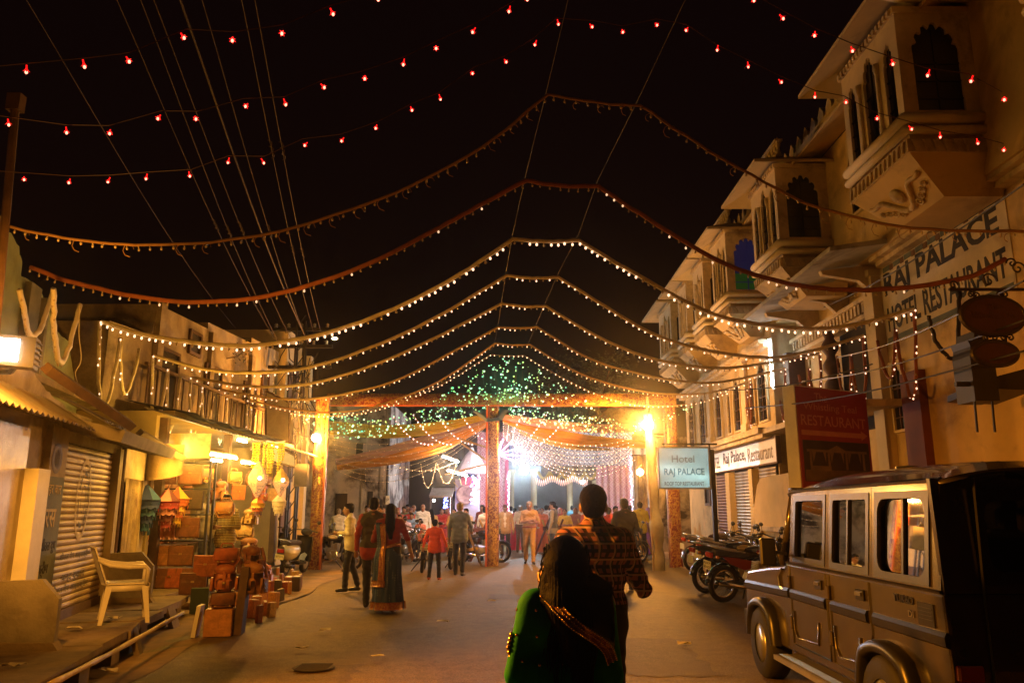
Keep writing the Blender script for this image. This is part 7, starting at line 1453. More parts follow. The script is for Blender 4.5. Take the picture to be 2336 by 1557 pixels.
# ---- police barricades: crossed timber legs with rail
def barricade(loc, rz, label):
    o = thing('barricade', label, 'barricade', loc, rz, 'timber barricades at the gate'); my = pm('yellow_timber', (0.45, 0.27, 0.05), 0.7, 0.3, 4, 0.3); mr = pm('dark_red_timber', (0.09, 0.02, 0.015), 0.7, 0.3, 4, 0.3)
    for x in (-0.75, 0.75):
        for s_ in (-1, 1): MB().tube([(x, s_ * 0.42, 0), (x, -s_ * 0.12, 1.25)], 0.035, 4).build('leg', mr if s_ > 0 else my, o, world=False)
    MB().box(-0.95, 0.95, -0.03, 0.03, 0.92, 1.04).build('rail', mr, o, world=False); MB().box(-0.75, 0.75, -0.02, 0.02, 0.4, 0.48).build('lower_rail', my, o, world=False); return o
for (x, y, rz, lab) in ((1085, 1285, 1.3, 'crossed timber barricade leaning at the left of centre post'), (1262, 1272, 1.2, 'timber barricade between the officer and plaid shirt man'), (1345, 1265, 1.1, 'timber barricade hidden behind the plaid shirt man'), (1455, 1275, 1.25, 'timber barricade before the man in yellow shirt')): p = gp_(x, y); barricade((p[0], p[1], 0.01), rz, lab)
# ------------------------------------------------------------------ people: one continuous skin grown from a posed skeleton
class SDF:
    def __init__(s): s.p = []     # (kind, data..., label, k)
    def cap(s, a, b, ra, rb, lab, k=0.02): s.p.append(('c', np.array(a, float), np.array(b, float), ra, rb, lab, k)); return s
    def ell(s, c, r, lab, k=0.02): s.p.append(('e', np.array(c, float), np.array(r, float), 0, 0, lab, k)); return s
    def mesh(s, h):
        lo = np.array([1e9] * 3); hi = -lo; bbs = []
        for q in s.p:
            if q[0] == 'c': m = max(q[3], q[4]); l = np.minimum(q[1], q[2]) - m; u = np.maximum(q[1], q[2]) + m
            else: l = q[1] - q[2]; u = q[1] + q[2]
            bbs.append((l - q[6] - 2.5 * h, u + q[6] + 2.5 * h)); lo = np.minimum(lo, l); hi = np.maximum(hi, u)
        lo = lo - 3 * h; n = np.ceil((hi + 3 * h - lo) / h).astype(int) + 1
        G = np.full(n, 0.5, np.float32); best = np.full(n, 9.0, np.float32); L = np.zeros(n, np.int8)
        for q, (l, u) in zip(s.p, bbs):
            i0 = np.maximum(0, np.floor((l - lo) / h).astype(int)); i1 = np.minimum(n, np.ceil((u - lo) / h).astype(int) + 1); sl = tuple(slice(a, b) for a, b in zip(i0, i1))
            X, Y, Z = np.meshgrid(*[lo[k] + h * np.arange(i0[k], i1[k]) for k in range(3)], indexing='ij')
            if q[0] == 'c':
                a, b = q[1], q[2]; d = b - a; dd = max(1e-9, d @ d); t = np.clip(((X - a[0]) * d[0] + (Y - a[1]) * d[1] + (Z - a[2]) * d[2]) / dd, 0, 1)
                D = np.sqrt((X - a[0] - t * d[0]) ** 2 + (Y - a[1] - t * d[1]) ** 2 + (Z - a[2] - t * d[2]) ** 2) - (q[3] + (q[4] - q[3]) * t)
            else:
                c, r = q[1], q[2]; k0 = np.sqrt(((X - c[0]) / r[0]) ** 2 + ((Y - c[1]) / r[1]) ** 2 + ((Z - c[2]) / r[2]) ** 2); k1 = np.sqrt(((X - c[0]) / r[0] ** 2) ** 2 + ((Y - c[1]) / r[1] ** 2) ** 2 + ((Z - c[2]) / r[2] ** 2) ** 2) + 1e-9; D = k0 * (k0 - 1) / k1
            D = D.astype(np.float32); k = q[6]; g = G[sl]; hh = np.clip(0.5 + 0.5 * (g - D) / k, 0, 1); G[sl] = g * (1 - hh) + D * hh - k * hh * (1 - hh)
            bb = best[sl]; m = D < bb; bb[m] = D[m]; L[sl][m] = q[5]
        S = G < 0; C = np.zeros(np.array(n) - 1, np.int8)
        for dx in (0, 1):
            for dy in (0, 1):
                for dz in (0, 1): C += S[dx:n[0] - 1 + dx, dy:n[1] - 1 + dy, dz:n[2] - 1 + dz]
        act = (C > 0) & (C < 8); idx = np.full(act.shape, -1, np.int64); cells = np.argwhere(act); idx[act] = np.arange(len(cells))
        acc = np.zeros((len(cells), 3)); cnt = np.zeros(len(cells)); I = cells
        cor = [(0, 0, 0), (1, 0, 0), (0, 1, 0), (1, 1, 0), (0, 0, 1), (1, 0, 1), (0, 1, 1), (1, 1, 1)]
        val = [G[I[:, 0] + c[0], I[:, 1] + c[1], I[:, 2] + c[2]] for c in cor]
        for (a, b) in ((0, 1), (2, 3), (4, 5), (6, 7), (0, 2), (1, 3), (4, 6), (5, 7), (0, 4), (1, 5), (2, 6), (3, 7)):
            va, vb = val[a], val[b]; m = (va < 0) != (vb < 0); t = np.where(m, va / np.where(m, va - vb, 1), 0)
            pa = np.array(cor[a]); pb = np.array(cor[b]); acc += m[:, None] * (pa + t[:, None] * (pb - pa)); cnt += m
        V = lo + h * (I + acc / np.maximum(cnt, 1)[:, None]); F = []
        for ax in range(3):
            o1, o2 = [(1, 2), (2, 0), (0, 1)][ax]; sl0 = [slice(1, n[k] - 1) for k in range(3)]; sl1 = list(sl0); sl0[ax] = slice(0, n[ax] - 1); sl1[ax] = slice(1, n[ax])
            a, b = S[tuple(sl0)], S[tuple(sl1)]; ch = np.argwhere(a != b); base = np.array([1, 1, 1]); base[ax] = 0; q = ch + base
            fl = a[tuple(ch.T)]; e1 = np.zeros(3, int); e1[o1] = 1; e2 = np.zeros(3, int); e2[o2] = 1
            quad = np.stack([idx[tuple((q - e1 - e2).T)], idx[tuple((q - e2).T)], idx[tuple(q.T)], idx[tuple((q - e1).T)]], 1); quad[~fl] = quad[~fl][:, ::-1]; F.append(quad)
        F = np.concatenate(F); F = F[(F >= 0).all(1)]; ce = np.clip(np.round((V[F].mean(1) - lo) / h).astype(int), 0, np.array(n) - 1); lab = L[tuple(ce.T)]
        return V, F, lab
def to_obj(name, parts, mats, parent):
    V = np.concatenate([p[0] for p in parts]); off = 0; Fs = []; Ls = []
    for v, f, l in parts: Fs.append(f + off); Ls.append(l); off += len(v)
    F = np.concatenate(Fs); Lb = np.concatenate(Ls); me = bpy.data.meshes.new(name); me.vertices.add(len(V)); me.vertices.foreach_set('co', V.astype(np.float32).ravel()); me.loops.add(F.size); me.loops.foreach_set('vertex_index', F.astype(np.int32).ravel())
    me.polygons.add(len(F)); me.polygons.foreach_set('loop_start', np.arange(0, F.size, 4, dtype=np.int32)); me.polygons.foreach_set('loop_total', np.full(len(F), 4, np.int32))
    for m in mats: me.materials.append(m)
    me.polygons.foreach_set('material_index', Lb.astype(np.int32)); me.polygons.foreach_set('use_smooth', np.ones(len(F), bool)); me.update(calc_edges=True); me.validate()
    o = bpy.data.objects.new(name, me); COL.objects.link(o); o.parent = parent; return o
def wrinkle(V, F, Lb, labs, seed):
    """creases: push cloth vertices along their normals by crossing warped folds"""
    fn = np.cross(V[F[:, 2]] - V[F[:, 0]], V[F[:, 3]] - V[F[:, 1]]); N_ = np.zeros_like(V)
    for k in range(4): np.add.at(N_, F[:, k], fn)
    N_ /= np.linalg.norm(N_, axis=1)[:, None] + 1e-9; isc = np.zeros(len(V)); m = np.isin(Lb, labs)
    for k in range(4): isc[F[m, k]] = 1
    x, y, z = V.T; s_ = seed * 0.7; w1 = 0.04 * np.sin(11 * z + s_) + 0.03 * np.sin(17 * x - 9 * y + s_)
    f_ = np.sin(46 * (z + 0.55 * x + w1)) * np.sin(13 * (x + y) + 5 * z + s_) + 0.7 * np.sin(60 * (z - 0.7 * x + w1) + s_) * np.sin(9 * z + 21 * y) + 0.5 * np.sin(30 * x + 26 * y + 8 * z)
    return V + N_ * (isc * f_ * 0.0042)[:, None]
def clothm(c, rough=0.85, var=0.18): return pm('garment_%.3g_%.3g_%.3g' % tuple(c), c, rough, var, 9, 0.5, fine=11, sheen=0.15)
SKIN = [pm('skin_%d' % i, c, 0.5, 0.1, 6, 0.08) for i, c in enumerate([(0.30, 0.155, 0.085), (0.22, 0.11, 0.06), (0.36, 0.19, 0.11)])]
M_hair = pm('black_hair', (0.005, 0.0035, 0.003), 0.5, 0.4, 30, 0.6, spec=0.02, fine=90); M_greyhair = pm('grey_hair', (0.16, 0.13, 0.10), 0.6, 0.4, 30, 0.5); M_eyew = pm('eye_white', (0.55, 0.52, 0.48), 0.3, 0.05, 3, 0); M_lip = pm('lip', (0.25, 0.075, 0.055), 0.5, 0.1, 5, 0); M_shoe = pm('shoe_black', (0.015, 0.012, 0.010), 0.4, 0.2, 5, 0.1)
POSE = {'down': ((0.245, -0.02, 1.12), (0.265, 0.05, 0.88)), 'front': ((0.265, 0.0, 1.12), (0.07, 0.24, 1.12)), 'pray': ((0.245, 0.06, 1.13), (0.03, 0.23, 1.28)), 'cam': ((0.30, 0.10, 1.16), (0.10, 0.27, 1.36)), 'back': ((0.25, -0.08, 1.12), (0.25, -0.12, 0.88)), 'reach': ((0.26, 0.12, 1.14), (0.24, 0.36, 1.02)), 'out': ((0.29, -0.02, 1.14), (0.35, 0.06, 0.92)), 'fold': ((0.25, 0.03, 1.12), (-0.04, 0.19, 1.17))}
def hand(s, w, d, side, lab):
    """palm, four unequal curled fingers and a thumb leaving the side of the palm"""
    w = np.array(w, float); d = np.array(d, float); d /= np.linalg.norm(d); inn = np.array([-side, 0.25, 0.0]); inn -= d * (inn @ d); inn /= np.linalg.norm(inn); ac = np.cross(d, inn)
    s.cap(w, w + d * 0.085, 0.026, 0.034, lab, 0.012)
    for k, (o_, ln) in enumerate(((-0.030, 0.062), (-0.010, 0.074), (0.010, 0.070), (0.029, 0.054))):
        a = w + d * 0.088 + ac * o_; b = a + d * ln * 0.55 + inn * 0.008; c = b + d * ln * 0.35 + inn * 0.028; s.cap(a, b, 0.0105, 0.0095, lab, 0.004); s.cap(b, c, 0.0095, 0.0075, lab, 0.004)
    a = w + d * 0.03 + inn * 0.02 - ac * 0.018; b = a + d * 0.035 + inn * 0.022 - ac * 0.012; c = b + d * 0.03 + inn * 0.01; s.cap(a, b, 0.013, 0.011, lab, 0.006); s.cap(b, c, 0.011, 0.009, lab, 0.004)
def person(label, x, y, h=1.68, rz=0.0, top=(0.5, 0.5, 0.5), bottom=(0.03, 0.03, 0.035), hair='short', L='down', Rr='down', legs='stand', skirt=None, sleeve='long', tuck=False, z0=0.02, res=0.0125, skin=0, shoe=None, cat='person', group='people in the street', build=1.0, vest=None, turn=0.0, collar=None, hunch=0.0, open_front=None, sit=False, fat=0.0, hm=None, topmat=None, handres=0.006):
    o = thing('person', label, cat, (x, y, z0), rz, group); k = h / 1.70; o.scale = (k, k, k)
    SK, TOP, BOT, SHO, HAI, EYE, LIP, VES, COLL = range(9); s = SDF(); b = build; tuck = tuck or (skirt is not None)
    mats = [SKIN[skin], topmat or clothm(top), clothm(bottom), shoe or M_shoe, hm or M_hair, M_eyew, M_lip, clothm(vest or top), clothm(collar or top)]
    t_ = VES if vest else TOP; hu = hunch; dz = -0.42 if sit else 0.0
    def q(p): return (p[0], p[1] + hu * max(0, p[2] - 0.95) * 0.9, p[2] - hu * max(0, p[2] - 0.95) * 0.25 + dz)
    # torso
    s.cap(q((-0.105 * b, -0.005, 1.34)), q((0.105 * b, -0.005, 1.34)), 0.108, 0.108, t_, 0.05); s.cap(q((-0.075 * b, 0.01, 1.17)), q((0.075 * b, 0.01, 1.17)), 0.108 + fat, 0.108 + fat, t_, 0.05); s.cap(q((-0.07 * b, 0.01 + fat * 0.6, 1.03)), q((0.07 * b, 0.01 + fat * 0.6, 1.03)), 0.112 + fat, 0.112 + fat, t_ if not tuck else t_, 0.05)
    s.cap(q((-0.165 * b, -0.01, 1.405)), q((0.165 * b, -0.01, 1.405)), 0.052, 0.052, t_, 0.04); s.cap(q((-0.09 * b, -0.015, 1.43)), q((0, -0.02, 1.47)), 0.045, 0.045, t_, 0.03); s.cap(q((0.09 * b, -0.015, 1.43)), q((0, -0.02, 1.47)), 0.045, 0.045, t_, 0.03)
    if not tuck: s.cap(q((-0.08 * b, 0.0, 0.87)), q((0.08 * b, 0.0, 0.87)), 0.126 + fat * .7, 0.126 + fat * .7, TOP, 0.03); s.cap(q((-0.075 * b, 0, 0.97)), q((0.075 * b, 0, 0.97)), 0.118 + fat, 0.118 + fat, t_, 0.04)
    s.cap(q((-0.075, 0, 0.92)), q((0.075, 0, 0.92)), 0.112, 0.112, BOT, 0.03); s.cap(q((-0.075, 0, 0.985)), q((0.075, 0, 0.985)), 0.108, 0.108, BOT if tuck else t_, 0.03)
    if open_front is not None: s.cap(q((0, 0.075, 1.38)), q((0, 0.075, 1.0)), 0.045, 0.05, COLL, 0.01)
    # legs
    ph = {'stand': (0.0, 0.0), 'walk': (0.20, -0.20), 'step': (0.1, -0.12), 'wide': (0.02, -0.02)}.get(legs, (0, 0)); wd = 0.05 if legs == 'wide' else 0.0
    if not skirt:
        for i_, sx in enumerate((-1, 1)):
            st = ph[i_]; hip = (sx * 0.085, 0, 0.92 + dz); kn_ = (sx * (0.095 + wd * 0.5), st * 0.55 + 0.015 + (0.03 if st < 0 else 0), 0.5); an = (sx * (0.1 + wd), st - 0.02, 0.085 + (0.05 if st < -0.1 else 0))
            if sit: kn_ = (sx * 0.2, 0.40, 0.52); an = (sx * 0.22, 0.3, 0.12)
            s.cap(hip, kn_, 0.092, 0.068, BOT, 0.03); s.cap(kn_, an, 0.066, 0.056, BOT, 0.02); s.cap((an[0], an[1] - 0.025, 0.045), (an[0] + sx * 0.02, an[1] + 0.15, 0.03), 0.042, 0.032, SHO, 0.015); s.cap(an, (an[0], an[1] - 0.01, 0.05), 0.04, 0.038, SHO, 0.01)
    else:
        for i_, sx in enumerate((-1, 1)): st = ph[i_] * 0.45; s.cap((sx * 0.085, 0, 0.92), (sx * 0.08, st * 0.6, 0.45), 0.08, 0.06, BOT, 0.03); s.cap((sx * 0.09, st * 0.6, 0.45), (sx * 0.09, st, 0.09), 0.05, 0.035, SK, 0.02); s.cap((sx * 0.09, st - 0.03, 0.035), (sx * 0.1, st + 0.14, 0.025), 0.034, 0.026, SHO if shoe else SK, 0.015)
    # arms
    hands = []
    for sx, ps in ((-1, L), (1, Rr)):
        e, w = POSE[ps] if isinstance(ps, str) else ps; sh2 = q((sx * 0.178 * b, -0.01, 1.395)); e = q((sx * e[0] * (0.5 + 0.5 * b), e[1], e[2])); w = q((sx * w[0], w[1], w[2])); e = np.array(e); w = np.array(w)
        s.cap(sh2, e, 0.060, 0.047, TOP, 0.03)
        if sleeve == 'long': s.cap(e, e + (w - e) * 0.9, 0.046, 0.036, TOP, 0.02); s.cap(e + (w - e) * 0.85, w, 0.027, 0.025, SK, 0.01)
        else: s.cap(np.array(sh2) + (e - np.array(sh2)) * 0.72, e, 0.043, 0.040, SK, 0.01); s.cap(e, w, 0.040, 0.025, SK, 0.02)
        dd = w - e; hands.append((w, dd, sx))
    # neck, head with face
    hc = np.array(q((0, 0.02, 1.585))); cs, sn = math.cos(turn), math.sin(turn)
    def f(p): return hc + np.array([p[0] * cs - p[1] * sn, p[0] * sn + p[1] * cs, p[2]])
    s.cap(q((0, -0.015, 1.44)), hc + np.array([0, -0.02, -0.05]), 0.054, 0.052, SK, 0.02)
    if collar is not None or vest is None: s.cap(q((-0.025, -0.02, 1.468)), q((0.025, -0.02, 1.468)), 0.05, 0.05, COLL if collar is not None else TOP, 0.01)
    s.ell(f((0, -0.005, 0.02)), (0.074, 0.093, 0.095), SK, 0.02); s.ell(f((0, 0.025, -0.055)), (0.055, 0.062, 0.062), SK, 0.03); s.cap(f((0, 0.088, 0.0)), f((0, 0.104, -0.03)), 0.011, 0.015, SK, 0.012)
    for sx in (-1, 1): s.ell(f((sx * 0.075, -0.005, -0.01)), (0.012, 0.022, 0.032), SK, 0.008); s.ell(f((sx * 0.03, 0.078, 0.008)), (0.014, 0.009, 0.008), EYE, 0.004); s.cap(f((sx * 0.015, 0.087, 0.03)), f((sx * 0.045, 0.077, 0.03)), 0.006, 0.005, HAI, 0.006)
    s.ell(f((0, 0.084, -0.068)), (0.022, 0.008, 0.008), LIP, 0.006)
    if hair == 'moustache' or hair == 'cap_m': s.cap(f((-0.025, 0.088, -0.053)), f((0.025, 0.088, -0.053)), 0.009, 0.009, HAI, 0.006)
    V, F, Lb = s.mesh(res); V = wrinkle(V, F, Lb, (TOP, BOT, VES), len(label)); parts = [(V, F, Lb)]
    for (w, dd, sx) in hands:
        hs = SDF(); hand(hs, w, dd, sx, SK); parts.append(hs.mesh(handres))
    bo_ = to_obj('body', parts, mats, o)
    hs = SDF(); hr = 0.008 if res < 0.012 else 0.011
    if hair in ('short', 'moustache', 'boy'): hs.ell(f((0, -0.02, 0.042)), (0.083, 0.096, 0.088), 0, 0.02); hs.ell(f((0, -0.055, -0.01)), (0.07, 0.058, 0.07), 0, 0.02); hs.ell(f((0, 0.045, 0.09)), (0.06, 0.045, 0.03), 0, 0.02)
    elif hair == 'bald': hs.ell(f((0, -0.05, 0.0)), (0.077, 0.055, 0.055), 0, 0.02)
    elif hair in ('cap', 'cap_m'): hs.ell(f((0, -0.02, 0.055)), (0.087, 0.10, 0.07), 0, 0.02); hs.ell(f((0, 0.085, 0.045)), (0.06, 0.05, 0.012), 0, 0.015)
    elif hair == 'bun': hs.ell(f((0, -0.018, 0.035)), (0.082, 0.095, 0.088), 0, 0.02); hs.ell(f((0, -0.115, -0.02)), (0.05, 0.045, 0.05), 0, 0.02)
    elif hair == 'long': hs.ell(f((0, -0.018, 0.035)), (0.085, 0.098, 0.09), 0, 0.02); hs.cap(f((0, -0.06, -0.02)), f((0.01, -0.10, -0.25)), 0.078, 0.085, 0, 0.04); hs.cap(f((0.0, -0.105, -0.2)), f((0.02, -0.12, -0.42)), 0.07, 0.035, 0, 0.04)
    elif hair == 'scarf': hs.ell(f((0, -0.03, 0.03)), (0.092, 0.10, 0.1), 0, 0.02); hs.cap(f((0, -0.07, -0.05)), f((0, -0.08, -0.3)), 0.085, 0.14, 0, 0.05)
    if hs.p:
        m_ = {'scarf': hm or clothm((0.4, 0.08, 0.08)), 'cap': hm or clothm((0.10, 0.02, 0.015)), 'cap_m': clothm((0.22, 0.15, 0.07))}.get(hair, hm or M_hair); V, F, Lb = hs.mesh(hr); c0 = V.mean(0); V = c0 + (V - c0) * (1 + (0.022 if hair not in ('cap', 'cap_m', 'scarf') else 0.008) * np.sin(V[:, 0] * 160 + 2 * np.sin(V[:, 2] * 70)) * np.sin(V[:, 1] * 120 + V[:, 2] * 60))[:, None]; to_obj({'scarf': 'scarf', 'cap': 'cap', 'cap_m': 'cap'}.get(hair, 'hair'), [(V, F, Lb)], [m_], o)
    if skirt is not None:
        m_ = skirt if not isinstance(skirt, tuple) else clothm(skirt); g = MB(); P = []; n = 40; rnd = random.Random(len(label))
        ph0 = rnd.uniform(0, 6)
        for i in range(15):
            t = i / 14; z = 1.03 - 0.985 * t; ry = 0.122 + 0.11 * t ** 0.8; rx = 0.155 + 0.105 * t ** 0.8 + 0.02 * math.sin(math.pi * min(1, t * 2.5)); P.append([((rx + 0.022 * t * math.sin(9 * a + ph0 + t) + 0.012 * t * math.sin(17 * a)) * math.cos(a), (ry + 0.022 * t * math.sin(9 * a + ph0 + t)) * math.sin(a) + 0.02 * t * (1 if legs == 'walk' else 0), z) for a in [2 * math.pi * j / n for j in range(n + 1)]])
        g.grid(P, thick=-0.006); g.build('skirt', m_, o, True, world=False)
    return o
def gy(px, py): p = at(px, py, Z=0.02); return p.x, p.y
def spot(px, Y): return at(px, 1160, Y=Y).x, Y
# --- foreground man in checked shirt
M_plaid = checks('plaid_shirt', (0.36, 0.14, 0.17), (0.03, 0.013, 0.016), (0.55, 0.38, 0.40), 22, 22, 0.45)
x_, y_ = spot(1354, 4.85)
person('man in red and black plaid shirt seen from behind, holding something up', x_, y_, 1.715, -0.06, bottom=(0.012, 0.012, 0.016), L='cam', Rr=((0.29, 0.04, 1.10), (0.10, 0.26, 1.28)), tuck=True, res=0.009, topmat=M_plaid, build=0.97, legs='stand', turn=-0.05, group='people in the foreground')
# --- man and woman walking away
x_, y_ = gy(845, 1388); person('man in olive vest over red shirt walking beside the blue saree', x_, y_, 1.76, 0.02, (0.34, 0.035, 0.022), (0.02, 0.02, 0.022), L='down', Rr='front', legs='walk', vest=(0.055, 0.045, 0.02), res=0.0105)
M_saree = dotted('blue_dotted_saree', (0.012, 0.040, 0.14), (0.30, 0.36, 0.42), 26, 0.16, 0.55); M_border = brocade('saree_border', (0.20, 0.03, 0.012), (0.55, 0.30, 0.09), 22, 0.44)
x_, y_ = gy(884, 1395)
sw_ = person('woman in dark blue dotted saree with gold border walking away', x_, y_, 1.66, 0.05, (0.22, 0.02, 0.02), (0.02, 0.02, 0.03), hair='long', L='front', Rr='out', legs='walk', skirt=M_saree, sleeve='short', res=0.0105, skin=2, tuck=True)
def ring(z, r, parent, mat, w=0.012): pass
# pallu falling over the left shoulder down the back, with border
def wrap(a, z, off=0.012):
    t = min(1, max(0, (1.03 - z) / 0.985)); rx, ry = (0.155 + 0.105 * t ** 0.8 + 0.02 * math.sin(math.pi * min(1, t * 2.5)), 0.122 + 0.11 * t ** 0.8) if z < 1.03 else (0.155 + 0.05 * min(1, (z - 1.03) / 0.3), 0.125)
    f_ = 0.02 * t * math.sin(9 * a + 2); return Vector(((rx + off + f_) * math.cos(a), (ry + off + f_) * math.sin(a), z))
def wband(name, a0, a1, z0, z1, mat, off, na=14, nz=22, sl=0.0):
    P = [[wrap(R(a0 + (a1 - a0) * j / na + sl * i / nz), z0 + (z1 - z0) * i / nz, off + 0.006 * math.sin(j * 1.3)) for j in range(na + 1)] for i in range(nz + 1)]; return MB().grid(P, thick=0.006).build(name, mat, sw_, True, world=False)
wband('pallu', 178, 238, 1.40, 0.42, M_saree, 0.030, sl=6); wband('pallu_border', 232, 256, 1.38, 0.40, M_border, 0.038, 6, sl=4); wband('hem_border', 180, 262, 0.50, 0.40, M_border, 0.044, 14, 3)
wband('skirt_border', 0, 360, 0.17, 0.05, M_border, 0.010, 48, 4)
g = MB(); g.grid([[(0.185 * math.cos(a), 0.148 * math.sin(a), 1.0 + 0.05 * k + 0.05 * math.cos(a)) for a in [2 * math.pi * j / 30 for j in range(31)]] for k in range(2)], thick=0.01); g.build('waist_border', M_border, sw_, True, world=False)
g = MB(); 
for k in range(4): c = Vector((0.325 + 0.006 * k, 0.03, 0.98 - 0.016 * k)); g.tube([c + Vector((0.034 * math.cos(a), 0.034 * math.sin(a), 0.0)) for a in [2 * math.pi * j / 14 for j in range(15)]], 0.005, 5)
g.build('bangles', M_brass, sw_, True, world=False)
# --- others around the gate
x_, y_ = gy(797, 1348); person('man in white shirt and black trousers standing in profile, facing left', x_, y_, 1.70, R(95), (0.72, 0.66, 0.45), (0.015, 0.014, 0.018), L='front', Rr='down', legs='step', res=0.011, hunch=0.12)
x_, y_ = gy(990, 1322); person('boy in orange top seen from behind beside the motorcycle', x_, y_, 1.34, R(-5), (0.70, 0.085, 0.02), (0.018, 0.016, 0.02), hair='boy', legs='wide', res=0.012, L='out', Rr='out', shoe=clothm((0.5, 0.08, 0.03)))
x_, y_ = gy(1047, 1312); person('grey haired man in blue grey shirt walking away by the motorcycle', x_, y_, 1.73, R(-6), (0.14, 0.17, 0.20), (0.015, 0.014, 0.018), L='down', Rr='reach', legs='step', res=0.011, hm=M_greyhair, fat=0.01)
x_, y_ = gy(1208, 1285); of_ = person('moustached officer in khaki uniform and cap walking towards the camera', x_, y_, 1.80, math.pi, (0.34, 0.21, 0.075), (0.34, 0.21, 0.075), hair='cap_m', L='front', Rr='fold', legs='walk', sleeve='short', tuck=True, res=0.011, skin=1)
MB().tube([(0.19 * math.cos(a), 0.14 * math.sin(a), 1.0) for a in [2 * math.pi * j / 24 for j in range(25)]], 0.022, 6).build('belt', clothm((0.2, 0.03, 0.015)), of_, True, world=False)
x_, y_ = gy(1152, 1272); person('guard in khaki jacket over white shirt wearing red brown cap', x_, y_, 1.72, math.pi, (0.36, 0.22, 0.08), (0.016, 0.014, 0.018), hair='cap', L='down', Rr='down', res=0.011, open_front=True, collar=(0.6, 0.55, 0.42), skin=1)
x_, y_ = spot(1236, 29.5); person('smiling woman in orange dress walking towards the camera', x_, y_, 1.62, math.pi, (0.62, 0.15, 0.03), (0.6, 0.5, 0.4), hair='bun', L='down', Rr='out', skirt=(0.58, 0.13, 0.03), res=0.0125)
x_, y_ = spot(1262, 25.5); person('young man in grey jacket with black stripe, turned to the left', x_, y_, 1.80, R(70), (0.20, 0.18, 0.13), (0.014, 0.014, 0.016), L='down', Rr='down', res=0.0125, vest=(0.03, 0.03, 0.035))
x_, y_ = spot(1288, 27.5); person('woman in yellow saree with flowers, facing the camera', x_, y_, 1.58, R(170), (0.68, 0.48, 0.05), (0.6, 0.5, 0.1), hair='bun', L='front', Rr='front', skirt=(0.68, 0.46, 0.05), sleeve='short', res=0.0125, skin=2)
x_, y_ = spot(1388, 20.5); person('woman in bright red dress with tied hair seen from behind', x_, y_, 1.62, R(-10), (0.62, 0.03, 0.03), (0.5, 0.03, 0.03), hair='bun', skirt=(0.55, 0.03, 0.03), res=0.012)
x_, y_ = spot(1424, 16.2); person('man in olive sweater seen from behind, left of the wrapped pole', x_, y_, 1.78, R(12), (0.085, 0.072, 0.042), (0.02, 0.018, 0.018), res=0.0115, L='front', Rr='front', fat=0.01, hm=pm('thin_dark_hair', (0.03, 0.022, 0.016), 0.6, 0.3, 20, 0.3))
x_, y_ = spot(1460, 26.0); person('man in yellow tee shirt seen from behind near the curtain', x_, y_, 1.80, R(-8), (0.72, 0.52, 0.02), (0.03, 0.03, 0.04), sleeve='short', res=0.0125)
x_, y_ = spot(1478, 28.5); person('woman in violet scarf beside the man in yellow', x_, y_, 1.62, R(60), (0.30, 0.16, 0.5), (0.2, 0.1, 0.3), hair='scarf', hm=clothm((0.32, 0.2, 0.55)), skirt=(0.25, 0.08, 0.4), res=0.014)
x_, y_ = spot(1174, 31.0); person('woman in red saree seen from behind, next to the guard', x_, y_, 1.62, R(-20), (0.58, 0.03, 0.05), (0.5, 0.03, 0.05), hair='bun', skirt=(0.55, 0.03, 0.06), res=0.014)
x_, y_ = spot(1187, 30.0); person('man in white shirt and brown trousers seen from behind near the entrance', x_, y_, 1.70, R(-15), (0.62, 0.58, 0.5), (0.10, 0.06, 0.04), tuck=True, hm=M_greyhair, res=0.014)
x_, y_ = spot(1312, 29.0); person('woman with dark brown veil in the pavilion entrance', x_, y_, 1.62, R(160), (0.3, 0.1, 0.05), (0.3, 0.1, 0.05), hair='scarf', hm=clothm((0.16, 0.08, 0.04)), skirt=(0.16, 0.08, 0.05), res=0.014)
x_, y_ = spot(1305, 38.0); person('person in sky blue top deep inside the entrance', x_, y_, 1.72, 0.0, (0.16, 0.45, 0.6), (0.05, 0.05, 0.07), res=0.016)
x_, y_ = spot(1340, 27.0); person('woman in orange red dress half hidden by the plaid shirt man', x_, y_, 1.62, R(185), (0.55, 0.09, 0.04), (0.5, 0.08, 0.03), hair='long', skirt=(0.5, 0.08, 0.03), res=0.014)
x_, y_ = spot(1222, 33.5); person('dark dressed man behind the officer in the entrance', x_, y_, 1.72, R(30), (0.03, 0.03, 0.04), (0.03, 0.03, 0.03), res=0.016)
x_, y_ = spot(1268, 33.0); person('person with dark hair and blue top behind the grey jacket', x_, y_, 1.70, R(-20), (0.12, 0.2, 0.4), (0.03, 0.03, 0.04), res=0.016)
x_, y_ = spot(1252, 35.0); person('man in pale blue shirt far inside near the entrance pillar', x_, y_, 1.72, R(10), (0.3, 0.4, 0.55), (0.03, 0.03, 0.04), res=0.016)
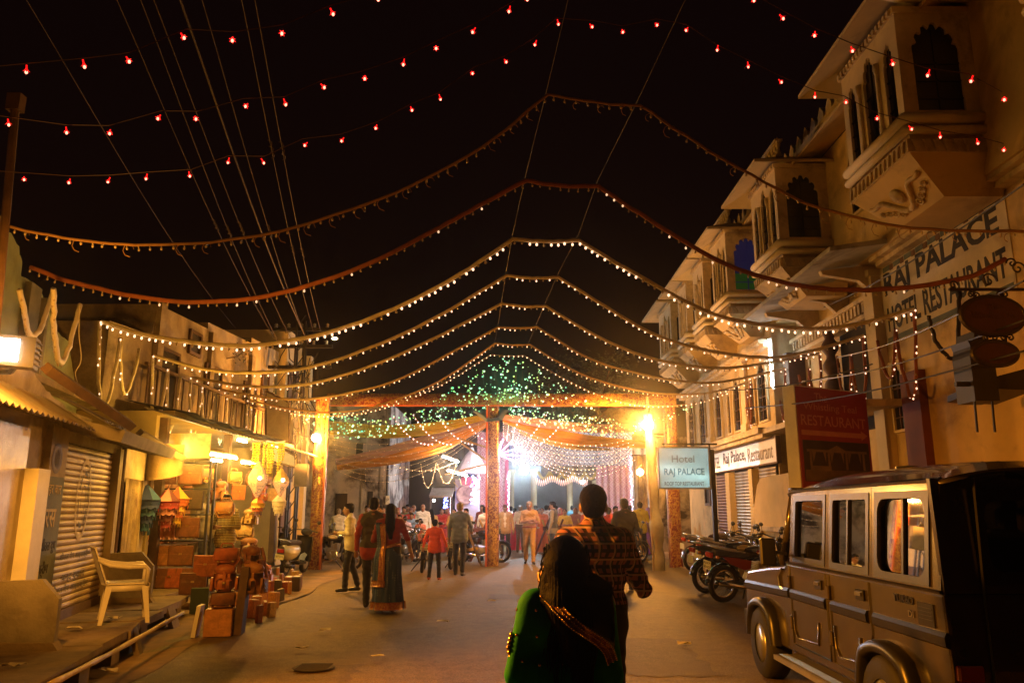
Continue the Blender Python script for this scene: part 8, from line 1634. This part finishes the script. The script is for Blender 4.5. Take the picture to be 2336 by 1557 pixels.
# left crowd watching
cr_ = [(965, 27.5, 1.74, 178, (0.68, 0.66, 0.62), 'balding man in white shirt standing above the crowd, facing the camera', 'bald', 'down', 0, 'long', None), (960, 25.6, 1.28, 170, (0.55, 0.16, 0.10), 'child with hands joined in prayer before the white shirt man', 'boy', 'pray', 0, 'short', None), (940, 26.0, 1.45, 175, (0.16, 0.26, 0.45), 'boy in blue tee shirt with folded arms in the crowd', 'boy', 'front', 1, 'short', None), (937, 28.2, 1.62, 185, (0.5, 0.05, 0.04), 'man in red cap and red top in the watching crowd', 'cap', 'down', 1, 'long', None), (944, 29.0, 1.72, 180, (0.2, 0.35, 0.55), 'bald man in blue at the back of the crowd', 'bald', 'down', 0, 'long', None), (922, 28.6, 1.66, 170, (0.12, 0.3, 0.2), 'person in green among the watching crowd', 'short', 'down', 0, 'long', None), (908, 28.0, 1.62, 190, (0.4, 0.12, 0.08), 'woman with red scarf at the left of the crowd', 'scarf', 'front', 0, 'long', (0.4, 0.1, 0.08)), (913, 25.2, 1.40, 160, (0.55, 0.4, 0.25), 'child in tan top at the left front of the crowd', 'boy', 'down', 2, 'short', None), (925, 25.0, 1.36, 185, (0.45, 0.35, 0.5), 'small child in lilac before the crowd', 'boy', 'down', 2, 'short', None), (930, 30.0, 1.74, 175, (0.35, 0.2, 0.1), 'tall man in brown at the back of the crowd', 'moustache', 'down', 1, 'long', None), (985, 28.5, 1.58, 20, (0.62, 0.42, 0.12), 'woman in gold and red shawl turned away, right of the white shirt man', 'long', 'down', 0, 'long', (0.4, 0.05, 0.05)), (1008, 29.5, 1.60, 185, (0.5, 0.05, 0.06), 'woman in red with jewellery near the awning', 'bun', 'front', 2, 'long', (0.45, 0.04, 0.05)), (1020, 31.0, 1.62, 170, (0.48, 0.06, 0.05), 'second woman in red at the right of the crowd', 'scarf', 'down', 2, 'long', (0.45, 0.04, 0.05)), (890, 27.5, 1.66, 200, (0.06, 0.05, 0.06), 'dark dressed man at the left end of the crowd', 'short', 'down', 1, 'long', None), (900, 30.0, 1.70, 180, (0.25, 0.22, 0.2), 'grey dressed man behind the scarf woman', 'short', 'down', 1, 'long', None)]
for (px0, Yd, hh, fa, tp, lab, ha, arm, sk_, sl2, skr) in cr_:
    x_, y_ = spot(px0, Yd); person(lab, x_, y_, hh, R(fa), tp, (0.04, 0.03, 0.04), hair=ha, L=arm, Rr=arm, skin=sk_, sleeve=sl2, skirt=skr, res=0.0135, group='crowd watching by the alley')
x_, y_ = spot(1068, 25.0); person('man bending over by the motorcycles, dark wavy hair', x_, y_, 1.62, R(150), (0.5, 0.45, 0.4), (0.03, 0.03, 0.03), L='reach', Rr='reach', res=0.0135, hunch=0.2)
x_, y_ = spot(1107, 25.2); person('man in white tee shirt left of the centre post, seen from behind', x_, y_, 1.64, R(-20), (0.68, 0.64, 0.58), (0.03, 0.025, 0.025), sleeve='short', res=0.0125, tuck=True)
x_, y_ = spot(1100, 29.0); person('dark man looking out from behind the centre post', x_, y_, 1.72, R(160), (0.25, 0.05, 0.04), (0.03, 0.03, 0.03), res=0.0135, skin=1)
x_, y_ = spot(866, 19.5); person('man in white shirt half hidden behind the olive vest man', x_, y_, 1.66, R(170), (0.68, 0.66, 0.55), (0.03, 0.03, 0.03), res=0.0125)
x_, y_ = gy(760, 1278); person('hunched man in white shirt sitting on a motorcycle behind left post', x_, y_ + 0.6, 1.70, R(20), (0.64, 0.60, 0.45), (0.03, 0.025, 0.03), sit=True, L='reach', Rr='reach', hunch=0.35, res=0.0125, z0=0.38, hm=M_greyhair)
x_, y_ = spot(800, 21.0); person('dark haired man standing behind the white shirt man in profile', x_, y_, 1.72, R(100), (0.08, 0.06, 0.05), (0.03, 0.03, 0.03), res=0.0125)
for (px0, Yd, hh, fa, tp, bt, lab, ha, skr) in ((1166, 33.5, 1.68, 20, (0.62, 0.6, 0.55), (0.1, 0.08, 0.06), 'grey haired man in cream shirt entering the pavilion on the left', 'short', None), (1230, 31.5, 1.6, 170, (0.62, 0.2, 0.3), (0.4, 0.1, 0.2), 'woman in pink saree behind the orange dress', 'bun', (0.6, 0.16, 0.28)), (1247, 30.5, 1.72, 10, (0.66, 0.64, 0.6), (0.04, 0.04, 0.06), 'man in white shirt walking into the pavilion, seen from behind', 'short', None), (1277, 31.5, 1.62, 190, (0.3, 0.03, 0.06), (0.2, 0.03, 0.05), 'woman in maroon behind the yellow saree', 'scarf', (0.3, 0.03, 0.06)), (1326, 31.0, 1.7, -15, (0.6, 0.58, 0.52), (0.05, 0.04, 0.04), 'man in off white shirt left of the plaid shirt man, far back', 'short', None), (1404, 25.5, 1.66, 200, (0.5, 0.08, 0.05), (0.05, 0.04, 0.05), 'man in brick red shirt between the red dress and olive sweater', 'moustache', None), (1437, 29.5, 1.7, 30, (0.2, 0.26, 0.4), (0.04, 0.04, 0.05), 'man in dusty blue shirt beside the wrapped pole, far back', 'short', None), (838, 25.0, 1.68, 175, (0.5, 0.44, 0.34), (0.04, 0.04, 0.04), 'man in beige shirt near the seated man, behind the olive vest', 'moustache', None), (875, 26.5, 1.66, 185, (0.12, 0.14, 0.2), (0.03, 0.03, 0.04), 'man in navy shirt right of the olive vest, far back', 'short', None), (1036, 28.0, 1.58, 175, (0.6, 0.3, 0.08), (0.3, 0.1, 0.05), 'woman in saffron saree under the small awning', 'bun', (0.6, 0.28, 0.06)), (1052, 31.0, 1.7, 165, (0.4, 0.36, 0.36), (0.04, 0.04, 0.04), 'man in grey shirt before the shrine wall', 'short', None)):
    x_, y_ = spot(px0, Yd); person(lab, x_, y_, hh, R(fa), tp, bt, hair=ha, L=random.choice(['down', 'front', 'out']), Rr=random.choice(['down', 'fold', 'back']), skirt=skr, legs=random.choice(['stand', 'step', 'walk']), res=0.0145, skin=random.choice([0, 1, 2]), turn=random.uniform(-.5, .5))
# shopkeeper and companion
M_ychk = checks('yellow_check_shirt', (0.66, 0.56, 0.22), (0.16, 0.10, 0.03), None, 34, 34, 0.38)
x_, y_ = spot(518, 15.0); person('shopkeeper in yellow checked shirt standing among the bags', x_, y_, 1.72, R(165), bottom=(0.02, 0.018, 0.02), L='front', Rr='front', topmat=M_ychk, res=0.011, z0=0.14, turn=0.4)
x_, y_ = spot(478, 16.2); person('man in the shop looking right towards the shopkeeper', x_, y_, 1.70, R(215), (0.25, 0.2, 0.12), (0.03, 0.03, 0.03), res=0.0125, z0=0.25, group='people in the street')
# white helmet on a parked motorcycle
hl = thing('helmet', 'white helmet with dark visor resting behind the blue shirt man', 'helmet', at(1062, 1185, Y=24.0)); hp = at(1062, 1183, Y=24.0); MB().ell(hp, (0.14, 0.16, 0.14), 14, 10).build('shell', M_white, hl, True); MB().ell(hp + Vector((0.05, -0.1, -0.02)), (0.09, 0.07, 0.05), 10, 8).build('visor', M_black, hl, True); MB().cyl(hp - Vector((0, 0, 0.9)), hp - Vector((0, 0, 0.12)), 0.02, 6).build('stand', M_black, hl)
# ------------------------------------------------------------------ foreground woman in green saree
x_, y_ = 0.205, 3.1
M_gr = pm('green_velvet', (0.004, 0.26, 0.07), 0.75, 0.2, 8, 0.2, spec=0.15); M_dk = pm('dark_dupatta', (0.010, 0.012, 0.010), 0.7, 0.3, 8, 0.3)
fw = thing('person', 'woman with long dark hair in green and gold saree, nearest the camera', 'person', (x_, y_, 0), 0, 'people in the foreground'); fw.scale = (0.98, 0.98, 0.98)
s = SDF(); SK, GR, DK = 0, 1, 2
s.cap((-0.075, 0, 1.20), (0.075, 0, 1.20), 0.10, 0.10, GR, 0.05); s.cap((-0.07, 0.0, 1.02), (0.07, 0, 1.02), 0.11, 0.11, GR, 0.05); s.cap((-0.10, 0.0, 0.86), (0.10, 0, 0.86), 0.15, 0.15, GR, 0.05); s.cap((-0.11, -0.01, 1.275), (0.11, -0.01, 1.275), 0.056, 0.056, GR, 0.05); s.cap((0, -0.01, 1.28), (0, 0.0, 1.40), 0.055, 0.05, SK, 0.02)
for sx in (-1, 1):
    s.cap((sx * 0.13, -0.01, 1.265), (sx * (0.165 if sx > 0 else 0.19), -0.01, 1.02), 0.056, 0.048, GR, 0.03); s.cap((sx * (0.165 if sx > 0 else 0.19), -0.01, 1.02), (sx * 0.17, 0.10, 0.85), 0.046, 0.03, SK, 0.01); s.cap((sx * 0.09, 0, 0.85), (sx * 0.09, 0.02, 0.1), 0.11, 0.09, GR, 0.05); s.cap((sx * 0.09, -0.02, 0.035), (sx * 0.1, 0.14, 0.025), 0.035, 0.026, SK, 0.015)
s.ell((0, 0.01, 1.425), (0.074, 0.09, 0.10), SK, 0.02); s.ell((0, 0.045, 1.36), (0.05, 0.055, 0.055), SK, 0.03); s.cap((0, 0.10, 1.41), (0, 0.115, 1.385), 0.011, 0.014, SK, 0.012)
for sx in (-1, 1): s.ell((sx * 0.074, 0.01, 1.40), (0.012, 0.022, 0.03), SK, 0.008)
parts = [s.mesh(0.008)]
for sx in (-1, 1): hs = SDF(); hand(hs, (sx * 0.17, 0.10, 0.85), (-0.02 * sx, 0.1, -0.2), sx, SK); parts.append(hs.mesh(0.006))
fb = to_obj('body', parts, [SKIN[0], M_gr, M_dk], fw)
# hair: crown with parting, gathered low, long fall down the back with loose strands at the side
hs = SDF(); hs.ell((0, -0.005, 1.438), (0.087, 0.10, 0.095), 0, 0.02); hs.cap((0.0, -0.06, 1.40), (0.01, -0.085, 1.27), 0.075, 0.08, 0, 0.04); hs.cap((0.01, -0.09, 1.27), (0.04, -0.11, 1.14), 0.08, 0.062, 0, 0.04); hs.cap((0.04, -0.11, 1.14), (0.06, -0.115, 0.98), 0.06, 0.025, 0, 0.04); hs.cap((-0.07, -0.03, 1.36), (-0.075, -0.06, 1.29), 0.028, 0.032, 0, 0.03)
V, F, Lb = hs.mesh(0.007); ang = np.arctan2(V[:, 0], -V[:, 1]); V[:, :2] *= (1 + 0.012 * np.sin(ang * 60 + 3 * np.sin(V[:, 2] * 9)))[:, None]; ho = to_obj('hair', [(V, F, Lb)], [M_hair], fw)
g = MB(); random.seed(17)
for k in range(260):
    a = random.uniform(-1.7, 1.7); zz0 = random.uniform(1.30, 1.50); r0 = 0.084; p0_ = Vector((r0 * math.sin(a) * 0.95, -r0 * math.cos(a) * 1.0 - (1.45 - zz0) * 0.15, zz0)); ln = random.uniform(0.12, 0.4); dr = Vector((random.uniform(-.05, .05) + p0_.x * 0.2, -0.05 - random.uniform(0, .03), -1))
    pts = [p0_ + dr * ln * t / 5 + Vector((0.012 * math.sin(t * 1.4 + k) + p0_.x * 0.25 * (t / 5), 0.006 * math.cos(t + k), 0)) for t in range(6)]; g.tube(pts, [0.0028, 0.003, 0.003, 0.0025, 0.002, 0.001], 4)
for k in range(0):
    a = random.uniform(0, 6.28); c = Vector((-0.105 + random.uniform(-.03, .02), -0.035, 1.28 + random.uniform(-.03, .03))); g.tube([c + Vector((0.03 * math.cos(a + t * 0.7) - 0.02, 0.02 * math.sin(a), 0.03 * math.sin(a + t * 0.7))) for t in range(5)], 0.0016, 3)
tag(g.build('loose_strands', M_hair, fw, world=False), kind='stuff')
# dark dupatta over the right of the back with beaded gold border along its edge; gold dots on the green
bvh = BVHTree.FromPolygons([tuple(v) for v in np.concatenate([parts[0][0]])], [tuple(int(i) for i in f) for f in parts[0][1]])
def onback(x, z, off=0.006):
    h_ = bvh.ray_cast(Vector((x, -1.0, z)), Vector((0, 1, 0))); return (h_[0] + Vector((0, -off, 0))) if h_[0] is not None else Vector((x, -0.1, z))
edge_ = [(-0.088, 1.315), (-0.07, 1.30), (-0.044, 1.275), (0.0, 1.235), (0.05, 1.20), (0.10, 1.165), (0.135, 1.13), (0.15, 1.09)]
e3 = spline([onback(x, z, 0.012 + 0.10 * max(0, min(1, (x + 0.075) / 0.05)) * (1 if x < 0.09 else 0.75)) for x, z in edge_], 6); rows = []
for j in range(8):
    rows.append([p + Vector((0.026 * j + 0.01 * j * (i / len(e3)), 0, -0.0)) for i, p in enumerate(e3)])
for j in range(1, 8):
    for i in range(len(e3)): p = rows[j][i]; q_ = onback(min(0.15, p.x), p.z + 0.012 * j, 0.018 + 0.006 * math.sin(j * 2 + i * 0.2)); rows[j][i] = Vector((min(0.17, p.x), q_.y, p.z + 0.012 * j))
MB().grid(rows, thick=-0.004).build('dupatta', M_dk, fw, True, world=False)
g = MB(); g.grid([[p + Vector((dx, -0.004, dx * 0.5)) for p in e3] for dx in (-0.012, 0.0, 0.012, 0.02)], thick=-0.004); g.build('gold_border', M_border, fw, True, world=False)
M_bead = pm('gold_bead', (0.75, 0.52, 0.2), 0.22, 0.1, 5, 0, metal=1.0); g = MB()
for i in range(0, len(e3)):
    for (dx, rr) in ((-0.012, 0.0045), (0.006, 0.0035), (0.02, 0.004)): g.ell(e3[i] + Vector((dx, -0.009, dx * 0.5)), rr, 6, 4)
tag(g.build('beads', M_bead, fw, True, world=False), kind='stuff')
for (px0, py0) in ((1180, 1397), (1224, 1394), (1179, 1454), (1226, 1454), (1279, 1455), (1192, 1514), (1232, 1519), (1284, 1516), (1320, 1480)):
    p = at(px0, py0, Y=2.98); q_ = onback((p.x - x_) / 0.98, p.z / 0.98, 0.003); MB().ell(q_, (0.006, 0.003, 0.006), 8, 5).build('gold_dot', M_bead, fw, True, world=False)
g = MB(); q0 = [onback(-0.205 + 0.004 * k, 1.16 - 0.016 * k, 0.006) + Vector((-0.01, 0.03, 0)) for k in range(7)]; 
for k, p in enumerate(q0): g.ell(Vector((-0.222 + 0.004 * abs(k - 3), -0.02, 1.165 - 0.016 * k)), (0.010, 0.016, 0.011), 8, 5)
g.build('sleeve_trim', M_bead, fw, True, world=False)
g = MB(); g.ell((-0.018, -0.185, 1.245), (0.008, 0.005, 0.005), 8, 5); g.build('hair_clip', M_redl, fw, True, world=False)
g = MB(); g.ell((-0.085, 0.01, 1.36), (0.008, 0.008, 0.016), 8, 6); g.build('earring', M_bead, fw, True, world=False)
# ------------------------------------------------------------------ thin scattering volume added so the lamps bloom
hz = MB().box(-142, 142, -32, 152, -1.4, 14).build('bloom_haze', None); hz.data.materials.clear()
hm_ = bpy.data.materials.new('bloom_air'); hm_.use_nodes = True; nt = hm_.node_tree; nt.nodes.remove(nt.nodes['Principled BSDF'])
pv_ = nt.nodes.new('ShaderNodeVolumePrincipled'); pv_.inputs['Color'].default_value = (0.95, 0.93, 0.9, 1); pv_.inputs['Density'].default_value = 0.0022; pv_.inputs['Anisotropy'].default_value = 0.965
nt.links.new(pv_.outputs[0], nt.nodes['Material Output'].inputs['Volume']); hz.data.materials.append(hm_); tag(hz, kind='stuff')
SC.cycles.volume_bounces = 0
